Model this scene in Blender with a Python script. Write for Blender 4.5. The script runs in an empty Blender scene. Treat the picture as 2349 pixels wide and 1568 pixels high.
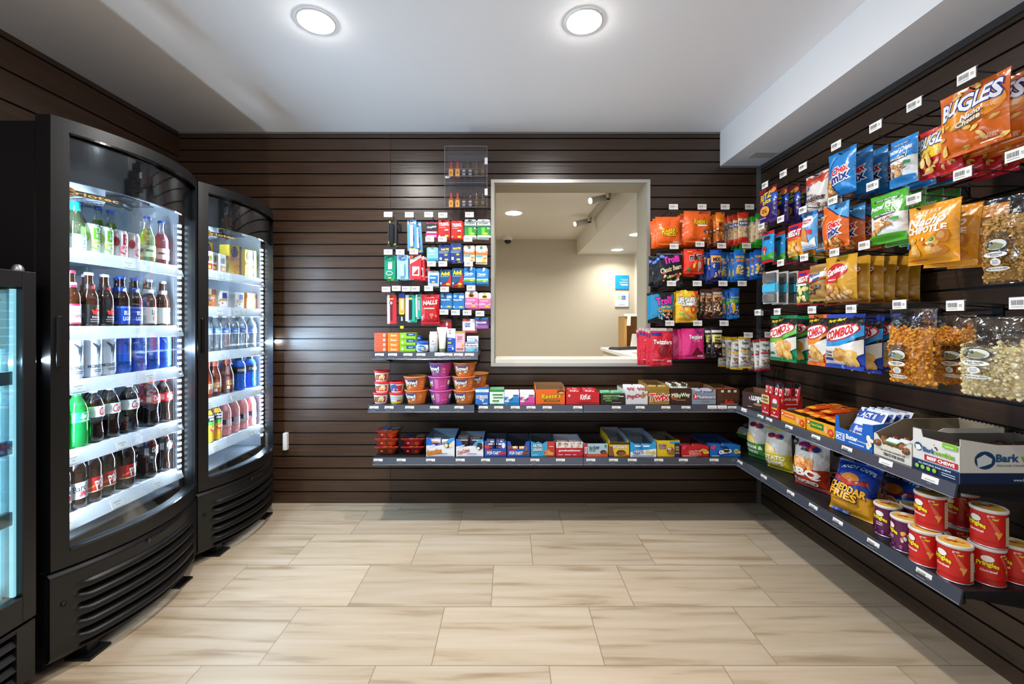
import bpy, math, random
from mathutils import Matrix, Vector
S = bpy.context.scene
C = S.collection
# ---- camera (level, 15 mm, shifted lens) -------------------------------------------------
F, U0, V0, H = 978.0, 1168.0, 740.0, 1.167          # focal length and principal point measured on the 2349x1568 frame; eye height
cd = bpy.data.cameras.new('camera'); cam = bpy.data.objects.new('camera', cd); C.objects.link(cam)
cam.location = (0, 0, H); cam.rotation_euler = (math.pi/2, 0, 0)
cd.sensor_width = 36; cd.lens = F/2349*36; cd.shift_x = (1174.5-U0)/2349; cd.shift_y = -(784-V0)/2349
cd.clip_start = .02; S.camera = cam
# ---- world, exposure, lights ---------------------------------------------------------------
w = bpy.data.worlds.new('world'); S.world = w; w.use_nodes = True
_n, _l = w.node_tree.nodes, w.node_tree.links          # added ambient fill through the open rear: brighter from below to lift the ceiling
_tc, _sp, _mr, _bg = _n.new('ShaderNodeTexCoord'), _n.new('ShaderNodeSeparateXYZ'), _n.new('ShaderNodeMapRange'), _n['Background']
_l.new(_tc.outputs['Generated'], _sp.inputs[0]); _l.new(_sp.outputs[2], _mr.inputs[0]); _l.new(_mr.outputs[0], _bg.inputs[1])
_mr.inputs[1].default_value = -.12; _mr.inputs[2].default_value = .12; _mr.inputs[3].default_value = 1.7; _mr.inputs[4].default_value = .55
_bg.inputs[0].default_value = (.9, .95, 1, 1)
S.view_settings.view_transform = 'Standard'; S.view_settings.look = 'None'
S.view_settings.exposure = .08; S.view_settings.gamma = 1; S.view_settings.use_curve_mapping = False
S.cycles.transparent_max_bounces = 24; S.cycles.max_bounces = 8; S.cycles.diffuse_bounces = 4
S.cycles.sample_clamp_indirect = 6; S.cycles.caustics_reflective = False; S.cycles.caustics_refractive = False
ROOM_LAMPS = [(-.79, 1.745), (.307, 1.745), (-.79, .15), (.307, .15), (-.79, -1.5), (.307, -1.5)]  # front pair is real; the rear pairs are unseen, added to fill the ceiling
ROOM_W, LAMP_COL = 6.0, (1, .985, .965)
def lamp(kind, loc, power, col, size=.1, size_y=None, rot=(0, 0, 0), spread=None, name='lamp_light'):
    l = bpy.data.lights.new(name, kind); l.energy = power; l.color = col
    if kind == 'AREA':
        l.shape = 'RECTANGLE' if size_y else 'DISK'; l.size = size
        if size_y: l.size_y = size_y
        if spread: l.spread = math.radians(spread)
    elif kind == 'SPOT':
        l.shadow_soft_size = size; l.spot_size = math.radians(spread or 60); l.spot_blend = .7
    else: l.shadow_soft_size = size
    o = bpy.data.objects.new(name, l); o.location = loc; o.rotation_euler = rot; C.objects.link(o); return o
for x, y in ROOM_LAMPS: lamp('AREA', (x, y, 2.376), ROOM_W*(1.6 if y > 1 else .8 if y > 0 else .2), LAMP_COL, .06, spread=150)
LED_W, LED_COL = 10.5, (.72, .86, 1)
# fridge lamps are made with the coolers, at the light strips that carry them

random.seed(7)
# ---- projection helpers ------------------------------------------------------------------
def at(u, v, Y): return ((u-U0)*Y/F, Y, H+(V0-v)*Y/F)
def atX(u, v, X): Y = F*X/(u-U0); return (X, Y, H+(V0-v)*Y/F)
# ---- materials ---------------------------------------------------------------------------
def lin(c): return c/12.92 if c <= .04045 else ((c+.055)/1.055)**2.4
def hexc(h): return tuple(lin(int(h[i:i+2], 16)/255) for i in (0, 2, 4))+(1,)
MC = {}
def newmat(name):
    m = bpy.data.materials.new(name); m.use_nodes = True; nt = m.node_tree
    return m, nt, nt.nodes['Principled BSDF']
def mat(h, rough=.45, metal=0, bump=0, key='', coat=0, spec=.5, bs=40, trans=0):
    k = (h, rough, metal, bump, coat, spec, bs, trans)
    if k in MC: return MC[k]
    m, nt, b = newmat('paint_'+h); b.inputs['Base Color'].default_value = hexc(h)
    b.inputs['Roughness'].default_value = rough; b.inputs['Metallic'].default_value = metal
    b.inputs['Specular IOR Level'].default_value = spec
    b.inputs['Coat Weight'].default_value = coat; b.inputs['Coat Roughness'].default_value = .12
    if trans: b.inputs['Transmission Weight'].default_value = trans
    if bump:
        tc = nt.nodes.new('ShaderNodeTexCoord'); n = nt.nodes.new('ShaderNodeTexNoise'); bp = nt.nodes.new('ShaderNodeBump')
        n.inputs['Scale'].default_value = bs; n.inputs['Detail'].default_value = 2; n.inputs['Distortion'].default_value = .6
        bp.inputs['Distance'].default_value = bump; bp.inputs['Strength'].default_value = 1
        nt.links.new(tc.outputs['Object'], n.inputs['Vector']); nt.links.new(n.outputs['Fac'], bp.inputs['Height'])
        nt.links.new(bp.outputs['Normal'], b.inputs['Normal'])
    MC[k] = m; return m
def film(h): return mat(h, .27, 0, .007, spec=.55, bs=20)            # printed plastic film, crinkled
def emis(h, s):
    k = ('e', h, s)
    if k in MC: return MC[k]
    m, nt, b = newmat('glow_'+h); b.inputs['Base Color'].default_value = (0, 0, 0, 1)
    b.inputs['Emission Color'].default_value = hexc(h); b.inputs['Emission Strength'].default_value = s
    MC[k] = m; return m
def clear(h='ffffff', fac=.12, rough=.05, body=0, key='clear', bump=0):
    """thin transparent sheet or tinted liquid: tinted Transparent mixed with gloss (and some body colour)"""
    k = ('c', h, fac, rough, body, bump)
    if k in MC: return MC[k]
    m, nt, b = newmat('clear_'+h); nt.nodes.remove(b); out = nt.nodes['Material Output']
    tr = nt.nodes.new('ShaderNodeBsdfTransparent'); tr.inputs[0].default_value = hexc(h)
    gl = nt.nodes.new('ShaderNodeBsdfGlossy'); gl.inputs['Roughness'].default_value = rough
    gl.inputs[0].default_value = (1, 1, 1, 1)
    lw = nt.nodes.new('ShaderNodeLayerWeight'); lw.inputs[0].default_value = .35
    mr = nt.nodes.new('ShaderNodeMapRange'); mr.inputs[3].default_value = fac*.35; mr.inputs[4].default_value = min(1, fac*4)
    nt.links.new(lw.outputs['Fresnel'], mr.inputs[0])
    src = tr
    if body:
        di = nt.nodes.new('ShaderNodeBsdfTranslucent'); di.inputs[0].default_value = hexc(h)
        d2 = nt.nodes.new('ShaderNodeBsdfDiffuse'); d2.inputs[0].default_value = hexc(h)
        m2 = nt.nodes.new('ShaderNodeMixShader'); nt.links.new(di.outputs[0], m2.inputs[1]); nt.links.new(d2.outputs[0], m2.inputs[2])
        m1 = nt.nodes.new('ShaderNodeMixShader'); m1.inputs[0].default_value = body
        nt.links.new(tr.outputs[0], m1.inputs[1]); nt.links.new(m2.outputs[0], m1.inputs[2]); src = m1
    mx = nt.nodes.new('ShaderNodeMixShader')
    nt.links.new(mr.outputs[0], mx.inputs[0]); nt.links.new(src.outputs[0], mx.inputs[1]); nt.links.new(gl.outputs[0], mx.inputs[2])
    nt.links.new(mx.outputs[0], out.inputs[0])
    if bump:
        tc = nt.nodes.new('ShaderNodeTexCoord'); n = nt.nodes.new('ShaderNodeTexNoise'); bp = nt.nodes.new('ShaderNodeBump')
        n.inputs['Scale'].default_value = 22; n.inputs['Distortion'].default_value = 1.5; bp.inputs['Distance'].default_value = bump
        nt.links.new(tc.outputs['Object'], n.inputs['Vector']); nt.links.new(n.outputs['Fac'], bp.inputs['Height'])
        nt.links.new(bp.outputs['Normal'], gl.inputs['Normal'])
    MC[k] = m; return m
# ---- lettering ----------------------------------------------------------------------------
TC = {}
def glyphs(s, off=0.0, shear=0.0):
    """triangles of a string in its own unit box (box measured without the outline)"""
    k = (s, off, shear)
    if k in TC: return TC[k]
    def raw(o):
        cu = bpy.data.curves.new('t', 'FONT'); cu.body = s; cu.resolution_u = 2; cu.offset = o; cu.shear = shear; cu.fill_mode = 'FRONT'
        ob = bpy.data.objects.new('t', cu); me = ob.to_mesh(); me.calc_loop_triangles()
        v = [(p.co.x, p.co.y) for p in me.vertices]; t = [tuple(x.vertices) for x in me.loop_triangles]
        ob.to_mesh_clear(); bpy.data.objects.remove(ob); bpy.data.curves.remove(cu); return v, t
    v0, t0 = raw(.012)
    if not v0: TC[k] = ([], []); return TC[k]
    x0 = min(p[0] for p in v0); x1 = max(p[0] for p in v0); y0 = min(p[1] for p in v0); y1 = max(p[1] for p in v0)
    v, t = raw(.012+off) if off else (v0, t0)
    TC[k] = ([((x-x0)/(x1-x0)-.5, (y-y0)/(y1-y0)-.5) for x, y in v], t); return TC[k]
# ---- mesh builder -------------------------------------------------------------------------
class MB:
    def __init__(s): s.v = []; s.f = []; s.m = []; s.sm = []; s.mats = []
    def mi(s, m):
        if isinstance(m, str): m = mat(m)
        if m not in s.mats: s.mats.append(m)
        return s.mats.index(m)
    def add(s, vs, fs, m, smooth=False):
        b = len(s.v); i = s.mi(m); s.v += [tuple(p) for p in vs]
        for f in fs: s.f.append(tuple(b+k for k in f)); s.m.append(i); s.sm.append(smooth)
    def box(s, x0, x1, y0, y1, z0, z1, m):
        s.add([(x, y, z) for z in (z0, z1) for y in (y0, y1) for x in (x0, x1)],
              [(0, 2, 3, 1), (4, 5, 7, 6), (0, 1, 5, 4), (2, 6, 7, 3), (0, 4, 6, 2), (1, 3, 7, 5)], m)
    def bbox(s, x0, x1, y0, y1, z0, z1, m, b=.003):
        """box with chamfered edges"""
        vs = []
        for z, e in ((z0, b), (z0+b, 0), (z1-b, 0), (z1, b)):
            xa, xb, ya, yb = x0+e, x1-e, y0+e, y1-e
            k = 0 if e else b
            vs += [(xa+k, ya, z), (xb-k, ya, z), (xb, ya+k, z), (xb, yb-k, z), (xb-k, yb, z), (xa+k, yb, z), (xa, yb-k, z), (xa, ya+k, z)]
        fs = [tuple(range(7, -1, -1)), tuple(range(24, 32))]
        for r in range(3):
            for i in range(8): fs.append((r*8+i, r*8+(i+1) % 8, r*8+8+(i+1) % 8, r*8+8+i))
        s.add(vs, fs, m)
    def lathe(s, prof, n, m, c=(0, 0, 0), smooth=True, cap=True):
        vs = []; fs = []
        for r, z in prof:
            for i in range(n): a = 2*math.pi*i/n; vs.append((c[0]+r*math.cos(a), c[1]+r*math.sin(a), c[2]+z))
        for j in range(len(prof)-1):
            for i in range(n): fs.append((j*n+i, j*n+(i+1) % n, (j+1)*n+(i+1) % n, (j+1)*n+i))
        s.add(vs, fs, m, smooth)
        if cap:
            if prof[0][0] > 0: s.add(vs[:n], [tuple(range(n-1, -1, -1))], m)
            if prof[-1][0] > 0: s.add(vs[-n:], [tuple(range(n))], m)
    def tube(s, pts, r, m, n=6):
        vs = []; fs = []
        for k, p in enumerate(pts):
            p = Vector(p); a = Vector(pts[max(k-1, 0)]); b = Vector(pts[min(k+1, len(pts)-1)]); d = (b-a).normalized()
            u = d.orthogonal().normalized(); w_ = d.cross(u)
            if k and abs(u.dot(pu)) < .99: u = (pu-d*pu.dot(d)).normalized(); w_ = d.cross(u)
            pu = u
            for i in range(n):
                t = 2*math.pi*i/n; vs.append(p+(u*math.cos(t)+w_*math.sin(t))*r)
        for k in range(len(pts)-1):
            for i in range(n): fs.append((k*n+i, k*n+(i+1) % n, (k+1)*n+(i+1) % n, (k+1)*n+i))
        fs += [tuple(range(n-1, -1, -1)), tuple(range((len(pts)-1)*n, len(pts)*n))]
        s.add(vs, fs, m, True)
    def grid(s, nx, nz, fn, m, smooth=True, flip=False):
        vs = [fn(i/nx, j/nz) for j in range(nz+1) for i in range(nx+1)]; fs = []
        for j in range(nz):
            for i in range(nx):
                a = j*(nx+1)+i; q = (a, a+1, a+nx+2, a+nx+1); fs.append(q[::-1] if flip else q)
        s.add(vs, fs, m, smooth)
    def prism(s, poly, axis, a0, a1, m):
        """2D outline extruded along an axis ('x': poly is (y,z), 'y': (x,z), 'z': (x,y))"""
        def P(p, a): return {'x': (a, p[0], p[1]), 'y': (p[0], a, p[1]), 'z': (p[0], p[1], a)}[axis]
        n = len(poly); vs = [P(p, a0) for p in poly]+[P(p, a1) for p in poly]
        fs = [tuple(range(n-1, -1, -1)), tuple(range(n, 2*n))]+[(i, (i+1) % n, n+(i+1) % n, n+i) for i in range(n)]
        s.add(vs, fs, m)
    # printed artwork laid on a surface: surf(x, z, off) -> point
    def art(s, surf, W, Hh, items, fm=mat, base=.0005, step=.0003, z0=0.0, seg=.012, seed=1):
        rnd = random.Random(seed); off = base
        X = lambda x: x*W/2
        Z = lambda z: z0+z*Hh
        for it in items:
            k = it[0]; off += step
            if k == 'r':
                _, a, b, c, d, col = it[:6]
                nx = max(1, int(abs(X(c)-X(a))/seg)); nz = max(1, int(abs(Z(d)-Z(b))/seg))
                s.grid(nx, nz, lambda i, j: surf(X(a+(c-a)*i), Z(b+(d-b)*j), off), fm(col))
            elif k in ('e', 'p'):
                if k == 'e':
                    _, cx, cz, rx, rz, col = it[:6]; rot = math.radians(it[6]) if len(it) > 6 else 0
                    n = max(16, min(60, int(4*(abs(X(rx))+rz*Hh)/seg))); pts = []
                    for i in range(n):
                        t = 2*math.pi*i/n; px, pz = X(rx)*math.cos(t), rz*Hh*math.sin(t)
                        pts.append((X(cx)+px*math.cos(rot)-pz*math.sin(rot), Z(cz)+px*math.sin(rot)+pz*math.cos(rot)))
                    ctr = (X(cx), Z(cz))
                else:
                    _, pl, col = it[:3]; pts = [(X(a), Z(b)) for a, b in pl]
                    q = []
                    for i, p in enumerate(pts):
                        p2 = pts[(i+1) % len(pts)]; nn = max(1, int(math.dist(p, p2)/seg))
                        q += [(p[0]+(p2[0]-p[0])*t/nn, p[1]+(p2[1]-p[1])*t/nn) for t in range(nn)]
                    pts = q; ctr = (sum(p[0] for p in pts)/len(pts), sum(p[1] for p in pts)/len(pts)); n = len(pts)
                rm = max(math.dist(p, ctr) for p in pts); R = max(1, int(rm/seg+.5))
                vs = [surf(ctr[0], ctr[1], off)]; fs = []
                for r in range(1, R+1):
                    vs += [surf(ctr[0]+(p[0]-ctr[0])*r/R, ctr[1]+(p[1]-ctr[1])*r/R, off) for p in pts]
                for i in range(n): fs.append((0, 1+i, 1+(i+1) % n))
                for r in range(R-1):
                    for i in range(n): a = 1+r*n+i; b = 1+r*n+(i+1) % n; fs.append((a, a+n, b+n, b))
                s.add(vs, fs, fm(col), True)
            elif k == 't':
                _, txt, cx, cz, tw, th, col = it[:7]; o = it[7] if len(it) > 7 else {}
                rot = math.radians(o.get('r', 0)); arc = o.get('a', 0)
                def lay(offs, colr, of2, dx=0, dz=0):
                    V, T = glyphs(txt, round(offs, 4), o.get('s', 0)); vs = []
                    for a, b in V:
                        px, pz = a*X(tw), b*th*Hh
                        if arc: pz += arc*th*Hh*(1-4*a*a)
                        px, pz = px*math.cos(rot)-pz*math.sin(rot), px*math.sin(rot)+pz*math.cos(rot)
                        vs.append((X(cx)+px+dx, Z(cz)+pz+dz))
                    tris = list(T); out = []
                    vs = list(vs)
                    while tris:
                        t = tris.pop(); L = [math.dist(vs[t[i]], vs[t[(i+1) % 3]]) for i in range(3)]; mxl = max(L)
                        if mxl > seg and len(vs) < 6000:
                            i = L.index(mxl); a, b, c = t[i], t[(i+1) % 3], t[(i+2) % 3]
                            vs.append(((vs[a][0]+vs[b][0])/2, (vs[a][1]+vs[b][1])/2)); q = len(vs)-1
                            tris += [(a, q, c), (q, b, c)]
                        else: out.append(t)
                    s.add([surf(a, b, of2) for a, b in vs], out, fm(colr), False)
                if 'o' in o: lay(o.get('ow', .05)*.75+o.get('b', .02)*.4, o['o'], off); off += step*2.5
                lay(o.get('b', .02)*.4, col, off)
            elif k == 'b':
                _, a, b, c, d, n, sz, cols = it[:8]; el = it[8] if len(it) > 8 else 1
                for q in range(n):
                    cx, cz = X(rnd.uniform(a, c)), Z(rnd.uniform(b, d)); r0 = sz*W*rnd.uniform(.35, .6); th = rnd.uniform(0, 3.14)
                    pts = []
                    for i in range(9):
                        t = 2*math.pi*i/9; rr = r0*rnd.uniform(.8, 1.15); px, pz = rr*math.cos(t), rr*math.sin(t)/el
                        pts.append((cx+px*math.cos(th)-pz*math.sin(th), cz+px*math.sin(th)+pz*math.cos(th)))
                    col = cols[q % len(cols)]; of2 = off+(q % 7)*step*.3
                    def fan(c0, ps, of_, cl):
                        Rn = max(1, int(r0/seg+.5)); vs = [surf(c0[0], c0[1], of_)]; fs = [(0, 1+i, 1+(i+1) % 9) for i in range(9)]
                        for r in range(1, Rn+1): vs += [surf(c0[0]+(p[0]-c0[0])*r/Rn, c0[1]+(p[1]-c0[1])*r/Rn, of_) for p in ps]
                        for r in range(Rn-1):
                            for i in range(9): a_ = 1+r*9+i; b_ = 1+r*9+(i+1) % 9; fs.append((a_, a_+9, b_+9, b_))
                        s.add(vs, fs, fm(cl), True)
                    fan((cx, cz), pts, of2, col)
                    if r0 > .0035 and len(col) == 6:  # smaller lighter patch: highlight painted into each printed blob
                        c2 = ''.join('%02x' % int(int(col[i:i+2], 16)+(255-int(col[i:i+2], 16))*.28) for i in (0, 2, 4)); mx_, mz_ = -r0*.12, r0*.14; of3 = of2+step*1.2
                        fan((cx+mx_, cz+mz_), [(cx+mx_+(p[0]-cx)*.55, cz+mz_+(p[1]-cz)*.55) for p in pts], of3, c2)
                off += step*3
    def mesh(s, name='m'):
        me = bpy.data.meshes.new(name); me.from_pydata(s.v, [], s.f)
        for m in s.mats: me.materials.append(m)
        me.polygons.foreach_set('material_index', s.m); me.polygons.foreach_set('use_smooth', s.sm); me.update(); return me
# ---- objects --------------------------------------------------------------------------------
LABELS = {}
def link(name, me, parent=None, loc=None, rot=None):
    if isinstance(me, MB): me = me.mesh(name)
    o = bpy.data.objects.new(name, me); C.objects.link(o)
    if parent: o.parent = parent
    if loc: o.location = loc
    if rot: o.rotation_euler = rot
    return o
def tag(o, label, cat, group=None):
    n = len(label.split())
    if n < 4 or n > 16: print('LABEL LENGTH', n, label)
    if label in LABELS: print('DUPLICATE LABEL', label)
    LABELS[label] = o
    o['label'] = label; o['category'] = cat
    if group: o['group'] = group
    return o
def struct(name, me, parent=None):
    o = link(name, me, parent)
    if not parent: o['kind'] = 'structure'
    return o
class Kind:
    """one kind of thing; parts = [(name, mesh, loc, [subparts])], placed as often as wanted with shared meshes"""
    def __init__(s, name, cat, parts, root=None): s.name, s.cat, s.parts, s.root = name, cat, parts, root
    def place(s, loc, label, group=None, rz=0, rx=0, ry=0, sc=1):
        o = bpy.data.objects.new(s.name, s.root); C.objects.link(o)
        o.location = loc; o.rotation_euler = (rx, ry, rz)
        if sc != 1: o.scale = (sc,)*3
        tag(o, label, s.cat, group)
        def kids(ps, par):
            for p in ps:
                c = link(p[0], p[1], par, p[2] if len(p) > 2 else None)
                if len(p) > 3: kids(p[3], c)
        kids(s.parts, o); return o
ORD = ['first', 'second', 'third', 'fourth', 'fifth', 'sixth', 'seventh', 'eighth', 'ninth', 'tenth']
# ================= the room =================
XL, XR, YB, YR, ZC = -2.135, 1.627, 2.76, -2.2, 2.4
XS, ZS = 1.365, 2.18                         # soffit face and underside
def wood(name, c1, c2, axis, rough=.3):
    m, nt, b = newmat(name); N = nt.nodes; L = nt.links
    tc = N.new('ShaderNodeTexCoord'); mp = N.new('ShaderNodeMapping')
    mp.inputs['Scale'].default_value = (1.2, 1.2, 26)
    n = N.new('ShaderNodeTexNoise'); n.inputs['Scale'].default_value = 3; n.inputs['Detail'].default_value = 5; n.inputs['Distortion'].default_value = .4
    n2 = N.new('ShaderNodeTexNoise'); n2.inputs['Scale'].default_value = 1.1
    r = N.new('ShaderNodeValToRGB'); r.color_ramp.elements[0].position = .3; r.color_ramp.elements[1].position = .72
    r.color_ramp.elements[0].color = hexc(c1); r.color_ramp.elements[1].color = hexc(c2)
    ad = N.new('ShaderNodeMath'); ad.operation = 'MULTIPLY_ADD'; ad.inputs[1].default_value = .6
    ad2 = N.new('ShaderNodeMath'); ad2.operation = 'MULTIPLY'; ad2.inputs[1].default_value = .4
    L.new(tc.outputs['Object'], mp.inputs[0]); L.new(mp.outputs[0], n.inputs['Vector']); L.new(tc.outputs['Object'], n2.inputs['Vector'])
    L.new(n2.outputs['Fac'], ad2.inputs[0]); L.new(n.outputs['Fac'], ad.inputs[0]); L.new(ad2.outputs[0], ad.inputs[2])
    L.new(ad.outputs[0], r.inputs[0]); L.new(r.outputs[0], b.inputs['Base Color'])
    b.inputs['Roughness'].default_value = rough; b.inputs['Specular IOR Level'].default_value = .5
    bp = N.new('ShaderNodeBump'); bp.inputs['Distance'].default_value = .0006; L.new(n.outputs['Fac'], bp.inputs['Height']); L.new(bp.outputs[0], b.inputs['Normal'])
    return m
WOOD = wood('dark_wood', '30231a', '4a3627', 'x'); WOODL = wood('dark_wood_reddish', '35261c', '523b2b', 'x')
BLACK = mat('0a0a0c', .6)
def slats(mb, axis, c, a0, a1, z0, z1, g0, pitch, m, hole=None, t=.02, gap=.009):
    """grooved slat panels; axis 'x' = wall runs along x at y=c, face towards -y; 'y' = wall along y at x=c, face side = sign of t"""
    zs = []; k = math.floor((z0-g0)/pitch)
    edges = [z0]
    z = g0+k*pitch
    while z < z1:
        if z > z0+.01: edges += [z-gap/2, z+gap/2]
        z += pitch
    edges.append(z1)
    def plank(p, q, e, f):
        if q-p < .002 or f-e < .002: return
        if axis == 'x': mb.box(p, q, c, c+abs(t), e, f, m)
        else: mb.box(min(c, c+t), max(c, c+t), p, q, e, f, m)
    for i in range(0, len(edges)-1, 2):
        e, f = edges[i], edges[i+1]
        if hole and f > hole[2] and e < hole[3]:
            plank(a0, hole[0], e, f); plank(hole[1], a1, e, f)
            if e < hole[2]: plank(hole[0], hole[1], e, hole[2])
            if f > hole[3]: plank(hole[0], hole[1], hole[3], f)
        else: plank(a0, a1, e, f)
HX0, HX1, HZ0, HZ1 = -.112, .904, .892, 2.085        # opening through the back wall
mb = MB(); G0 = 2.2835
slats(mb, 'x', YB, XL-.06, -.769, 0, ZC, G0, .0762, WOODL)
slats(mb, 'x', YB, -.767, XR+.06, 0, ZC, G0, .0762, WOOD, (HX0, HX1, HZ0, HZ1))
yb = YB+.02
for x0, x1, z0, z1 in ((XL-.06, HX0, 0, ZC), (HX1, XR+.06, 0, ZC), (HX0, HX1, 0, HZ0), (HX0, HX1, HZ1, ZC)): mb.box(x0, x1, yb, yb+.16, z0, z1, BLACK)
struct('wall_back', mb)
mb = MB(); slats(mb, 'y', XL, YR, YB, 0, ZC, 2.37, .131, WOODL, t=-.02); mb.box(XL-.06, XL-.02, YR, YB, 0, ZC, BLACK); struct('wall_left', mb)
mb = MB(); slats(mb, 'y', XR, YR, YB, 0, ZS, G0, .0766, WOOD, t=.02); mb.box(XR+.02, XR+.06, YR, YB, 0, ZC, BLACK); struct('wall_right', mb)
PAINT = mat('fafafb', .85); mb = MB(); mb.box(XL-.06, XS, YR, YB, ZC, ZC+.05, PAINT); struct('ceiling', mb)
mb = MB(); mb.box(XS, XR+.06, YR, YB, ZS, ZC+.05, PAINT); struct('ceiling_soffit', mb)
mb = MB(); mb.box(XR-.027, XR-.002, YB-.012, YB-.001, 0, ZS-.004, mat('77787b', .45, .5)); struct('trim_1', mb)
mb = MB(); mb.box(XL+.001, XS-.001, YB-.006, YB-.0005, ZC-.012, ZC-.0005, mat('6a6866', .6)); mb.box(XS+.001, XR-.001, YB-.006, YB-.0005, ZS-.012, ZS-.0005, mat('6a6866', .6)); struct('trim_2', mb)
mb = MB(); mb.box(XR-.006, XR-.0005, YR, YB-.013, ZS-.028, ZS-.0005, mat('3c3a39', .6)); struct('trim_3', mb)
# tiled floor
m, nt, b = newmat('floor_tile'); N = nt.nodes; L = nt.links
def mth(op, a, b_=None, c=None):
    n = N.new('ShaderNodeMath'); n.operation = op
    for i, x in enumerate((a, b_, c)):
        if x is None: continue
        if isinstance(x, (int, float)): n.inputs[i].default_value = x
        else: L.new(x, n.inputs[i])
    return n.outputs[0]
geo = N.new('ShaderNodeNewGeometry'); sp = N.new('ShaderNodeSeparateXYZ'); L.new(geo.outputs['Position'], sp.inputs[0])
RY, RX = .3008, .591
ry = mth('DIVIDE', mth('SUBTRACT', sp.outputs[1], 1.4526), RY); row = mth('FLOOR', ry)
xs = mth('DIVIDE', mth('SUBTRACT', mth('ADD', sp.outputs[0], .265), mth('MULTIPLY', row, .19)), RX); col_ = mth('FLOOR', xs)
fy = mth('FRACT', ry); fx = mth('FRACT', xs)
ey = mth('MULTIPLY', mth('MINIMUM', fy, mth('SUBTRACT', 1, fy)), RY); ex = mth('MULTIPLY', mth('MINIMUM', fx, mth('SUBTRACT', 1, fx)), RX)
gr = mth('LESS_THAN', mth('MINIMUM', ex, ey), .0016)
cb = N.new('ShaderNodeCombineXYZ'); L.new(row, cb.inputs[0]); L.new(col_, cb.inputs[1])
wn = N.new('ShaderNodeTexWhiteNoise'); L.new(cb.outputs[0], wn.inputs['Vector'])
vm = N.new('ShaderNodeVectorMath'); vm.operation = 'MULTIPLY_ADD'; L.new(geo.outputs['Position'], vm.inputs[0]); vm.inputs[1].default_value = (1.1, 14, 1); 
v2 = N.new('ShaderNodeVectorMath'); v2.operation = 'SCALE'; L.new(wn.outputs['Color'], v2.inputs[0]); v2.inputs['Scale'].default_value = 40; L.new(v2.outputs[0], vm.inputs[2])
ns = N.new('ShaderNodeTexNoise'); ns.inputs['Scale'].default_value = 1.5; ns.inputs['Detail'].default_value = 6; ns.inputs['Distortion'].default_value = .5; L.new(vm.outputs[0], ns.inputs['Vector'])
cr = N.new('ShaderNodeValToRGB'); e = cr.color_ramp.elements; e[0].position = .28; e[0].color = hexc('9a8469'); e[1].position = .75; e[1].color = hexc('c9b9a4')
q = e.new(.45); q.color = hexc('bba88e')
L.new(ns.outputs['Fac'], cr.inputs[0])
tn = N.new('ShaderNodeMix'); tn.data_type = 'RGBA'; tn.blend_type = 'MULTIPLY'; tn.inputs[0].default_value = 1
br = mth('MULTIPLY_ADD', wn.outputs['Value'], .14, .9); cc = N.new('ShaderNodeCombineColor'); L.new(br, cc.inputs[0]); L.new(br, cc.inputs[1]); L.new(br, cc.inputs[2])
L.new(cr.outputs[0], tn.inputs[6]); L.new(cc.outputs[0], tn.inputs[7])
gm = N.new('ShaderNodeMix'); gm.data_type = 'RGBA'; L.new(gr, gm.inputs[0]); L.new(tn.outputs[2], gm.inputs[6]); gm.inputs[7].default_value = hexc('8f7d67')
L.new(gm.outputs[2], b.inputs['Base Color']); b.inputs['Roughness'].default_value = .42; b.inputs['Specular IOR Level'].default_value = .35
bp = N.new('ShaderNodeBump'); bp.inputs['Distance'].default_value = .001; L.new(mth('SUBTRACT', 1, gr), bp.inputs['Height']); L.new(bp.outputs[0], b.inputs['Normal'])
mb = MB(); mb.box(XL-.06, XR+.06, YR, YB+.02, -.05, 0, m); struct('floor', mb)
# downlights
def downlight(x, y, z, label, r=.068, st=250):
    rt = bpy.data.objects.new('recessed_downlight', None); C.objects.link(rt); rt.location = (x, y, z); tag(rt, label, 'ceiling light', 'recessed ceiling lights')
    a = MB(); a.lathe([(r+.003, -.0005), (r+.009, -.0005), (r+.009, -.003), (r+.003, -.005)], 32, mat('eeeeec', .5), cap=False); link('trim_ring', a, rt)
    if z == ZC and y < 1: st = 60
    a = MB(); a.lathe([(.0001, -.015), (r*.4, -.0138), (r*.75, -.010), (r+.002, -.004)], 32, emis('fffaf4', st), cap=False); link('lens', a, rt)
downlight(*ROOM_LAMPS[0], ZC, 'round recessed ceiling light above the coolers side of the shop floor')
downlight(*ROOM_LAMPS[1], ZC, 'round recessed ceiling light in front of the pass-through opening')
downlight(*ROOM_LAMPS[2], ZC, 'added out-of-view ceiling light overhead beside the low cooler')  # from here on, unseen fixtures added to brighten ceiling and floor
downlight(*ROOM_LAMPS[3], ZC, 'added out-of-view ceiling light directly overhead in the shop centre')
downlight(*ROOM_LAMPS[4], ZC, 'added unseen ceiling light behind the viewer on the cooler side')
downlight(*ROOM_LAMPS[5], ZC, 'added unseen ceiling light behind the viewer in the shop centre')
# small plate in the soffit
mb = MB(); mb.box(1.46, 1.60, 2.53, 2.61, ZS-.004, ZS-.0005, mat('c9c8c5', .7)); tag(link('vent_plate', mb), 'small flat white plate on the underside of the ceiling soffit', 'vent')
# outlet box on the back wall beside the coolers
mb = MB(); mb.bbox(-1.452, -1.425, YB-.03, YB-.0005, .35, .46, mat('e6e3dc', .4)); tag(link('wall_outlet', mb), 'white wall outlet box on the slat wall beside the tall coolers', 'outlet')
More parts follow.
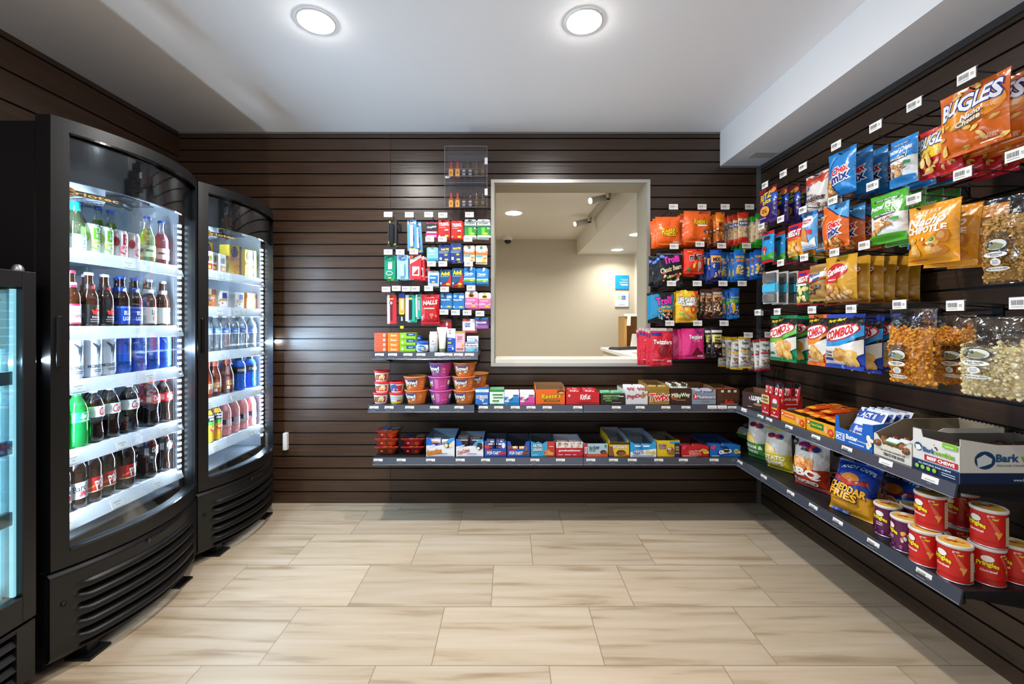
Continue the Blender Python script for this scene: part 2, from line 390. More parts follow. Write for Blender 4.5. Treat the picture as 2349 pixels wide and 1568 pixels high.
# ---- pass-through opening ----
mb = MB(); AL = mat('c6c3bb', .3, .6); x0, x1, z0, z1 = HX0-.006, HX1+.006, HZ0-.006, HZ1+.006; t = .021
yy0, yy1 = YB-.012, YB-.0005
mb.box(x0, x0+t, yy0, yy1, z0, z1, AL); mb.box(x1-t, x1, yy0, yy1, z0, z1, AL); mb.box(x0+t, x1-t, yy0, yy1, z0, z0+t, AL); mb.box(x0+t, x1-t, yy0, yy1, z1-t, z1, AL)
win = struct('window_1', mb)
mb = MB(); GR = mat('aaa38f', .7); a0, a1, b0, b1 = x0+.006, x1-.006, z0+.006, z1-.006
mb.box(a0, a0+.02, YB, YB+.19, b0, b1, GR); mb.box(a1-.02, a1, YB, YB+.19, b0, b1, GR); mb.box(a0+.02, a1-.02, YB, YB+.19, b1-.02, b1, GR)
struct('window_return', mb, win)
mb = MB(); mb.bbox(a0+.021, a1-.021, YB-.005, YB+.20, b0, b0+.043, mat('e9e6da', .4), .004); struct('window_sill', mb, win)
# ---- front-office room beyond ----
OX0, OX1, OY0, OY1, OS, OZ = -1.6, 1.86, YB+.182, 6.31, 1.0, 2.18
BE = mat('c6bda8', .85); WHT = mat('e6e3da', .8)
mb = MB(); mb.box(OX0, OX1+1.2, OY1, OY1+.05, 0, 2.4, BE); struct('wall_far', mb)
mb = MB(); mb.box(OX0-.05, OX0, OY0, OY1, 0, 2.4, BE); struct('wall_office_west', mb)
mb = MB(); slats(mb, 'y', OX1+.5, OY0, OY1, 0, 2.4, G0, .09, WOOD, t=.02); struct('wall_office_east', mb)
mb = MB(); mb.box(OX0, OS, OY0, OY1, 2.4, 2.45, WHT); mb.box(OS, OX1+1.2, OY0, OY1, OZ, 2.45, WHT); struct('ceiling_office', mb)
mb = MB(); mb.box(OX0, OX1+1.2, OY0, OY1, -.05, 0, mat('9a8a74', .5)); struct('floor_office', mb)
mb = MB(); mb.box(OX1, OX1+.04, OY1-.03, OY1-.0005, 0, OZ, mat('efeadb', .6)); struct('trim_4', mb)
mb = MB(); mb.box(OX1+.045, OX1+.49, OY1-.02, OY1-.0005, 0, OZ, mat('4a372c', .4)); mb.box(OX1+.045, OX1+.49, OY1-.03, OY1-.021, 1.0, 1.4, mat('2b2b2f', .2)); struct('door_1', mb)
lamp('AREA', (.05, 4.785, 2.385), 24, (1, .975, .92), .12, spread=150); lamp('AREA', (1.495, 5.9, 2.165), 9, (1, .97, .92), .1, spread=150); lamp('AREA', (1.457, 4.88, 2.165), 9, (1, .97, .92), .1, spread=150)
lamp('AREA', (-1.0, 4.0, 2.385), 20, (1, .975, .92), .12, spread=150)
downlight(.05, 4.785, 2.4, 'round recessed light in the office ceiling near the security camera', .09, 60)
downlight(1.495, 5.9, OZ, 'round recessed light in the office soffit above the blue sign', .075, 60)
downlight(1.457, 4.88, OZ, 'round recessed light in the office soffit beside the opening edge', .075, 60)
# security camera
r = bpy.data.objects.new('security_camera', None); C.objects.link(r); r.location = (-.02, 6.1, 2.4); tag(r, 'white and black dome security camera on the office ceiling', 'camera')
a = MB(); a.lathe([(.07, -.0005), (.07, -.04), (.055, -.055)], 24, mat('e9e7e0', .4)); link('housing', a, r)
a = MB(); a.lathe([(.05, -.056), (.048, -.075), (.035, -.095), (.0001, -.105)], 24, mat('15161a', .1)); link('dome', a, r)
# track light
r = bpy.data.objects.new('track_light', None); C.objects.link(r); r.location = (.94, 4.4, 2.4); tag(r, 'grey ceiling track light with two spot heads in the office', 'ceiling light')
SIL = mat('b8b5ac', .35, .3)
a = MB(); a.box(-.018, .018, -1.0, .65, -.03, -.0005, SIL); link('track', a, r)
for yy, em in ((-.42, 60), (.5, 6)):
    a = MB(); a.tube([(0, yy, -.03), (0, yy, -.075)], .012, SIL, 8); a.tube([(0, yy, -.075), (-.05, yy, -.08)], .01, mat('2a2a2a'), 8)
    p = link('swivel_arm', a, r)
    a = MB(); a.tube([(-.05, yy, -.07), (-.19, yy-.05, -.11)], .033, SIL, 16); hd = link('spot_head', a, r)
    a = MB(); a.tube([(-.191, yy-.051, -.1103), (-.193, yy-.052, -.111)], .026, emis('fff4dc', em), 16); link('lens', a, hd)
# signs on the far wall
def sign(u0, v0, u1, v1, items, colr, label):
    p = at(u0, v1, OY1-.02); q2 = at(u1, v0, OY1-.02); W, Hh = q2[0]-p[0], q2[2]-p[2]; a = MB()
    a.box(-W/2, W/2, 0, .018, 0, Hh, mat(colr, .35)); a.art(lambda x, z, o: (x, -o, z), W, Hh, items)
    tag(link('wall_sign', a, None, ((p[0]+q2[0])/2, OY1-.02, p[2])), label, 'sign')
sign(1412, 631, 1442, 662.5, [('t', 'This Property Owned', .33, .70, 1.15, .05, 'ffffff'), ('t', 'and Operated by:', .45, .62, .95, .05, 'ffffff'), ('r', -.4, .46, .9, .5, 'ffffff'), ('r', -.35, .32, .9, .35, 'ffffff'), ('r', -.1, .25, .9, .28, 'ffffff')], '1590d2', 'square blue sign with white lettering on the office wall')
sign(1411, 671, 1442, 703, [('r', -.55, .5, -.02, .78, '8fcf74'), ('r', 0, .5, .55, .78, '1f55b5'), ('t', 'H', -.28, .64, .3, .2, 'ffffff', {'s': .4}), ('t', 'Holiday Inn', .28, .68, .45, .05, 'ffffff'), ('t', 'Express', .28, .6, .4, .05, 'ffffff'),
     ('r', -.5, .12, .45, .15, '9a9a9a'), ('r', -.2, .27, .7, .275, 'c8c8c8')], 'f2f3f4', 'square white sign with green and blue logo below the blue sign')
# desk, hutch, keyboard, mouse, monitor
r = bpy.data.objects.new('reception_desk', None); C.objects.link(r); r.location = (1.15, 3.6, 0); tag(r, 'white office desk seen through the pass-through opening', 'desk')
a = MB(); a.bbox(0, .7, 0, 1.78, .82, .858, mat('efece2', .4)); link('desktop', a, r)
a = MB(); a.box(.03, .67, .02, 1.76, 0, .819, mat('dad5c6', .6)); link('side_panel', a, r)
r = bpy.data.objects.new('desk_hutch', None); C.objects.link(r); r.location = (1.47, 5.5, 0); tag(r, 'open wooden hutch with white top behind the office desk', 'shelf')
OK_ = mat('c99a5a', .5)
a = MB(); a.box(0, .38, -.05, .3, 1.25, 1.285, mat('f0ede4', .4)); link('top', a, r)
a = MB(); a.box(.01, .04, -.03, .28, 0, 1.249, OK_); a.box(.34, .37, -.03, .28, 0, 1.249, OK_); a.box(.04, .34, .25, .28, 0, 1.249, mat('b98c50')); a.box(.04, .34, -.02, .25, .84, .86, OK_); link('carcass', a, r)
mb = MB(); mb.add([(0, 0, 0), (.05, 0, 0), (.055, 0, .14), (.01, 0, .14)], [(0, 1, 2, 3)], mat('f4f2ec')); mb.add([(0, .001, 0), (.05, .001, 0), (.055, .001, .14), (.01, .001, .14)], [(3, 2, 1, 0)], mat('f4f2ec')); tag(link('paper_note', mb, None, (1.5, 5.445, 1.13)), 'white slip of paper taped under the hutch top', 'paper')
mb = MB(); mb.add([(0, 0, 0), (.12, 0, 0), (.13, -.02, .17), (.02, -.02, .17)], [(0, 1, 2, 3)], mat('e9e7e2')); mb.box(.02, .1, .002, .006, 0, .08, mat('d8d8d8')); tag(link('paper_note', mb, None, (1.52, 5.36, .86)), 'loose white papers propped behind the office monitor', 'paper')
r = bpy.data.objects.new('computer_monitor', None); C.objects.link(r); r.location = (1.62, 4.98, .86); r.rotation_euler = (0, .5, .25); tag(r, 'black computer monitor tilted back on the office desk', 'monitor')
a = MB(); a.bbox(-.02, .02, -.25, .25, .07, .38, mat('17181b', .3)); link('screen_housing', a, r); a = MB(); a.box(.0205, .0225, -.235, .235, .085, .365, mat('59616e', .2)); link('screen', a, r)
a = MB(); a.box(-.02, .02, -.06, .06, .01, .0699, mat('17181b')); link('stand', a, r)
mb = MB(); mb.bbox(-.2, .2, -.08, .08, 0, .022, mat('33353a', .5))
for i in range(14):
    for j in range(4): mb.box(-.19+i*.0272, -.19+i*.0272+.022, -.07+j*.036, -.07+j*.036+.029, .0221, .028, mat('17181b', .4))
tag(link('computer_keyboard', mb, None, (1.36, 4.95, .8585), (0, 0, .5)), 'black keyboard on the office desk near its far end', 'keyboard')
mb = MB(); mb.bbox(-.12, .12, -.1, .1, 0, .004, mat('d9907a', .7)); tag(link('mouse_pad', mb, None, (1.38, 4.3, .8585)), 'salmon pink mouse pad on the office desk', 'mouse pad')
mb = MB(); mb.grid(10, 8, lambda i, j: ((i-.5)*.06, (j-.5)*.1, .004+.032*max(0, (1-(2*i-1)**4)*(1-(2*j-1)**4))), mat('15161a', .25)); tag(link('computer_mouse', mb, None, (1.35, 4.32, .8590)), 'black computer mouse on the pink pad', 'mouse')
# ================= drinks =================
def smooth_prof(p, n=3):
    """Catmull-Rom through (r,z) points"""
    out = []
    for i in range(len(p)-1):
        a, b_, c, d = p[max(i-1, 0)], p[i], p[i+1], p[min(i+2, len(p)-1)]
        for k in range(n):
            t = k/n
            out.append(tuple(max(.0002, .5*((2*b_[j])+(-a[j]+c[j])*t+(2*a[j]-5*b_[j]+4*c[j]-d[j])*t*t+(-a[j]+3*b_[j]-3*c[j]+d[j])*t**3)) for j in (0, 1)))
    out.append(p[-1]); return out
def cylsurf(R, dz=0, cone=0):
    def f(x, z, o):
        r = R+cone*z+o; a = x/R; return (r*math.sin(a), -r*math.cos(a), z+dz)
    return f
def bottle(name, prof, body, lab=None, cap=None, cat='bottle', n=20, neck=None, liquid=None):
    a = MB(); pr = smooth_prof(prof); a.lathe(pr, n, body)
    parts = []
    if liquid:
        l = MB(); zt = liquid[0]; lp = [(max(.0003, r*.93), z+.002) for r, z in pr if z < zt]; l.lathe(lp+[(.0003, lp[-1][1]+.0005)], n, liquid[1]); parts.append(('liquid', l.mesh()))
    for i, (z0, z1, R, col, items) in enumerate(([lab] if lab else [])+([neck] if neck else [])):
        l = MB(); l.lathe([(R+.0006, z0), (R+.0008, z0+.002), (R+.0008, z1-.002), (R+.0006, z1)], 24, mat(col, .35), cap=False)
        l.art(cylsurf(R+.0008), R*2.4, z1-z0, items, base=.0004, step=.0001, z0=z0, seg=.008); parts.append(('label', l.mesh()))
    if cap:
        r, z0, z1, col = cap; c = MB(); c.lathe([(r*.98, z0), (r, z0+.001), (r, z1-.002), (r*.9, z1)], 18, mat(col, .35)); parts.append(('cap', c.mesh()))
    return Kind(name, cat, parts, a.mesh())
BEERP = [(.027, 0), (.0305, .004), (.0305, .06), (.0305, .118), (.027, .138), (.0175, .165), (.0135, .19), (.0130, .208), (.0137, .214), (.0137, .219)]
AMB = mat('2a1206', .08, coat=.4)
def beer(col, items, capc, ncol, nitems=[]):
    return bottle('beer_bottle', BEERP, AMB, (.012, .092, .0305, col, items), (.0155, .214, .226, capc), neck=(.148, .178, .0185, ncol, nitems))
BEER = {
 'red and white label': beer('f4f0ee', [('r', -1, .9, 1, 1, 'c8193a'), ('r', -1, 0, 1, .08, 'c8193a'), ('t', 'America', 0, .42, 1.2, .2, '8a1a30', {'s': .3}), ('p', [(-.8, .6), (.2, .85), (.8, .6), (.2, .55)], 'd7b9bd')], 'd8283c', 'e6e0e0', [('r', -1, .3, 1, .7, 'c8193a')]),
 'black red-flame label': beer('15100f', [('p', [(-.35, .5), (-.5, .75), (-.2, .68), (0, .9), (.2, .68), (.5, .75), (.35, .5)], 'd8281e'), ('t', 'REBEL', 0, .36, .9, .09, 'c8beb8'), ('r', -.6, .22, .6, .25, 'b0a8a0'), ('r', -.6, .12, .6, .14, 'b0a8a0')], 'e8e8ea', '201210', [('e', 0, .5, .4, .35, 'd8281e')]),
 'blue label': beer('1c3fa8', [('t', 'BUD', .1, .62, .9, .24, 'ffffff'), ('t', 'LIGHT', .1, .3, 1.1, .22, 'ffffff'), ('r', -1, .88, 1, .96, '6a86d8')], '2a4fc0', '1c3fa8', [('e', 0, .5, .4, .35, 'e8ecff')]),
 'white label': beer('e9e6df', [('t', 'Lite', 0, .7, .8, .3, '1a1f3a'), ('e', 0, .32, .3, .18, 'b06a3a'), ('e', 0, .32, .22, .13, 'd9b078'), ('r', -1, 0, 1, .04, 'b9a36a')], 'e6dfc8', 'f0ede4', [('t', 'Lite', 0, .5, .8, .5, '3a3f4a', {'s': .3})])}
def can(name, R, Hc, col, items, metal=.5):
    a = MB(); rim = mat('c9ccd2', .25, .9)
    a.lathe([(R*.8, 0), (R*.86, .002)], 24, rim); a.lathe([(R*.86, .002), (R, .012), (R, Hc-.016), (R*.84, Hc-.003)], 24, mat(col, .28, metal), cap=False); a.lathe([(R*.84, Hc-.003), (R*.85, Hc), (R*.8, Hc), (R*.78, Hc-.004), (.0003, Hc-.004)], 24, rim, cap=False)
    a.art(cylsurf(R), R*2.4, Hc-.03, items, base=.0006, step=.0001, z0=.013, seg=.008, fm=lambda h: mat(h, .3)); return Kind(name, 'can', [], a.mesh())
CLAW = [(-.55, .93), (-.35, .84), (-.1, .86), (0, .8), (.15, .88), (.5, .93), (.4, .84), (.2, .78), (.22, .6), (.05, .3), (.02, .55), (-.1, .78), (-.3, .8)]
def claw(c): return [('p', [(.0, .8), (.25, .86), (.5, .95), (.18, .55), (.05, .32), (.08, .6)], c), ('p', [(-.55, .95), (-.1, .86), (.12, .8), (-.05, .55), (-.02, .8)], c), ('t', 'MONSTER', 0, .22, 1.5, .1, c), ('r', -.4, .1, .4, .12, c), ('r', -.3, .05, .3, .07, c)]
MWHITE = can('energy_drink_can', .0325, .157, 'e6e8ee', claw('3a3f4a')+[('b', -1, .05, 1, .95, 16, .05, ['cfd3dd', 'd9dde6'])], .35)
MBLUE = can('energy_drink_can', .0325, .157, '2f62c8', claw('1b2a55')+[('b', -1, .05, 1, .95, 14, .05, ['4a7ad8', '285ac0'])], .4)
LIME = can('cocktail_can', .029, .115, 'e9efe0', [('r', -.2, .5, 1.2, 1, '6fb82c'), ('t', 'LIME', .5, .86, .9, .12, 'ffffff'), ('t', 'RITA', .5, .66, .9, .16, 'ffffff'), ('b', -.3, .05, .9, .4, 14, .12, ['a8cf3a', 'c8dc4a', '86b82c']), ('e', -.7, .6, .3, .2, 'b8d860')], .2)
STRAW = can('cocktail_can', .029, .115, 'f2e2e2', [('r', -.1, .5, 1.2, 1, 'd2333f'), ('t', 'STRAW', .55, .86, .9, .12, 'ffffff'), ('t', 'RITA', .55, .66, .9, .16, 'ffffff'), ('b', -.3, .05, .9, .4, 12, .12, ['d8485a', 'e8808a', 'c8283c']), ('e', -.7, .62, .3, .22, 'd03848')], .2)
COKEP = [(.026, 0), (.033, .008), (.0345, .03), (.031, .06), (.0305, .08), (.0345, .105), (.0355, .13), (.033, .16), (.024, .185), (.014, .2), (.0128, .212)]
SODAP = [(.026, 0), (.035, .01), (.0355, .05), (.0345, .09), (.0355, .13), (.034, .155), (.024, .183), (.014, .2), (.0128, .212)]
COLA = mat('160704', .06, coat=.6); CLR = clear('eef6f4', .14, .05)
def soda(prof, body, capc, z0, z1, R, col, items, **k): return bottle('soda_bottle', prof, body, (z0, z1, R, col, items), (.0145, .205, .222, capc), **k)
SODA = {
 'red label cola': soda(COKEP, COLA, 'd21a24', .108, .15, .0362, 'c9141e', [('t', 'Coca-Cola', .2, .6, 1.3, .55, 'ffffff', {'s': .35}), ('r', -.1, .14, .7, .22, 'ffffff'), ('r', -1.1, .2, -.7, .8, 'eeeeee')]),
 'white label diet cola': soda(COKEP, COLA, 'e9edf0', .105, .15, .0362, 'dfe9e6', [('t', 'Coke', .25, .5, 1.15, .72, 'cf1c24', {'s': .25, 'o': 'f6f6f6'})]),
 'green lemon-lime': soda(SODAP, clear('35d873', .14, .05, .35), '18b04a', .1, .14, .0356, '1fb455', [('t', 'Sprite', .3, .55, 1.0, .62, 'ffffff', {'s': .3, 'o': '0d7a38'}), ('r', -.3, .08, .9, .14, 'e8f8d8')]),
 'silver label root beer': soda(SODAP, COLA, 'cdd3d8', .04, .105, .0358, 'b9c3cc', [('t', "Barq's", 0, .62, 1.3, .5, '1a1a22', {'s': .2, 'r': 12, 'o': 'e8ecef'}), ('b', -.1, .12, .6, .36, 7, .12, ['c8182a', 'a81222'])]),
 'dark red label cola': soda(SODAP, mat('1c0606', .07, coat=.6), 'b5161c', .045, .105, .0358, 'a8161c', [('t', 'Pibb', .25, .5, 1.1, .62, 'f4f4f4', {'r': 18, 'o': '2a0c10', 's': .2}), ('p', [(-.9, .3), (.9, .85), (1, .75), (-.8, .2)], 'e8641e'), ('r', -1.1, 0, 1.1, .06, 'e8c8a0')]),
 'black label cola': soda(COKEP, COLA, '1a1a1c', .108, .15, .0362, '17171a', [('t', 'Coca-Cola', .2, .6, 1.3, .55, 'ffffff', {'s': .35}), ('r', -.1, .1, .8, .24, 'c8141e'), ('r', -1.1, .1, -.75, .9, 'e8e8e8')])}
WATERP = [(.026, 0), (.032, .006), (.0325, .02), (.0305, .026), (.0325, .033), (.0305, .04), (.0325, .048), (.0305, .056), (.0325, .065), (.0325, .115), (.0325, .135), (.028, .155), (.016, .178), (.0125, .186), (.0125, .195)]
WATER = bottle('water_bottle', WATERP, clear('f6fbff', .25, .08, .22, bump=.002), (.095, .128, .0328, '5a8fd6', [('e', .5, .5, .35, .4, '2a3f9a'), ('e', .5, .5, .25, .28, 'e8f0f8'), ('r', -1, 0, 1, .12, 'ffffff'), ('t', 'Water', -.35, .5, .7, .4, 'ffffff'), ('e', -1.1, .5, .18, .3, 'd04a78')]), (.0145, .19, .204, 'f2f5f8'))
DASANI = bottle('water_bottle', WATERP, clear('f6fbff', .25, .08, .22, bump=.002), (.04, .085, .0328, '1c56b8', [('t', 'DASANI', 0, .6, 1.5, .34, 'ffffff'), ('r', -.2, .12, .2, .35, 'e8f0f8')]), (.0145, .19, .204, '39b6a6'))
TEAP = [(.028, 0), (.034, .006), (.034, .1), (.032, .115), (.022, .15), (.0185, .165), (.0185, .18)]
TEA = bottle('iced_tea_bottle', TEAP, mat('5a1f0a', .08, coat=.5), (.02, .09, .0342, '7a2a14', [('r', -1, .4, 1, .8, 'e3b678'), ('t', 'PEAK', 0, .6, 1.2, .32, '6a1c10', {'o': 'f4dcae'}), ('r', -.9, .08, -.5, .34, 'e8e0d8'), ('b', -.2, .02, .9, .3, 8, .1, ['c8642a', '8a3a18'])]), (.0215, .168, .198, 'a84a34'))
PADE = bottle('sports_drink_bottle', [(.03, 0), (.035, .006), (.035, .04), (.033, .05), (.035, .06), (.035, .1), (.033, .135), (.0355, .148), (.03, .165), (.02, .18)], mat('0a62cf', .12, coat=.4), (.10, .14, .0357, '10131a', [('t', 'POWERADE', 0, .5, 1.8, .45, 'eef2f8', {'s': .25})]), (.0195, .178, .2, '15171c'))
PADE.name = 'sports_drink_bottle'
JUICEP = [(.026, 0), (.0315, .006), (.0315, .05), (.027, .075), (.030, .10), (.0315, .12), (.026, .15), (.018, .165), (.0175, .172)]
JUICE = bottle('juice_bottle', JUICEP, mat('e2a52a', .12, coat=.4), (.055, .145, .0318, 'd99f2c', [('r', -1.1, .6, 1.1, 1, '17171a'), ('t', 'Minute', 0, .9, 1.3, .13, 'ffffff'), ('t', 'Maid', 0, .73, 1.0, .13, 'ffffff'), ('p', [(-1, .6), (1, .6), (.8, .45), (-.6, .38)], '4aa83a'), ('e', .1, .15, .6, .16, 'c8302a'), ('e', .1, .2, .45, .08, 'f0dca0')]), (.0195, .168, .19, '17181a'))
PINK = bottle('lemonade_bottle', [(.03, 0), (.035, .006), (.035, .03), (.033, .045), (.035, .055), (.035, .09), (.0355, .12), (.0345, .15), (.024, .18), (.0145, .2), (.0135, .206)], mat('ee9a98', .15, coat=.4), (.05, .098, .0357, 'c8b0c8', [('r', -1.2, .4, -.7, 1, '1a1c2a'), ('r', .3, .4, .9, 1, '1a1c2a'), ('t', 'Minute', .6, .8, .5, .16, 'ffffff'), ('t', 'Maid', .6, .6, .4, .16, 'ffffff'), ('b', -.6, .05, .9, .35, 8, .12, ['e8b83a', 'e88a8a', 'f0d060'])]), (.015, .2, .216, 'e6b0b4'))
WINE = bottle('wine_bottle', [(.026, 0), (.0305, .005), (.0305, .08), (.026, .11), (.0135, .14), (.012, .165), (.0125, .172)], clear('cfdcb0', .2, .05, .12), (.008, .062, .0308, 'eef0ea', [('r', -1.1, .82, 1.1, 1, '8fd0cc'), ('t', 'S', .2, .5, .3, .35, '5aa8a8', {'s': .3}), ('r', -.6, .14, .6, .2, 'a8a8a8')]), (.0155, .15, .182, '1d9c94'))
COOLY = bottle('wine_cooler_bottle', BEERP, clear('f4faf4', .2, .05), (.03, .085, .0308, 'e3eab0', [('r', -1, .45, 1, .62, '3a4a2a'), ('t', "Seagram's", 0, .8, 1.2, .2, 'ffffff', {'s': .2}), ('e', .1, .25, .3, .18, 'e8d020')]), (.0155, .214, .226, '2a4ab0'), liquid=(.17, clear('dfe872', .05, .1, .6)))
COOLP = bottle('wine_cooler_bottle', BEERP, clear('fbf2f2', .2, .05), (.03, .085, .0308, 'f0bcbc', [('r', -1, .45, 1, .62, '4a2a2a'), ('t', "Seagram's", 0, .8, 1.2, .2, 'ffffff', {'s': .2}), ('e', .1, .25, .3, .18, 'c82838')]), (.0155, .214, .226, '2a4ab0'), liquid=(.165, clear('f09aa4', .05, .1, .6)))
def carton(name, cat, w_, d_, h_, col, items, side=None, sitems=[], rough=.4, seg=.03):
    a = MB(); a.bbox(-w_/2, w_/2, 0, d_, 0, h_, mat(col, rough), .0012)
    a.art(lambda x, z, o: (x, -o, z), w_, h_, items, seg=seg)
    for sx in (-1, 1):
        if side or sitems: a.art(lambda x, z, o: (sx*(w_/2+o), d_/2+x*sx, z), d_, h_, ([('r', -1, 0, 1, 1, side)] if side else [])+sitems, seg=seg)
    return Kind(name, cat, [], a.mesh())
LUNCH = [('r', -1, .0, 1, .62, 'e9a52c'), ('e', -.1, .78, .62, .2, '3a2a6a'), ('b', -.5, .66, .3, .92, 9, .12, ['6a4aa0', 'c89a5a', '2a2f5a']), ('t', 'Lunchables', 0, .52, 1.7, .13, 'd0202c', {'s': .2, 'o': 'ffffff', 'a': .4}), ('b', -.7, .06, .7, .34, 9, .12, ['e8c46a', 'c8604a', 'f0dca0', 'b84030']), ('r', .62, 0, 1, 1, '8a5a30')]
LUNCHBOX = carton('lunch_kit_carton', 'carton', .085, .06, .17, 'f2c81e', LUNCH, 'f2d23a', [('t', 'Lunchables', 0, .6, 1.6, .2, 'c8285a', {'r': 0})])
LUNCHBOX2 = carton('lunch_kit_carton', 'carton', .085, .06, .17, 'f2d42a', LUNCH[:-1]+[('r', .4, 0, .8, 1, '2f8f5a'), ('t', 'L', .6, .85, .2, .08, 'ffffff')], 'e8e2d8')
TRAY1 = carton('lunch_kit_tray', 'packaged food', .085, .03, .098, 'e0861e', [('r', -1, 0, 1, .5, 'd9702a'), ('b', -.9, .05, .9, .45, 10, .14, ['e8b06a', 'b8502a', 'f0d090']), ('t', 'Lunchables', -.1, .52, 1.5, .16, 'e8e4f0', {'s': .2, 'o': 'b02030'}), ('r', .2, .7, .9, .98, '6a2a20'), ('r', -.9, .68, .1, .98, 'f0dcb0')])
TRAY2 = carton('lunch_kit_tray', 'packaged food', .075, .03, .094, 'd9d2c8', [('r', -.8, .1, .8, .9, 'e8e2d8'), ('b', -.7, .1, .7, .45, 9, .14, ['c8843a', 'e8d0a0', 'a85a3a']), ('r', -.1, .55, .7, .88, '2a3a7a'), ('t', 'Lunchables', 0, .5, 1.4, .14, 'c86a3a', {'s': .2, 'o': 'fff2e0'})])
SNACKPK = carton('snack_pack_pouch', 'packaged food', .055, .02, .105, 'e2ddd6', [('r', -.7, .1, .8, .4, 'b8382a'), ('r', -.4, .14, .5, .3, 'e8c04a'), ('r', -.5, .5, .4, .75, '3a2a5a'), ('r', .1, .52, .7, .82, 'b08a3a'), ('r', .2, .6, .6, .74, '5a7a2a')])
# ================= curved glass-door coolers =================
CB, HW = .09, .325
def fy(x, b=CB): return -b*(1-(x/HW)**2)
def curved(x0, x1, y_off, thick, z0, z1, m, mb, n=40, taper=None):
    xs = [x0+(x1-x0)*i/n for i in range(n+1)]
    if n == 1 or True:
        vs = []; fs = []
        for x in xs: f = fy(x)+y_off; vs += [(x, f, z0), (x, f, z1), (x, f+thick, z0), (x, f+thick, z1)]
        for i in range(n):
            a, b_ = i*4, i*4+4; fs += [(a, b_, b_+1, a+1), (a+2, a+3, b_+3, b_+2), (a+1, b_+1, b_+3, a+3), (a, a+2, b_+2, b_)]
        fs += [(0, 1, 3, 2), (n*4, n*4+2, n*4+3, n*4+1)]
        mb.add(vs, fs, m, False)
BLK = mat('0d0d0e', .4); BLKG = mat('08090b', .12); WHI = mat('d9e2ee', .35); RUB = mat('08080a', .7)
BLKS = mat('121214', .33, bump=.0)
LIP = mat('e6e8ee', .3); STEEL = mat('a9adb3', .3, .8)
def price_card(w_=.05, h_=.03, lines=True):
    a = MB(); a.box(-w_/2, w_/2, -.0012, 0, 0, h_, mat('e9e7e2', .45))
    rnd = random.Random(3)
    if lines:
        x = -.8
        while x < .2: wd = rnd.uniform(.02, .05); a.art(lambda X, Z, o: (X, -.0012-o, Z), w_, h_, [('r', x, .35, x+wd, .78, '3a3a3a')], base=.0002); x += wd+.05
        a.art(lambda X, Z, o: (X, -.0012-o, Z), w_, h_, [('r', .45, .4, .8, .46, '777777'), ('r', .45, .55, .8, .61, '777777'), ('r', -.8, .18, .3, .22, '999999')], base=.0002)
    else: a.art(lambda X, Z, o: (X, -.0012-o, Z), w_, h_, [('r', -.6, .6, .6, .66, '8a8a92'), ('r', -.25, .3, .25, .36, '8a8a92')], base=.0002)
    return a.mesh()
CARD, CARDF = price_card(), price_card(.052, .034, False)
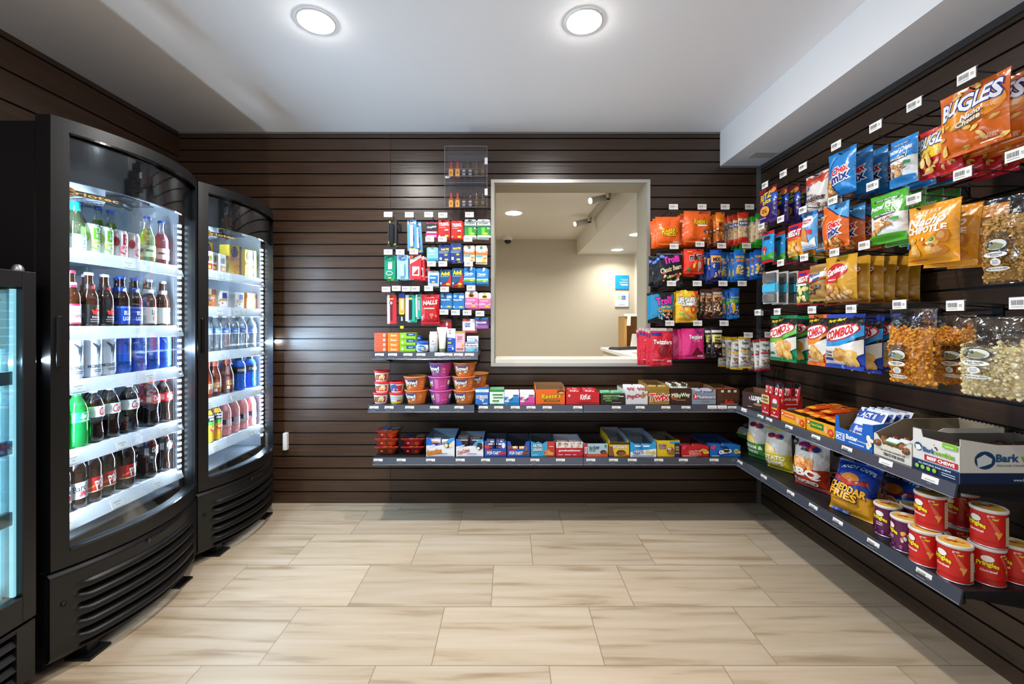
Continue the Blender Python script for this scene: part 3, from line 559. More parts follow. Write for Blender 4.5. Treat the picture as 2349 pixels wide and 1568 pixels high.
def cooler(Yc, label, shelf_z, tags, fan=True):
    r = bpy.data.objects.new('beverage_cooler', None); C.objects.link(r); r.location = (-1.49, Yc, 0); r.rotation_euler = (0, 0, math.pi/2)
    tag(r, label, 'refrigerator', 'tall curved glass door coolers')
    a = MB(); w0 = HW-.003
    a.box(-w0, -w0+.035, .055, .64, .10, 1.825, BLKS); a.box(w0-.035, w0, .055, .64, .10, 1.825, BLKS); a.box(-w0+.035, w0-.035, .6, .64, .1, 1.825, BLKS)
    a.box(-w0+.035, w0-.035, .055, .6, 1.72, 1.825, BLKS); a.box(-w0+.035, w0-.035, .055, .6, .34, .40, BLKS); a.box(-w0+.035, w0-.035, .06, .6, .10, .339, BLKS)
    link('cabinet', a, r)
    a = MB(); i0 = w0-.036
    a.box(-i0, -i0+.003, .056, .598, .401, 1.719, WHI); a.box(i0-.003, i0, .056, .598, .401, 1.719, WHI); a.box(-i0+.003, i0-.003, .594, .599, .401, 1.719, WHI)
    a.box(-i0+.003, i0-.003, .056, .594, 1.70, 1.719, WHI); a.box(-i0+.003, i0-.003, .056, .594, .401, .408, mat('8d9198', .5)); link('interior_liner', a, r)
    # door
    a = MB(); s_ = .04
    curved(-HW, -HW+s_, 0, .05, .355, 1.845, BLK, a, 3); curved(HW-s_, HW, 0, .05, .355, 1.845, BLK, a, 3)
    curved(-HW+s_, HW-s_, 0, .05, 1.80, 1.845, BLK, a); curved(-HW+s_, HW-s_, 0, .05, .355, .41, BLK, a)
    curved(-HW+s_, HW-s_, -.004, .012, 1.795, 1.802, BLKG, a); curved(-HW+s_, HW-s_, -.004, .012, .405, .414, mat('1b1d22', .15), a)
    d = link('door', a, r)
    a = MB(); curved(-HW+s_, HW-s_, .012, .005, .41, 1.80, clear('f4fbff', .07, .02), a); link('glass', a, d)
    a = MB(); curved(-HW+s_+.001, HW-s_-.001, .019, .012, 1.645, 1.799, BLKG, a)
    a.art(lambda x, z, o: (x, fy(x)+.0115-o, z), .65, .03, [('r', -.85, .2, -.56, .8, '17130c'), ('e', -.86, .5, .048, .55, '8a6a2c'), ('e', -.86, .5, .028, .32, '201808'), ('t', 'C', -.86, .5, .04, .4, 'caa35a'), ('t', 'Criotec', -.695, .5, .46, .4, 'caa35a')], z0=1.592, base=.001)
    link('header_panel', a, d)
    a = MB(); a.bbox(-HW+.008, -HW+.026, fy(-HW+.015)-.007, fy(-HW+.015)+.002, 1.02, 1.19, mat('050506', .3), .004); link('handle', a, d)
    # louvred grille
    a = MB(); nx, nz = 48, 90; z0, z1 = .055, .345
    def gf(i, j):
        x = -HW+2*HW*i; z = z0+(z1-z0)*j; ex = min(1, max(0, (HW-.062-abs(x))/.02)); y = fy(x)
        lv = 0
        if .02 < j < .80 and ex > 0:
            t = (j-.02)/.78*5 % 1; lv = (1-abs(2*t-1)**3)*1.0 if t > .45 else -.9*(1-abs(t/.225-1)**2)
        y += .012-(.012 if lv > 0 else .026)*lv*ex-.01*min(1, min(j, 1-j)*20)
        return (x, y, z)
    a.grid(nx, nz, gf, BLK); a.box(-HW+.002, HW-.002, .02, .06, z0, z1, BLK)
    curved(-HW, HW, .012, .02, z1-.003, z1, BLK, a); curved(-HW, HW, .012, .02, z0, z0+.003, BLK, a)
    a.art(lambda x, z, o: (x, fy(x)-.0005-o, z), .12, .018, [('e', -.85, .5, .13, .5, '2c2c2e'), ('t', 'Criotec', .12, .5, 1.5, .8, '2c2c2e')], z0=.312, base=.002)
    a.art(lambda x, z, o: (x, fy(x)-.0005-o, z), .024, .016, [('e', 0, .5, 1, .5, '020202')], z0=.22, base=.002) if False else None
    a.lathe([(.0001, 0), (.010, 0)], 16, mat('020202'), (0, 0, 0)) if False else None
    g = link('grille', a, r)
    a = MB(); a.tube([(-HW+.028, fy(-HW+.028)-.0015, .235), (-HW+.028, fy(-HW+.028)+.002, .235)], .0085, mat('030303', .6), 16); link('screw_hole', a, g)
    for sx in (-1, 1):
        a = MB(); a.box(sx*.2-.04, sx*.2+.04, fy(.2)+.012, fy(.2)+.10, 0, .009, BLK); a.box(sx*.2-.02, sx*.2+.02, fy(.2)+.04, fy(.2)+.08, .0095, .055, BLK); link('foot', a, r)
        a = MB(); a.box(sx*.2-.035, sx*.2+.035, .5, .58, 0, .1, BLK); link('foot', a, r)
    a = MB(); a.box(-HW+.03, HW-.03, .06, .6, .012, .1, BLACK); link('base', a, r)
    # light strips
    for sx in (-1, 1):
        a = MB(); a.box(sx*.268-.007, sx*.268+.007, .036, .044, .46, 1.63, STEEL)
        for k in range(44):
            z = .47+k*.0265; a.box(sx*(.268)-.0045, sx*.268+.0045, .0335, .0359, z, z+.011, emis('e4eeff', 22)); 
            a.box(sx*.268-.0070-.0012, sx*.268-.0070, .037, .043, z, z+.011, emis('e4eeff', 22)) if sx > 0 else a.box(sx*.268+.007, sx*.268+.0082, .037, .043, z, z+.011, emis('e4eeff', 22))
        link('led_strip', a, r)
        # local direction (-sx, .35) -> world
        dv = Vector((-sx, .45, 0)).normalized(); wd = Vector((-dv.y, dv.x, 0))
        q_ = wd.to_track_quat('-Z', 'Y').to_euler()
        px, py = sx*.255, .046
        lamp('AREA', (-1.49-py, Yc+px, 1.045), LED_W, LED_COL, .008, 1.16, q_, name='led_strip_light')
        lamp('AREA', (-1.49-.03, Yc+sx*.268, 1.045), LED_W*.9, (.62, .8, 1), .008, 1.16, (0, -math.pi/2, 0), name='led_strip_light')
    if fan:
        a = MB(); a.lathe([(.012, .0), (.115, 0), (.12, .01), (.12, .055), (.10, .06)], 40, WHI, (-.10, .20, 1.635), cap=False)
        for k in range(7): rr = .03+k*.013; a.lathe([(rr, -.001), (rr+.004, -.003), (rr+.007, -.001)], 32, mat('8d98a8', .4), (-.10, .20, 1.635), cap=False)
        for k in range(16): t = k*math.pi/8; a.tube([(-.10+.015*math.cos(t), .20+.015*math.sin(t), 1.632), (-.10+.115*math.cos(t+.5), .20+.115*math.sin(t+.5), 1.632)], .0015, WHI, 4)
        link('fan_cover', a, r)
        a = MB(); a.box(.07, .2, .12, .26, 1.688, 1.699, mat('3a3d42', .4)); a.box(.06, .21, .11, .27, 1.6835, 1.6875, mat('55585e', .3, .5)); a.tube([(.08, .15, 1.675), (.19, .2, 1.675)], .012, mat('2a2c30')); link('evaporator_tray', a, r)
    for k, z in enumerate(shelf_z):
        a = MB(); a.box(-.282, .282, .05, .55, z-.012, z-.006, mat('cfd6de', .35))
        for j in range(14): a.box(-.28+j*.041, -.28+j*.041+.012, .055, .54, z-.0059, z-.004, LIP)
        a.prism([(.030, z-.048), (.034, z-.05), (.050, z), (.046, z)], 'x', -.283, .283, LIP)
        a.box(-.283, .283, .046, .052, z-.014, z-.004, LIP)
        s2 = link('shelf', a, r)
        for x in tags[k % len(tags)]:
            o = link('price_tag', CARDF, s2, (x, .0305, z-.044)); o.rotation_euler = (-.33, 0, 0)
        for sx in (-1, 1):
            a = MB(); a.box(sx*.2-.004, sx*.2+.004, .4, .54, z-.05, z-.013, STEEL); link('bracket', a, s2)
    return r
SZ1 = [1.43, 1.155, .966, .718, .495]; SZ2 = [1.44, 1.252, 1.019, .779, .545]
YC1, YC2 = 1.71, 2.368
cooler(YC1, 'tall black curved glass door cooler holding beer, energy drinks and sodas', SZ1, [[.0], [], [-.2, .1], [-.22, -.03, .18], [-.24, -.05, .14]])
cooler(YC2, 'tall black curved glass door cooler holding lunch kits, water and juice', SZ2, [[-.22, -.12, -.05], [-.22, -.12, .02, .1], [-.1, .18], [-.2, .0, .2], [-.15, .17]])
for K_ in list(BEER.values())+list(SODA.values())+[COOLY, COOLP, PINK]: K_.sc = .905
for K_ in (WATER, PADE, TEA): K_.sc = .95
def XU(Yc, us): return [F*1.59/(U0-u)-Yc for u in us]
def XU(Yc, us): return [min(.247, F*1.59/(U0-u)-Yc) for u in us]
def stock(Yc, z, row, where, rows=2, y0=.098, dy=.073, xs=None, pitch=.0685, x_first=-.205):
    """row: list of (Kind, words) from the door-handle side inwards; copies stand in rows one behind the other"""
    cnt = {}; 
    for i, it in enumerate(row):
        if it is None: continue
        K, words = it[:2]; cnt[words] = cnt.get(words, 0)+1; loc_ = where if len(words.split()) < 7 else where.replace('beer cooler ', '')
        x = xs[i] if xs else x_first+pitch*i
        for j in range(rows if len(it) < 3 else it[2]):
            pos = ORD[cnt[words]-1]
            rowt = 'front row' if j == 0 else ORD[j]+' row'
            tot = sum(1 for q in row if q and q[1] == words)
            lead = (pos+' ') if tot > 1 else ''; wd = words+(' from handle' if tot > 1 else '')
            K.place((-1.49-(y0+dy*j)+random.uniform(-.003, .003), Yc+x+random.uniform(-.002, .002), z-.003), '%s%s, %s, %s' % (lead, wd, rowt, where), where+' drinks', math.pi/2+random.uniform(-.25, .12), sc=getattr(K, 'sc', 1))
W1 = ['beer cooler top shelf', 'beer cooler second shelf', 'beer cooler middle shelf', 'beer cooler fourth shelf', 'beer cooler bottom shelf']
W2 = ['lunch-kit cooler top shelf', 'lunch-kit cooler second shelf', 'lunch-kit cooler middle shelf', 'lunch-kit cooler fourth shelf', 'lunch-kit cooler bottom shelf']
st = lambda z, row, w_, **k: stock(YC1, z, row, w_, **k)
st(SZ1[0], [(WINE, 'small white wine bottle with teal cap'), (WINE, 'small white wine bottle with teal cap'), (LIME, 'lime cocktail can'), (LIME, 'lime cocktail can'), (STRAW, 'strawberry cocktail can'), (STRAW, 'strawberry cocktail can'), (COOLY, 'yellow wine cooler bottle'), (COOLP, 'pink wine cooler bottle')], W1[0], rows=1, xs=XU(YC1, [130, 172, 207, 238, 270, 300, 337, 370]))
st(SZ1[0], [(COOLP, 'pink bottle behind cocktail cans'), (COOLY, 'yellow bottle behind cocktail cans'), (COOLY, 'yellow bottle behind cocktail cans')], W1[0], rows=1, y0=.165, xs=XU(YC1, [222, 262, 290]))
B = lambda k: (BEER[k], 'beer bottle, '+k)
st(SZ1[1], [B('red and white label'), B('red and white label'), B('black red-flame label'), B('black red-flame label'), B('blue label'), B('blue label'), B('white label'), B('white label')], W1[1], xs=XU(YC1, [122, 160, 202, 240, 275, 306, 340, 372]))
st(SZ1[2], [(MWHITE, 'white energy drink can')]*4+[(MBLUE, 'blue energy drink can')]*4, W1[2], xs=XU(YC1, [118, 162, 205, 242, 278, 312, 342, 372]))
D = lambda k: (SODA[k], k+' bottle')
st(SZ1[3], [D('green lemon-lime'), D('green lemon-lime'), D('white label diet cola'), D('white label diet cola'), D('white label diet cola'), D('red label cola'), D('red label cola')], W1[3], xs=XU(YC1, [130, 172, 213, 252, 293, 342, 377]), dy=.077)
st(SZ1[4], [D('silver label root beer'), D('silver label root beer'), D('dark red label cola'), D('dark red label cola'), D('dark red label cola'), D('black label cola'), D('black label cola')], W1[4], xs=XU(YC1, [130, 172, 205, 240, 284, 338, 373]), dy=.077)
st = lambda z, row, w_, **k: stock(YC2, z, row, w_, **k)
st(SZ2[0], [(SNACKPK, 'small meat snack pack'), (SNACKPK, 'small meat snack pack'), (SNACKPK, 'small meat snack pack'), (LUNCHBOX, 'yellow and orange lunch kit carton'), (LUNCHBOX2, 'yellow and green lunch kit carton')], W2[0], rows=1, y0=.08, xs=XU(YC2, [468, 484, 503, 530, 568]))
st(SZ2[0], [(LUNCHBOX, 'orange lunch carton behind packs'), (LUNCHBOX, 'orange lunch carton behind packs')], W2[0], rows=1, y0=.15, xs=XU(YC2, [470, 498]))
st(SZ2[1], [(TRAY1, 'orange lunch kit tray'), (TRAY1, 'orange lunch kit tray'), (TRAY2, 'clear lunch kit tray'), (TRAY2, 'clear lunch kit tray'), (TRAY1, 'orange lunch kit tray')], W2[1], rows=1, y0=.08, xs=XU(YC2, [452, 474, 503, 541, 569]))
st(SZ2[2], [(DASANI, 'water bottle with dark blue label')]+[(WATER, 'water bottle with pale blue label')]*6, W2[2], xs=XU(YC2, [450, 472, 492, 512, 532, 552, 573]))
st(SZ2[3], [(TEA, 'brown iced tea bottle')]*4+[(PADE, 'bright blue sports drink bottle')]*2, W2[3], xs=XU(YC2, [448, 469, 490, 519, 548, 573]))
st(SZ2[4], [(JUICE, 'apple juice bottle with black cap')]*2+[(PINK, 'pink lemonade bottle')]*4, W2[4], xs=XU(YC2, [471, 492, 515, 535, 554, 574]))
# ---- low glass-front cooler in the corner next to the camera ----
r = bpy.data.objects.new('ice_cream_cooler', None); C.objects.link(r); r.location = (-1.49, 1.04, 0); r.rotation_euler = (0, 0, math.pi/2)
tag(r, 'low black cooler with flat glass door beside the tall beer cooler', 'refrigerator')
a = MB(); a.box(-.3, -.26, .05, .62, .06, 1.29, BLKS); a.box(.26, .3, .05, .62, .06, 1.29, BLKS); a.box(-.26, .26, .58, .62, .06, 1.29, BLKS); a.box(-.26, .26, .05, .58, 1.25, 1.29, BLKS); a.box(-.26, .26, .05, .58, .27, .30, BLKS); a.box(-.28, .28, .1, .58, 0, .059, BLACK); link('cabinet', a, r)
a = MB(); 
for k in range(5): z = .075+k*.038; a.prism([(.0, z), (.03, z+.006), (.03, z+.022), (.012, z+.016)], 'x', -.26, .25, BLK)
a.box(.25, .3, 0, .049, .06, .24, BLK); a.box(-.3, -.26, 0, .049, .06, .24, BLK); a.box(-.26, .25, 0, .049, .06, .07, BLK); a.box(-.26, .25, 0, .049, .232, .24, BLK); a.box(-.26, .25, .04, .049, .071, .231, BLACK); link('grille', a, r)
a = MB()
for x0_, x1_, z0_, z1_ in ((-.3, -.26, .25, 1.325), (.262, .3, .25, 1.325), (-.26, .262, .25, .33), (-.26, .262, 1.275, 1.325)): a.bbox(x0_, x1_, -.005, .045, z0_, z1_, BLK, .002)
d = link('door', a, r)
a = MB(); a.box(-.26, .262, .006, .01, .33, 1.275, clear('dff4fa', .08, .02)); link('glass', a, d)
a = MB(); a.lathe([(.014, 0), (.014, .008), (.01, .016), (.006, .02)], 16, STEEL, (.27, .02, 1.326)); link('hinge', a, d)
a = MB(); LL = mat('dff0f4', .3); a.box(-.258, -.255, .052, .578, .301, 1.249, LL); a.box(.255, .258, .052, .578, .301, 1.249, LL); a.box(-.255, .255, .575, .578, .301, 1.249, LL)
for x in (.17, .22): a.box(x, x+.012, .06, .08, .33, 1.24, STEEL)
link('interior_liner', a, r)
a = MB(); a.box(.2505, .2585, .0115, .0235, .335, 1.27, emis('bfeef8', 1.3)); a.box(.2535, .2595, .024, .049, .335, 1.27, mat('b5d9e4', .3)); link('light_tube', a, r)
lamp('AREA', (-1.49-.07, 1.04+.235, .8), 22, (.62, .95, 1), .01, .9, Vector((-.45, -1, 0)).to_track_quat('-Z', 'Y').to_euler(), name='light_tube_light')
for z in (.575, .79, 1.0):
    a = MB(); a.box(-.255, .2500, .013, .03, z-.02, z+.02, mat('4d4f55', .4)); a.box(-.25, .2515, .052, .5, z-.005, z, STEEL); link('shelf', a, r)
a = MB(); a.box(.10, .2326, .011, .012, 1.09, 1.265, mat('dbe9ea', .5)); a.art(lambda x, z, o: (.168+x, .0109-o, 1.09+z), .12, .17, [('p', [(-1, .86), (.86, .86), (-.1, .5)], 'c9302a'), ('p', [(-.85, .83), (.62, .83), (-.12, .56)], 'f0cfc8'), ('p', [(-.7, .8), (.4, .8), (-.14, .62)], 'd8382e')], base=.0003); link('poster', a, d)
# ================= steel shelves with price rails =================
SHB = mat('1b1c1f', .45, .2); RAIL = mat('5d626e', .2, .55)
YF, XF, DEP = 2.41, 1.286, .35
def shelf(x0, x1, z, label, tags, wall='back', ends=(0, 0)):
    """local frame: x along the wall, front towards -y, origin on the wall line; z is the deck height"""
    r = bpy.data.objects.new('wall_shelf', None); C.objects.link(r)
    if wall == 'back': r.location = (0, YB, z)
    else: r.location = (XR, 0, z); r.rotation_euler = (0, 0, -math.pi/2)
    tag(r, label, 'shelf', 'dark steel wall shelves')
    D = YB-YF if wall == 'back' else XR-XF
    a = MB(); a.box(x0, x1, -D+.008, -.001, -.022, 0, SHB); a.box(x0+.001, x1-.001, -D, -D+.012, -.037, -.0225, SHB)
    link('deck', a, r)
    a = MB(); a.prism([(-D-.001, .001), (-D+.006, .001), (-D-.002, -.038), (-D-.009, -.038)], 'x', x0, x1, RAIL); a.prism([(-D-.010, -.0385), (-D-.009, -.037), (-D-.0035, -.037), (-D-.0035, -.0385)], 'x', x0, x1, mat('b8bcc8', .2, .6)); link('price_rail', a, r)
    for xx in (x0+.012, x1-.018):
        a = MB(); a.prism([(-.001, -.0225), (-D+.05, -.0225), (-D+.05, -.032), (-.001, -.085)], 'x', xx, xx+.006, SHB); link('bracket', a, r)
    for t in tags:
        x, m = (t, CARD) if not isinstance(t, tuple) else (t[0], CARDF)
        o = link('price_tag', m, r, (x, -D-.0068, -.035)); o.rotation_euler = (-.18, 0, 0)
    return r
ux = lambda u: (u-U0)*YF/F                      # photo column -> x on the shelf front line
uy = lambda u: -F*XF/(u-U0)                     # photo column -> local x on the right wall's shelf line
Z1, Z2, Z3 = 1.0, .702, .405
shelf(-.776, -.177, Z1, 'short dark shelf holding soap boxes, lotion and medicine cartons', [ux(u) for u in (871, 901, 936, 966)]+[(ux(1008),)]+[ux(u) for u in (1028, 1052, 1077)])
shelf(-.796, -.197, Z2, 'dark shelf holding the stacked noodle bowls and macaroni cups', [ux(u) for u in (858.6, 893, 940, 997, 1053)])
shelf(-.175, .4165, Z2, 'dark shelf holding gum, mints and the orange peanut butter cup box', [ux(u) for u in (1109, 1144, 1182, 1218, 1255, 1325)])
shelf(.4195, 1.285, Z2, 'dark shelf holding candy bar boxes, running to the corner post', [ux(u) for u in (1413.6, 1468, 1527, 1573)]+[(ux(1633),), (ux(1656),)]+[ux(1679)])
shelf(-.771, .4165, Z3, 'lowest dark shelf holding microwave trays, snack cakes and toaster pastries', [ux(u) for u in (868, 920.7, 988, 1056, 1114, 1171, 1227, 1285.5)])
shelf(.4195, 1.285, Z3, 'lowest dark shelf holding granola bars and cookies, running to the corner', [ux(u) for u in (1355, 1407, 1450, 1510.6, 1567, 1637.5)])
shelf(-2.755, -1.2246, Z2, 'dark side-wall shelf holding jerky, crackers, popcorn and dog treats', [(uy(1708),)]+[uy(u) for u in (1746, 1766, 1811.6, 1873.6, 1945)]+[(uy(2034),), (uy(2136),)], 'right')
shelf(-2.755, -1.21, Z3, 'lowest dark side-wall shelf holding chip bags and crisp canisters', [uy(u) for u in (1699, 1753.7, 1815.5, 1867.5, 1924, 2005.5, 2122)], 'right')
# ================= boxed goods =================
flat = lambda x, z, o: (x, -o, z)
def tray(w_, d_, hf, hb, col, items, inside='6b4c33', side=None, cut=None, name='display_box', sitems=None):
    """open-topped card box: front panel hf high (optional cut-out top edge), sides rising to hb at the back"""
    a = MB(); t = .0018; W = w_/2; ins = mat(inside, .8); cm = mat(col, .4)
    top = [(-1, 1), (1, 1)] if not cut else cut
    poly = [(-W, 0), (W, 0)]+[(x*W, z*hf) for x, z in reversed(top)]
    a.prism(poly, 'y', 0, t, cm)
    a.prism([(p[0], p[1]) for p in poly], 'y', t+.0001, t+.0004, ins)
    sp_ = [(t, 0), (d_-t, 0), (d_-t, hb), (d_*.35, hb), (t, hf*(top[0][1]))]
    for sx in (-1, 1):
        x0_ = -W if sx < 0 else W-t
        a.prism(sp_, 'x', x0_, x0_+t, mat(side or col, .4)); xi = -W+t+.0001 if sx < 0 else W-t-.0005
        a.prism(sp_, 'x', xi, xi+.0004, ins)
        if sitems: a.art(lambda x, z, o: (sx*(W+o), d_/2+x*sx, z), d_, hf, sitems, seg=.05)
    a.box(-W, W, d_-t, d_, 0, hb, ins); a.box(-W, W, 0, d_, 0, .001, ins)
    # torn perforated edge on the back
    n = max(6, int(w_/.012))
    for i in range(n): x = -W+w_*i/n; a.prism([(x, hb), (x+w_/n, hb), (x+w_/n/2, hb+.005)], 'y', d_-t, d_, ins)
    a.art(flat, w_, hf, items, seg=.05)
    return Kind(name, 'box', [], a.mesh())
def packet(w_, h_, t_, col, items, name='candy_bar', cat='candy bar'):
    a = MB(); n = 8
    def fr(i, j): x = (i-.5)*w_; z = j*h_; return (x, -t_/2*(1-abs(2*j-1)**4)*(1-abs(2*i-1)**6)-.0004, z)
    def bk(i, j): p = fr(i, j); return (p[0], -p[1], p[2])
    a.grid(n, n, fr, film(col)); a.grid(n, n, bk, film(col), flip=True)
    a.art(lambda x, z, o: (x, fr(x/w_+.5, z/h_)[1]-o, z), w_, h_, items, base=.0008)
    return Kind(name, cat, [], a.mesh())
def shelfbox(u0, u1, vf, vb, zt, K_args, label, cont=None, d=.2, y=2.425):
    w_ = (u1-u0)*y/F-.004; hf = (740-vf)*y/F+H-zt; hb = max(hf*.9, H+(740-vb)*(y+d)/F-zt)
    col, items = K_args[:2]; kw = K_args[2] if len(K_args) > 2 else {}
    K = tray(w_, d, hf, hb, col, items, **kw); xc = ((u0+u1)/2-U0)*y/F
    K.place((xc, y, zt+.0005), label)
    if cont:
        ccol, citems, n, words, hc = cont; hh = hf*hc
        P = packet(w_*.42, hh, .018, ccol, citems)
        k = 0
        for j in range((n+1)//2):
            for sx in (-1, 1):
                if k >= n: break
                P.place((xc+sx*w_*.235, y+.022+j*.03, zt+.002), '%s %s, %s' % (ORD[k], words, 'standing in its open box'), words+' packets', rx=-.12); k += 1
T = lambda txt, cx, cz, w_, h_, c, **o: ('t', txt, cx, cz, w_, h_, c, o)
R_ = lambda a, b_, c, d, col: ('r', a, b_, c, d, col)
E = lambda *a: ('e',)+a
UP = [('donettes',)]
sb = shelfbox
# upper back shelf
K = carton('mint_carton', 'box', .076, .1, .086, '1c6fc4', [R_(-1, .82, 1, 1, 'e9eef4'), E(0, .9, .6, .07, 'c8d8ea'), T('ICE BREAKERS', 0, .52, 1.7, .22, 'ffffff', o='0d3a80'), T('MINTS', 0, .34, .7, .1, 'ffffff'), E(.1, .25, .12, .07, 'dce8f4'), R_(.1, .03, .8, .12, 'a8c8e8')]); K.place((-.154, 2.425, Z2), 'blue mint carton beside the orange noodle bowls')
K = carton('gum_carton', 'box', .082, .1, .086, '2f8f4e', [R_(-1, .06, 1, .86, 'e6efe4'), R_(-.9, .84, .9, .96, '2a8a48'), R_(-.6, .6, .8, .7, '2a8a48'), R_(-.5, .42, .9, .5, '2a8a48'), R_(-.6, .2, .3, .3, '2a8a48'), E(-.1, .14, .16, .08, 'd0e8d0')]); K.place((-.070, 2.425, Z2), 'green and white gum carton beside the blue mint carton')
for xc, c1, c2, lb in ((.0145, '1e86c8', '1a5fa8', 'blue gum carton beside the green and white one'), (.103, 'd84a9a', 'b83a86', 'pink gum carton beside the orange peanut butter cup box')):
    K = carton('gum_carton', 'box', .084, .1, .07, 'eef0f4', [R_(-1, 0, 1, .62, c1), ('p', [(-1, .25), (-.2, .72), (.25, .7), (-.5, .2)], 'ffffff'), T('Trident', -.35, .42, 1.0, .24, '1a2a5a', r=14, s=.2), R_(-.6, .1, .8, .16, c2), R_(.2, .66, .9, .8, c2)], c1); K.place((xc, 2.425, Z2), lb)
sb(1228, 1296.5, 893, 877, Z2, ('e8641a', [T("Reese's", .05, .58, 1.35, .34, 'f6d21c', s=.25, r=4, o='4a1c0c', ow=.06), ('p', [(-.45, .22), (.65, .22), (.6, .32), (-.4, .32)], '3a180c'), T('2 PEANUT BUTTER CUPS', .1, .27, .9, .06, 'f0c030'), E(.72, .84, .26, .14, '6a3318'), E(.76, .78, .2, .06, 'd8a860'), R_(-.7, .05, .7, .08, '8a3a12')], dict(inside='8a6844')), 'orange open box with yellow script, taller than its neighbours', d=.17)
sb(1298, 1375.5, 898, 889, Z2, ('c81f28', [T('KitKat', .15, .6, .62, .46, 'ffffff', s=.2, r=4, o='8a0f18'), E(.15, .58, .45, .38, 'c81f28'), T('KitKat', .15, .6, .62, .4, 'ffffff', s=.2, r=4), T('Crisp Wafers in Milk Chocolate', .3, .13, 1.2, .1, '5a1014', s=.2), R_(-.88, .6, -.76, .78, 'e8c8c8')], dict(inside='5a3a28')), 'bright red open box of wafer bars on the middle shelf', ('c81f28', [T('KitKat', 0, .8, 1.2, .2, 'ffffff')], 4, 'red wafer bar', 1.16))
sb(1377, 1434, 902, 893, Z2, ('2e1f1a', [T("HERSHEY'S", -.35, .78, .9, .17, 'b8d8b0'), T('COOKIE', .35, .78, .45, .17, 'b8d8b0'), T('LAYER', -.5, .55, .6, .2, '7fc850'), T('CRUNCH', .1, .55, .7, .2, '4aa05a'), R_(-.6, .3, -.1, .38, '5ac040'), R_(-.1, .14, .7, .17, 'c8c0b0'), R_(.5, .7, .9, .78, 'd8e8d8')], dict(inside='5a4a30')), 'dark brown open box with green lettering beside red wafer bar box', ('7fc89a', [R_(-.8, .82, .8, .95, '3a9a5a')], 4, 'green wrapped layered bar', 1.12))
sb(1435, 1486.5, 897, 884, Z2, ('d9dbe0', [T('PayDay', -.05, .6, 1.75, .32, 'd8601a', s=.2, r=6, o='2a3a9a', ow=.07), ('b', .5, .5, .95, .85, 6, .1, ['c8843a', 'a8642a']), R_(-1, .35, 1, .36, 'b0b4bc'), R_(-.6, .04, .6, .06, '8a8a90')], dict(inside='7a6a5a')), 'light grey open box of peanut bars on the middle shelf', ('e9e6ea', [T('PayDay', 0, .82, 1.6, .2, 'e0641a', s=.2, o='2a3a9a')], 6, 'white wrapped peanut bar', 1.34))
sb(1487.5, 1536.5, 887, 872, Z2, ('9c7a32', [T('Twix', 0, .42, 1.9, .4, 'e3202a', s=.2, r=4, o='f4f0e8', ow=.08), R_(-1, .8, 1, .81, '7a5a20')], dict(inside='8a6a40')), 'gold open box of caramel cookie bars', ('c8a850', [], 2, 'gold wrapped caramel cookie bar', 1.05))
sb(1537, 1586, 890, 874, Z2, ('3f2018', [T('MilkyWay', 0, .55, 1.75, .3, 'f4f0d8', r=3, o='2f8a3a', ow=.07, b=.04), E(-.6, .5, .38, .22, 'a84a1c'), T('MilkyWay', 0, .55, 1.75, .3, 'f4f0d8', r=3, o='2f8a3a', ow=.07, b=.04), R_(-.45, .26, .45, .29, 'c8a888')], dict(inside='7a5a3a')), 'dark brown open box with white and green lettering', ('e8e8dc', [R_(-.9, .85, .9, .92, '3a6a3a'), R_(-.6, .92, .6, 1, '3a2018')], 6, 'white and brown wrapped bar', 1.22))
sb(1587, 1643, 893, 877, Z2, ('8e97a6', [T('3 Musketeers', .02, .52, 1.8, .26, 'f4f4f8', o='1a2f8a', ow=.08, s=.15), E(-.75, .54, .2, .2, 'c8202a'), T('3', -.75, .54, .16, .24, 'ffffff'), T('Musketeers', .15, .52, 1.55, .24, 'f4f4f8', o='1a2f8a', ow=.08, s=.15), R_(-.3, .2, .4, .23, '4a5a7a')], dict(inside='7a5a3a', cut=[(-1, 1), (-.8, 1), (-.7, .8), (.7, .8), (.85, 1), (1, 1)])), 'silver grey open box with white and blue lettering', ('c0c6d2', [T('Musketeers', 0, .8, 1.7, .14, '1a2f8a')], 4, 'silver wrapped nougat bar', .98))
sb(1644, 1696, 892, 881, Z2, ('4a2a1c', [('r', -1+.1*k, .3, -.99+.1*k, 1, '8a5a34') for k in range(20)]+[('r', -1, .35+.1*k, 1, .36+.1*k, '8a5a34') for k in range(6)]+[T('Rolo', .05, .2, .8, .26, 'd8301c', s=.2, b=.06), R_(-.7, .8, -.45, .95, 'd8d0c8'), R_(-.1, .8, .15, .95, 'd8d0c8'), R_(.45, .8, .7, .95, 'd8d0c8'), R_(-.8, .03, .8, .06, 'c8a888')], dict(inside='6a4a2a')), 'brown latticed open box with red lettering near the corner', ('a8542a', [], 4, 'brown foil caramel roll', .96))
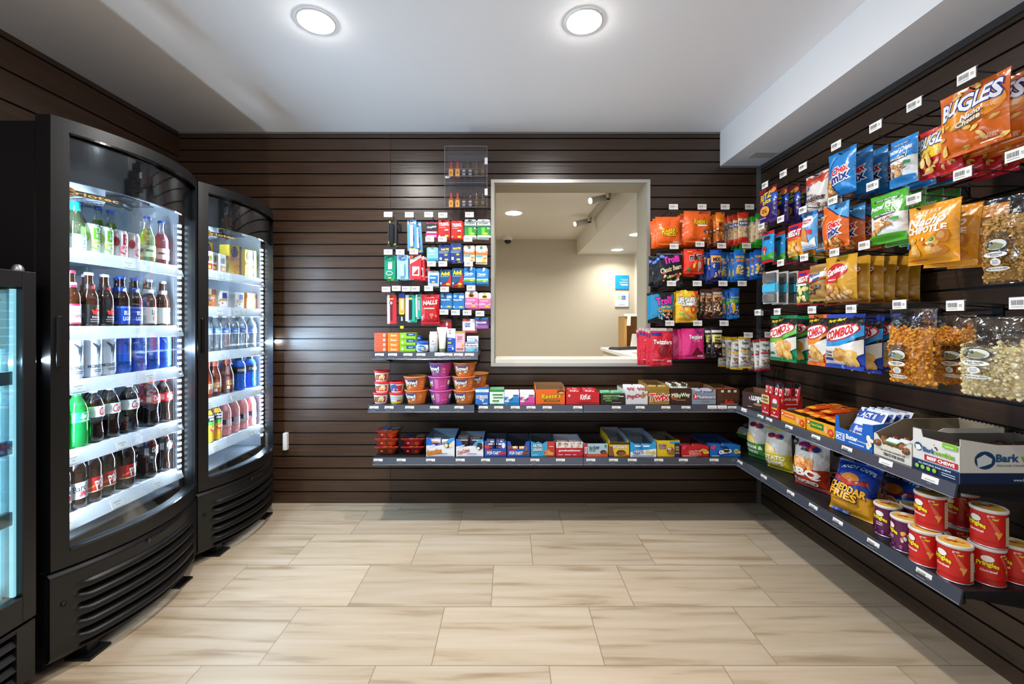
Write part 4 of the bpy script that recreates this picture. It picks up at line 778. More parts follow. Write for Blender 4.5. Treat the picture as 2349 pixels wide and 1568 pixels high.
# lower back shelf
HC = [(-1, 1), (-.72, 1), (-.45, .58), (-.05, .62), (.2, .64), (.5, .9), (.7, 1), (1, 1)]
sb(977, 1043.5, 1005, 983, Z3, ('e9ebee', [('p', [(-1, .62), (-1, 1), (-.72, 1), (-.45, .58)], '1e63c8'), ('p', [(.2, .64), (.5, .9), (.7, 1), (1, 1), (1, .92), (.5, .62)], '3a9fd8'), T('donettes', -.45, .28, 1.05, .3, 'e88a1e', r=8, o='7a2a10', ow=.05, b=.05), E(.48, .62, .2, .14, '4a2a1c'), E(.42, .62, .12, .11, 'f0dca8'), E(.72, .62, .12, .11, 'f0dca8'), T('Hostess', -.62, .62, .5, .12, 'ffffff', r=14, s=.2), R_(-.2, .16, .5, .19, '2a4a9a'), R_(-.9, .03, .9, .06, '8a9ac8')], dict(inside='7f97ad', side='1e4f9a', cut=HC)), 'tall white and blue open box of mini donuts', ('d8d4e0', [R_(-.9, .6, .9, .8, '2a3a9a'), R_(-.7, .8, .7, .9, 'e89a3a')], 3, 'mini donut pack', .86), d=.22)
sb(1045.5, 1109.5, 1008, 990, Z3, ('e9ebee', [('p', [(-1, .62), (-1, 1), (-.72, 1), (-.45, .58)], '1e63c8'), ('p', [(.2, .64), (.5, .9), (.7, 1), (1, 1), (1, .92), (.5, .62)], '3a9fd8'), T('CupCakes', -.45, .3, .9, .28, 'c8321e', r=14, s=.25, o='f6ece0'), ('p', [(.45, .5), (.6, .82), (.92, .8), (.95, .5), (.7, .38)], '3a2018'), E(.62, .5, .12, .08, 'f4f0ea'), T('Hostess', -.62, .64, .5, .12, 'ffffff', r=16, s=.2), R_(-.2, .16, .5, .19, '2a4a9a'), R_(-.9, .03, .9, .06, '8a9ac8')], dict(inside='7f97ad', side='1e4f9a', cut=HC)), 'tall white and blue open box of chocolate cupcakes', ('2a1c20', [R_(-.8, .8, .7, .84, 'c8c8d8')], 3, 'chocolate cupcake pack', 1.08), d=.22)
PC = [(-1, 1), (-.75, 1), (-.62, .72), (-.5, .5), (.45, .5), (.55, .75), (.7, 1), (1, 1)]
sb(1110.5, 1162, 1011, 1004, Z3, ('1f55b8', [T('POP-TARTS', -.1, .24, 1.3, .2, 'ffffff', o='0f2f7a', b=.05), E(-.75, .64, .25, .14, 'c8402a'), E(.75, .72, .16, .18, 'e8eef8'), R_(-.85, .36, -.3, .42, 'e84050'), ('p', [(.3, .12), (1, .18), (.95, .34), (.35, .3)], 'c82a3a')], dict(inside='2a2c38', cut=PC)), 'blue open toaster pastry box beside the cupcake box', ('20346a', [R_(-.9, .7, .9, .8, 'e0e4f0'), R_(-.9, .5, .3, .6, 'c85040'), T('POP', .4, .9, .8, .1, 'ffffff')], 4, 'dark blue pastry sleeve', .95))
sb(1163, 1216, 1012, 1001, Z3, ('1f55b8', [T('POP-TARTS', -.2, .24, 1.2, .2, 'ffffff', o='0f2f7a', b=.05), R_(-.85, .36, -.3, .42, 'e84050'), ('p', [(.3, .12), (.95, .18), (.9, .34), (.35, .3)], '7a4a2a'), E(.7, .55, .12, .16, '8a5a3a'), E(-.75, .62, .22, .1, '9a4a2a')], dict(inside='2a2c38', cut=PC)), 'blue open toaster pastry box beside the fruit bar box', ('e3b487', [R_(-.9, .7, .9, .8, 'c88a5a')], 2, 'tan pastry sleeve', .58))
sb(1217, 1273.5, 1012, 997, Z3, ('2fa0cf', [R_(.35, 0, 1, 1, 'c8342a'), T('NUTRI', -.45, .72, .72, .2, 'ffffff', o='1a2a4a', ow=.06), T('GRAIN', -.45, .48, .78, .2, 'ffffff', o='1a2a4a', ow=.06), ('p', [(.0, .15), (.1, .38), (.5, .5), (.7, .3), (.5, .1)], 'c88a4a'), ('p', [(.35, .12), (.5, .36), (.9, .3), (.85, .1)], 'd89a58'), E(.15, .28, .06, .05, '8a2a1c'), T('strawberry', .7, .68, .4, .08, 'ffffff'), R_(-.9, .12, -.4, .15, 'd8f0f8')], dict(inside='3a3c48', cut=[(-1, 1), (-.6, .9), (-.4, .98), (0, .84), (.2, .96), (.4, 1), (.7, .93), (1, 1)])), 'light blue and red open fruit bar box')
sb(1275, 1337.5, 1014, 1003, Z3, ('e8e2de', [R_(-1, 0, 1, .62, 'c0202c'), T('goodnessknows', 0, .42, 1.6, .18, 'ffffff'), ('b', -.85, .68, -.55, .95, 7, .05, ['a84a2a', 'd8a05a', '8a2a1c']), ('b', -.38, .68, -.1, .95, 7, .05, ['a84a2a', 'd8a05a', '8a2a1c']), ('b', .1, .68, .38, .95, 7, .05, ['a84a2a', 'd8a05a', '8a2a1c']), ('b', .55, .68, .85, .95, 7, .05, ['a84a2a', 'd8a05a', '8a2a1c']), R_(-.85, .15, -.5, .19, 'f0d8d8'), R_(-.35, .15, .1, .19, 'f0d8d8'), R_(.25, .15, .5, .19, 'f0d8d8')], dict(inside='a8a8b4')), 'red and white open snack square box on the lowest shelf', ('d8c8c0', [R_(-1, .85, 1, .95, '8a3a34')], 4, 'white snack square pouch', .93))
sb(1339.5, 1395, 1017, 998, Z3, ('a9c8d4', [R_(-1, 0, -.72, 1, 'c02430'), T('CLIF', -.86, .5, .2, .5, 'ffffff', r=0), T('Nut Butter', -.15, .7, .9, .28, '2a2a34', s=.25, r=5), T('FILLED', -.3, .46, .5, .1, '2a2a34'), R_(-.7, .0, 1, .22, 'c85a34'), E(.62, .36, .28, .16, '5a2f1a'), E(.75, .28, .2, .12, '8a4a24'), E(.8, .82, .1, .1, '3a8a4a')], dict(inside='241a18')), 'pale blue and brown open bar box on the lowest shelf', d=.24)
sb(1398, 1444, 1014, 980, Z3, ('e8c01e', [R_(-1, .84, 1, 1, '3a2f1c'), R_(-1, .05, .9, .84, 'e9c41c'), T('FITCRUNCH', .05, .68, 1.4, .2, 'ffffff', o='1a1a2a', ow=.07, b=.05, s=.15), ('p', [(-1, 0), (-1, .7), (-.75, .75), (-.6, .3), (-.5, 0)], '8a4a3a'), R_(-1, 0, -.6, .1, '2a3a7a'), E(.15, .28, .5, .2, '5a321c'), E(.25, .22, .4, .12, '8a5430'), R_(.55, .05, .95, .16, 'd83a24')], dict(inside='8a8c96', side='e0b81c')), 'yellow open protein bar box with torn tall side', ('5a3a28', [], 2, 'brown protein bar wrapper', .85), d=.26)
sb(1445, 1506, 1013, 982, Z3, ('2a9fd8', [('p', [(-1, 0), (-1, .3), (-.5, .46), (.3, .46), (1, .55), (1, 0)], 'eef2f5'), T('RICE KRISPIES', -.42, .42, .8, .1, '1a4fa8', r=10, b=.04), T('TREATS', -.4, .25, .85, .2, '1a4fa8', r=8, o='ffffff', b=.05), ('p', [(.1, .3), (.25, .44), (.5, .42), (.6, .28), (.3, .18)], 'e8c87a'), ('p', [(.5, .3), (.85, .42), (.95, .25), (.7, .14)], 'ddb866'), R_(-.9, .06, .8, .1, '5a8ab8')], dict(inside='7a8794', side='1f6fb0', cut=[(-1, 1), (-.8, .95), (-.55, .55), (.3, .5), (.6, .8), (.75, 1), (1, 1)])), 'tall light blue open box of crispy rice squares', ('2a8fd0', [R_(-.9, .8, .9, .9, 'e8f4fa')], 4, 'light blue rice square wrapper', .72), d=.25)
sb(1507, 1560, 1010, 990, Z3, ('e3c01c', [T('Golden', -.55, .72, .7, .2, '5a2a6a', o='f4ead0', ow=.06, b=.05), T('GRAHAMS', -.55, .55, .7, .13, '5a2a6a', o='f4ead0', ow=.06), R_(.52, 0, 1, .85, '2a1f5a'), R_(.1, .85, 1, .95, '2a9fc0'), ('p', [(-.15, .2), (-.1, .5), (.3, .62), (.5, .4), (.45, .12)], '9a6030'), ('b', -.1, .2, .4, .5, 8, .08, ['e8d4a8', '5a3018', 'c88a4a']), T('KING', .76, .6, .3, .12, 'e8c83a'), T('SIZE', .76, .45, .3, .1, 'e8c83a'), R_(.56, .2, .94, .32, '8a7a4a')], dict(inside='5a5348')), 'yellow and purple open marshmallow bar box', ('4a4030', [], 2, 'brown marshmallow bar wrapper', .9), d=.22)
NB = lambda c, nm, nmc, pic: [T(nm, 0, .45, .8, .3, nmc, r=8, o='f4f0e0', ow=.07, b=.05), ('p', [(-1, .78), (-.82, 1), (-.6, 1), (-.75, .6)], 'd83a6a'), R_(.62, .3, 1, .5, 'e8c83a'), E(.72, .48, .16, .22, 'e8c83a'), T('12', .72, .5, .18, .2, c), R_(-.9, .06, -.4, .12, 'e8e0d0')]+pic
sb(1562, 1626.5, 1022, 1003, Z3, ('c01f28', [('p', [(-.35, .1), (-.45, .45), (.4, .8), (.5, .3)], 'a81820')]+NB('a01820', 'Nutter', 'c8202a', [T('Butter', .05, .2, .8, .26, 'c8202a', r=8, o='f4f0e0', ow=.07, b=.05), ('p', [(.2, .55), (.6, .8), (.65, .6), (.3, .42)], 'd89a4a')]), dict(inside='4a1418', side='9a1820')), 'red open peanut cookie box on the lowest shelf', ('a81c22', [R_(-.9, .8, .9, .86, 'e8b0a0')], 4, 'red peanut cookie sleeve', .96), d=.25)
sb(1628, 1699, 1021, 1003, Z3, ('1868b8', [('p', [(-.5, .05), (-.55, .5), (.1, .7), (.3, .2)], '1a3f9a')]+NB('1a4fa8', 'OREO', 'ffffff', [E(.05, .62, .2, .2, '1a1418'), E(.05, .57, .17, .12, 'f0ece4'), E(.05, .52, .19, .12, '2a2024'), R_(-.35, .8, .1, .92, '1a2a3a'), T('12', .72, .5, .18, .2, '1a4fa8')]), dict(inside='142a5a', side='123f8a')), 'blue open chocolate sandwich cookie box nearest the corner'.replace('nearest', 'next to'), ('1a5fb0', [R_(-.9, .8, .9, .86, 'b0c8e8')], 4, 'blue cookie sleeve', .96), d=.27)
# noodle bowls, macaroni cups
def tub(name, r0, r1, h_, col, lidc, items, n=28, lid_h=.004, rim=.004):
    a = MB(); a.lathe([(r0*.9, .002), (r0, 0), (r0+.0005, .003), (r1, h_)], n, mat(col, .35)); sf = cylsurf(r0+.0002, 0, (r1-r0)/h_)
    a.art(sf, r0*2.3, h_*.92, items, base=.0006, step=.00012, z0=.004, seg=.009)
    l = MB(); l.lathe([(r1, 0), (r1+rim, .0005), (r1+rim, lid_h), (r1-.002, lid_h+.0015), (r1-.008, lid_h*.7), (.0003, lid_h*.7)], n, mat(lidc, .35), cap=False)
    return Kind(name, 'bowl' if 'bowl' in name else 'cup', [('lid', l.mesh(), (0, 0, h_))], a.mesh())
def bowl_art(c, c2, food, dx): return [R_(-1.2+dx, .0, .45+dx, 1, c2), ('b', -1+dx, .02, .35+dx, .4, 16, .09, food), ('b', -1+dx, .72, .35+dx, .97, 10, .07, [c2, 'b85a8a', '7a5aa0']), ('p', [(-.85+dx, .42), (.35+dx, .5), (.38+dx, .88), (-.5+dx, .82)], '4a4a7a'), T('Bowl', -.22+dx, .62, 1.05, .34, 'f6f4f0', o='3a2a4a', ow=.06, b=.07), R_(.62+dx, .62, .85+dx, .66, 'f4d0a8'), R_(.62+dx, .5, .85+dx, .54, 'f4d0a8'), R_(.62+dx, .3, .85+dx, .34, 'f4d0a8')]
FO = ['e8d070', 'c8a840', '8aa03a', 'e0c060', 'f0e0a0']
BOWLO = tub('noodle_bowl', .048, .066, .074, 'd9762a', 'd88a4a', bowl_art('d9762a', 'c8643a', FO, 0)); BOWLO2 = tub('noodle_bowl', .048, .066, .074, 'd9762a', 'd88a4a', bowl_art('d9762a', 'c8643a', FO, -.25))
BOWLP = tub('noodle_bowl', .048, .066, .074, 'd04a9a', 'c86aa8', [R_(-1.2, 0, -.45, 1, '7a4a8a'), T('wl', -.72, .62, .4, .34, 'f6f4f0', o='3a2a4a', b=.07), ('b', -1.1, .05, -.5, .4, 8, .08, FO+['c84a3a']), R_(.75, 0, 1.2, 1, '7a4a8a'), T('B', .95, .6, .25, .34, 'f6f4f0', o='3a2a4a', b=.07)]+[R_(-.3, .2+.12*k, .0, .25+.12*k, 'f0b0d8') for k in range(6)]+[R_(.15, .3, .7, .34, 'f0b0d8')])
BOWLP2 = tub('noodle_bowl', .048, .066, .074, 'c23f92', 'b05aa0', bowl_art('c23f92', '7a4a8a', FO+['c84a3a', 'e89aa8'], -.35))
CUPM = tub('macaroni_cup', .033, .041, .052, 'eee4dc', 'd21e2a', [('p', [(-.8, .1), (-.7, .75), (.9, .8), (.9, .1)], 'c8242c'), ('p', [(-.2, .15), (-.1, .6), (.4, .95), (.7, .5), (.5, .1)], 'f0e6b8'), ('b', -.1, .15, .5, .4, 7, .12, ['e8b83a', 'f0d888', 'd88a3a']), ('b', -.5, .3, -.2, .7, 4, .12, ['2f7a3a', 'c8a03a'])], lid_h=.010)
CUPN = tub('macaroni_cup', .033, .041, .052, 'eceae6', 'd21e2a', [R_(-1.2, .0, 1.2, .2, 'e0b82a'), R_(.2, .22, .8, .36, '9a3a3a')]+[R_(-.9, .38+.09*k, .9, .42+.09*k, 'b8b4b0') for k in range(5)], lid_h=.010)
CUPB = tub('macaroni_cup', .033, .041, .052, 'eee4dc', 'd21e2a', [('p', [(-.8, .1), (-.7, .75), (.9, .8), (.9, .1)], 'c8242c'), ('p', [(-.8, .1), (-.7, .8), (0, .95), (.3, .5), (.2, .1)], '2a5ab8'), ('b', -.3, .12, .3, .35, 5, .12, ['e8b83a', 'f0a030'])], lid_h=.010)
yb_ = 2.48; bx = lambda u, y=yb_: (u-U0)*y/F
for u, k, K, lb in ((874, 0, CUPM, 'bottom cup of the three-high macaroni cup stack'), (877, 1, CUPM, 'middle cup of the three-high macaroni cup stack'), (876, 2, CUPM, 'top cup of the three-high macaroni cup stack'), (910.5, 0, CUPN, 'lower macaroni cup with text panel in the two-high stack'), (911, 1, CUPB, 'upper macaroni cup with blue patch in the two-high stack')):
    K.place((bx(u), yb_, Z2+k*.0635), lb, 'macaroni cups on the noodle shelf')
for u, n, kk, cn in ((955, 2, (BOWLO2, BOWLO), 'shortest orange'), (1011, 3, (BOWLP, BOWLP, BOWLP2), 'pink'), (1065.5, 3, (BOWLO2, BOWLO, BOWLO), 'tall orange')):
    for k in range(n):
        kk[k].place((bx(u)+(.003, -.004, .002)[k], yb_+.0, Z2+k*.079), '%s noodle bowl of the %s stack' % (('bottom', 'top') if n == 2 else ('bottom', 'middle', 'top'))[0:0] if 0 else ((('bottom', 'top') if n == 2 else ('bottom', 'middle', 'top'))[k]+' noodle bowl of the '+cn+' stack'), 'noodle bowls on the shelf')
for k in (0, 1): BOWLO.place((-.195, 2.63, Z2+k*.079), ('bottom', 'top')[k]+' orange noodle bowl half hidden behind the tall stack', 'noodle bowls on the shelf')
# microwave trays on the lowest shelf
def meal(col, fcol, fart):
    a = MB(); w_, d_, h_ = .135, .12, .045
    def ring(s, z, r=.02):
        pts = []
        for cx, cy, a0 in ((1, 1, 0), (-1, 1, 90), (-1, -1, 180), (1, -1, 270)):
            for k in range(5): t = math.radians(a0+22.5*k); pts.append((cx*(w_/2*s-r)+r*math.cos(t), cy*(d_/2*s-r)+r*math.sin(t), z))
        return pts
    rs = [ring(.62, 0), ring(.72, .004), ring(.93, h_-.006), ring(1.02, h_-.004), ring(1.04, h_)]
    vs = sum(rs, []); n = 20; fs = [tuple(range(n-1, -1, -1))]
    for j in range(4):
        for i in range(n): fs.append((j*n+i, j*n+(i+1) % n, (j+1)*n+(i+1) % n, (j+1)*n+i))
    a.add(vs, fs, mat(col, .2, coat=.4), True)
    fr = lambda x, z, o: (x, -d_/2*(.66+.27*z/h_)-o-.002, z)
    a.art(fr, w_*.7, h_, [R_(-.12, .1, .12, .8, '5a2a28'), R_(-.7, .4, -.45, .6, 'e8a890'), R_(.2, .2, .7, .7, 'a83a1c' if col < 'd' else 'd8602a')], base=.0006, seg=.03)
    f = MB(); f.add(ring(1.04, 0), [tuple(range(n))], mat(fcol, .15, coat=.5)); f.art(lambda x, z, o: (x, z-.06, .0003+o), w_, d_, fart, base=.0005, seg=.05)
    return Kind('microwave_meal_tray', 'packaged food', [('film_lid', f.mesh(), (0, 0, h_+.0003))], a.mesh())
FA = [E(-.3, .5, .25, .4, '2a3a7a'), E(.5, .6, .4, .3, '4a4a30'), R_(-1, 0, 1, .12, 'c82a20'), ('b', -.2, .02, .9, .12, 8, .06, ['e8c04a', 'e08a2a'])]
MO, MRD = meal('c04a1a', '4a1f28', FA), meal('a81c22', '3a1a20', FA)
for k, (K, x, y, lb) in enumerate([(MO, -.735, 0, 'bottom orange microwave tray of the three-high stack'), (MO, -.735, 1, 'middle orange microwave tray of the three-high stack'), (MO, -.728, 2, 'top orange microwave tray of the three-high stack'), (MRD, -.585, 0, 'bottom red microwave tray of the shorter stack'), (MRD, -.583, 1, 'top red microwave tray of the shorter stack')]):
    K.place((x+.025, 2.51, Z3+y*.047), lb, 'microwave meal trays', rz=.05 if y != 2 else -.08)
# short shelf goods
tx = lambda u, y=2.46: (u-U0)*y/F
TIDE = carton('laundry_detergent_box', 'box', .071, .05, .0268, 'e2603a', [R_(-.85, .62, .1, .68, 'c8401c'), R_(-.85, .45, .3, .5, 'c8401c'), E(.6, .5, .24, .36, 'f0a020'), E(.6, .5, .18, .28, 'f6e8d0'), T('Tide', .6, .5, .3, .3, '1a3a9a', r=8)])
BOUN = carton('dryer_sheet_box', 'box', .072, .05, .0268, 'e8801e', [T('Bounce', 0, .5, .9, .42, 'fff4e0', s=.15), R_(.75, 0, 1, 1, 'c8641a')])
WIPE = carton('wipes_pack', 'box', .092, .055, .036, '8cc41e', [R_(-.15, .5, .95, .95, '1a3f8a'), E(-.65, .45, .14, .2, 'e8f4d8'), ('p', [(-.8, 0), (-.4, .15), (.3, .12), (.7, .2), (.9, 0)], '6aa014'), T('wipes', .4, .72, .6, .2, 'ffffff')])
for k in range(4): TIDE.place((tx(873), 2.46, Z1+k*.0272), ('bottom', 'second', 'third', 'top')[k]+' red-orange detergent box counting up the stack'.replace('counting up', 'in'), 'detergent boxes on the short shelf')
for k in range(4): BOUN.place((tx(903), 2.46, Z1+k*.0272), ('bottom', 'second', 'third', 'top')[k]+' bright orange dryer sheet box in the stack', 'dryer sheet boxes on the short shelf')
for k in range(3): WIPE.place((tx(935), 2.46, Z1+k*.0366), ('bottom', 'middle', 'top')[k]+' lime green wipes pack in the stack', 'wipes packs on the short shelf')
carton('ointment_box', 'box', .04, .05, .09, '1a4fae', [T('Vaseline', 0, .85, 1.4, .1, 'ffffff'), R_(-.6, .6, .6, .64, '9ab8e8')]).place((tx(958, 2.54), 2.54, Z1), 'dark blue ointment carton behind the petroleum jelly jar')
a = MB(); a.lathe([(.028, 0), (.034, .005), (.036, .022), (.034, .038), (.029, .044)], 28, mat('e9edea', .25)); a.art(cylsurf(.0362), .086, .03, [E(0, .5, .62, .55, '1c6fc8'), T('Vaseline', 0, .6, .9, .3, 'ffffff', o='0c3a7a'), E(.2, .25, .2, .16, 'e8d020')], z0=.008)
c = MB(); c.lathe([(.035, 0), (.0355, .002), (.0355, .016), (.033, .018)], 28, mat('1a4fb0', .35)); Kind('petroleum_jelly_jar', 'jar', [('lid', c.mesh(), (0, 0, .0445))], a.mesh()).place((tx(969), 2.46, Z1), 'small translucent jar with blue lid and blue label')
a = MB(); a.lathe([(.02, 0), (.024, .004), (.0245, .095), (.0225, .1)], 24, mat('e3e6ea', .3)); a.art(cylsurf(.0245), .055, .1, [E(0, .62, .14, .04, 'd8304a'), R_(-.5, .45, .5, .47, '9a9aa8'), R_(-.3, .4, .3, .42, '9a9aa8'), R_(-.4, .2, .4, .22, '8a9ac0')])
c = MB(); c.lathe([(.021, 0), (.0215, .002), (.0215, .014), (.02, .016)], 24, mat('f4f5f7', .3)); Kind('powder_bottle', 'bottle', [('cap', c.mesh(), (0, 0, .1003))], a.mesh()).place((tx(994.5), 2.46, Z1), 'white powder bottle between the jar and the lotion tube')
a = MB(); n = 24
vs = [];
for z, rx_, ry_ in ((.018, .0185, .0175), (.05, .021, .016), (.1, .025, .009), (.132, .031, .002), (.142, .030, .0012)): vs += [(rx_*math.cos(2*math.pi*i/n), ry_*math.sin(2*math.pi*i/n), z) for i in range(n)]
a.add(vs, [(j*n+i, j*n+(i+1) % n, (j+1)*n+(i+1) % n, (j+1)*n+i) for j in range(4) for i in range(n)]+[tuple(range(4*n, 5*n))], mat('e9e3cf', .35), True)
tubs = lambda x, z, o: (x, -(.0175-.0165*max(0, (z-.02))/.11)*math.sqrt(max(.05, 1-(x/.028)**2))-o-.0008, z)
a.art(tubs, .04, .11, [R_(-1, .68, 1, .76, '7a8a4a'), T('Aveeno', 0, .86, 1.4, .1, '5a5a4a'), R_(-.5, .5, .5, .52, 'a8a890'), R_(-.4, .4, .4, .42, 'a8a890')], z0=.02)
c = MB(); c.lathe([(.018, 0), (.0185, .016), (.0185, .0175)], 24, mat('6a7f5a', .35)); Kind('lotion_tube', 'tube', [('cap', c.mesh())], a.mesh()).place((tx(1014), 2.47, Z1), 'cream lotion tube standing on its green cap')
carton('eye_solution_carton', 'box', .048, .04, .134, '1f52b0', [R_(-1, .62, 1, 1, 'eef1f4'), T('re-', -.3, .9, .5, .07, '2a2a34'), T('nu', -.3, .8, .5, .07, '2a2a34'), ('p', [(-1, .62), (-1, .68), (.1, .72), (1, .64), (1, .58)], 'eef1f4'), T('fresh', -.3, .55, .7, .05, 'ffffff'), R_(-.8, .35, .0, .42, 'e8c020'), R_(-.7, .25, .5, .27, 'a8c8f0'), R_(-.8, .18, .4, .2, 'a8c8f0'), E(.4, .14, .2, .07, 'c8e0f4')]).place((tx(1035), 2.46, Z1), 'tall blue and white contact lens solution carton')
carton('nasal_spray_carton', 'box', .053, .04, .118, 'f0b8c4', [R_(-1, .9, 1, 1, 'b8a050'), T('Nasal', -.1, .74, 1.0, .1, 'b02a4a', o='ffffff'), T('Spray', -.1, .63, 1.1, .1, 'b02a4a', o='ffffff'), E(.55, .32, .22, .07, 'e8a020'), R_(-.8, .12, .7, .17, '8a4a3a'), R_(-.8, .5, .2, .52, 'c86a80')]).place((tx(1055.5), 2.46, Z1), 'pink nasal spray carton on the short shelf')
RO = [R_(-1, .82, 1, 1, 'a8b4c8'), R_(-.8, .84, .6, .92, '6a4a9a'), ('p', [(-1, .42), (1, .5), (1, .82), (-1, .82)], 'f2f4f5'), T('Rolaids', 0, .64, 1.7, .2, '1a2a4a', s=.2, b=.03), E(.7, .25, .2, .12, '8a5ab0'), E(.4, .2, .18, .1, '4aa8c0'), R_(-.8, .3, 0, .33, 'e8f4f8')]
carton('antacid_carton', 'box', .073, .04, .056, '7cc0d0', RO).place((tx(1082), 2.46, Z1), 'lower pale blue antacid carton at the end of the short shelf')
carton('antacid_carton', 'box', .065, .04, .034, '9ccfd8', [R_(-1, .3, 1, 1, 'e9edee'), T('Rolaids', -.1, .6, 1.4, .3, '8a98b0', s=.2), E(.6, .3, .2, .2, 'c85a8a')]).place((tx(1084), 2.462, Z1+.0565), 'smaller pale antacid carton lying on top of the lower one')
# ================= bags =================
def bagkind(name, cat, w_, h_, T, col, items, hang=True, seal=.07, seed=1, back=None, wide=0, fmf=film, nx=24, nz=30, base_mat=None, wob=.26, extra=None, step=.0004):
    """pillow bag, front towards -y; origin at the top centre (hanging) or bottom centre (standing)"""
    rnd = random.Random(seed); wv = [(rnd.uniform(12, 34), rnd.uniform(-20, 20), rnd.uniform(0, 6), rnd.uniform(.4, 1)) for _ in range(4)]
    zo = -h_ if hang else 0; sw = rnd.uniform(0, 6)
    def depth(x, z):
        xn = min(1, abs(x)/(w_/2)); zn = min(1, max(0, z/h_))
        t = (zn-seal)/(1-2*seal)
        if t <= 0 or t >= 1: pz = 0
        else: pz = math.sin(math.pi*t**.78)**.6
        px = (1-xn**2.6)**.75
        n = sum(a*math.sin(f*x*2.6+g*z*2.2+p)*.7 for f, g, p, a in wv)*wob
        edge = .5+.5*min(1, (1-px)*2+(1-pz)*1.2)
        return T*px*pz*(1+n*edge)+.0009*math.sin(x*90+sw)*(1-pz)
    def pinch(z): zn = min(1, max(0, z/h_)); return 1-.05*math.sin(math.pi*zn)**.6
    def sf(x, z, o): return (x*pinch(z), -depth(x, z)-o-.0008, z+zo)
    a = MB(); fm = base_mat or fmf(col)
    a.grid(nx, nz, lambda i, j: sf((i-.5)*w_, j*h_, 0), fm)
    bk = base_mat or fmf(back or col)
    a.grid(8, 10, lambda i, j: ((i-.5)*w_*pinch(j*h_), depth((i-.5)*w_, j*h_)*.55+.0004, j*h_+zo), bk, flip=True)
    if items: a.art(sf, w_, h_, items, fm=fmf, base=.0009, step=step, seg=.0055, seed=seed)
    parts = list(extra) if extra else []
    k = Kind(name, cat, parts, a.mesh()); k.sf = sf; k.size = (w_, h_); return k
def pegkind(L, gap=.011):
    a = MB(); m = mat('0c0c0d', .35, .3)
    a.tube([(-gap/2, L-.004, -.036), (-gap/2, .03, -.036), (-gap/2, .012, -.030)], .0025, m); 
    a.tube([(gap/2+.002, L-.004, -.012), (gap/2+.002, .006, .010)], .0022, m); a.box(-.014, .018, L-.006, L-.001, -.05, .0, m)
    t = MB(); t.box(-.027, .027, -.0022, -.0008, -.017, .013, clear('f4f4f8', .2, .1)); t.tube([(-.027, 0, .0135), (.027, 0, .0135)], .0022, mat('8a86a0', .2), 6)
    return [('wires', a.mesh())], t.mesh()
PEGS = {}
def peg(loc, L, words, rz=0):
    if L not in PEGS: PEGS[L] = pegkind(L)
    ws, clip = PEGS[L]
    o = bpy.data.objects.new('display_hook', None); C.objects.link(o); o.location = loc; o.rotation_euler = (0, 0, rz); tag(o, words, 'hook', 'black wire display hooks')
    link('wires', ws[0][1], o); p = link('tag_holder', clip, o); link('price_tag', CARD, p, (0, -.0023, -.016))
BAGN = {}
def nth(i, n): return ('front', 'only')[n == 1] if i == 0 else ORD[i]
def hang_back(u0, u1, vt, vb, n, step, tagpos, Kf, name, words, Y=2.49, L=None, dx=-.004, tilt=.03, cat='bag', jit=.05, hook=True):
    """stack of n bags on one hook of the back wall; photo columns/rows give the front bag's size and place at depth Y"""
    w_ = (u1-u0)*Y/F; h_ = (vb-vt)*Y/F; K = Kf(w_, h_); xc = ((u0+u1)/2-U0)*Y/F; zt = H+(740-vt)*Y/F
    for i in range(n):
        f = (1 if i else 0)
        K.place((xc+dx*i+random.uniform(-.005, .005)*f, Y+step*i, zt-random.uniform(0, .012)*f), ('%s hanging bag, %s' if cat == 'bag' else '%s hanging pack, %s') % (nth(i, n), words), name+' on the back wall', random.uniform(-jit, jit)*f, random.uniform(-tilt, tilt), random.uniform(-.05, .05)*(f+.3))
    if hook and tagpos:
        Yt = Y-.025; p = at(tagpos[0], tagpos[1], Yt); peg(p, YB-Yt, 'black double wire hook carrying '+words)
def hang_right(u0, u1, vt, vb, n, step, tagpos, Kf, name, words, X=1.33, cat='bag', hook=True, yaw=.05, dy=0, tilt=.05, roll=0):
    Y0, Y1 = F*X/(u1-U0), F*X/(u0-U0); yc = (Y0+Y1)/2; w_ = Y1-Y0; uc = U0+F*X/yc; h_ = (vb-vt)*yc/F; zt = H+(740-vt)*yc/F
    K = Kf(w_, h_)
    for i in range(n):
        f = 1 if i else 0
        K.place((X+step*i, yc+dy*i+random.uniform(-.006, .006)*f, zt-random.uniform(0, .012)*f), ('%s hanging bag, %s' if cat == 'bag' else '%s hanging pack, %s') % (nth(i, n), words), name+' on the side wall', -math.pi/2+yaw+random.uniform(-.03, .03)*f, random.uniform(-tilt, tilt)*f*.5, roll+random.uniform(-.05, .05)*f)
    if hook and tagpos:
        p = atX(tagpos[0], tagpos[1], 1.30); peg(p, XR-1.30, 'black double wire hook carrying '+words, -math.pi/2)
def BK(name, T, col, items, seed=1, **k): return lambda w_, h_: bagkind(name, 'bag', w_, h_, T, col, items, seed=seed, **k)
NUT = ['c89058', 'e8c890', 'a86a3a', 'f0dcb0', 'b87a44']
CHOC = ['3a1f14', '5a3220', 'd8a050', '8a5a34', 'f0e0c0']
SH = [R_(-1, .93, 1, 1, None)]
hb = hang_back
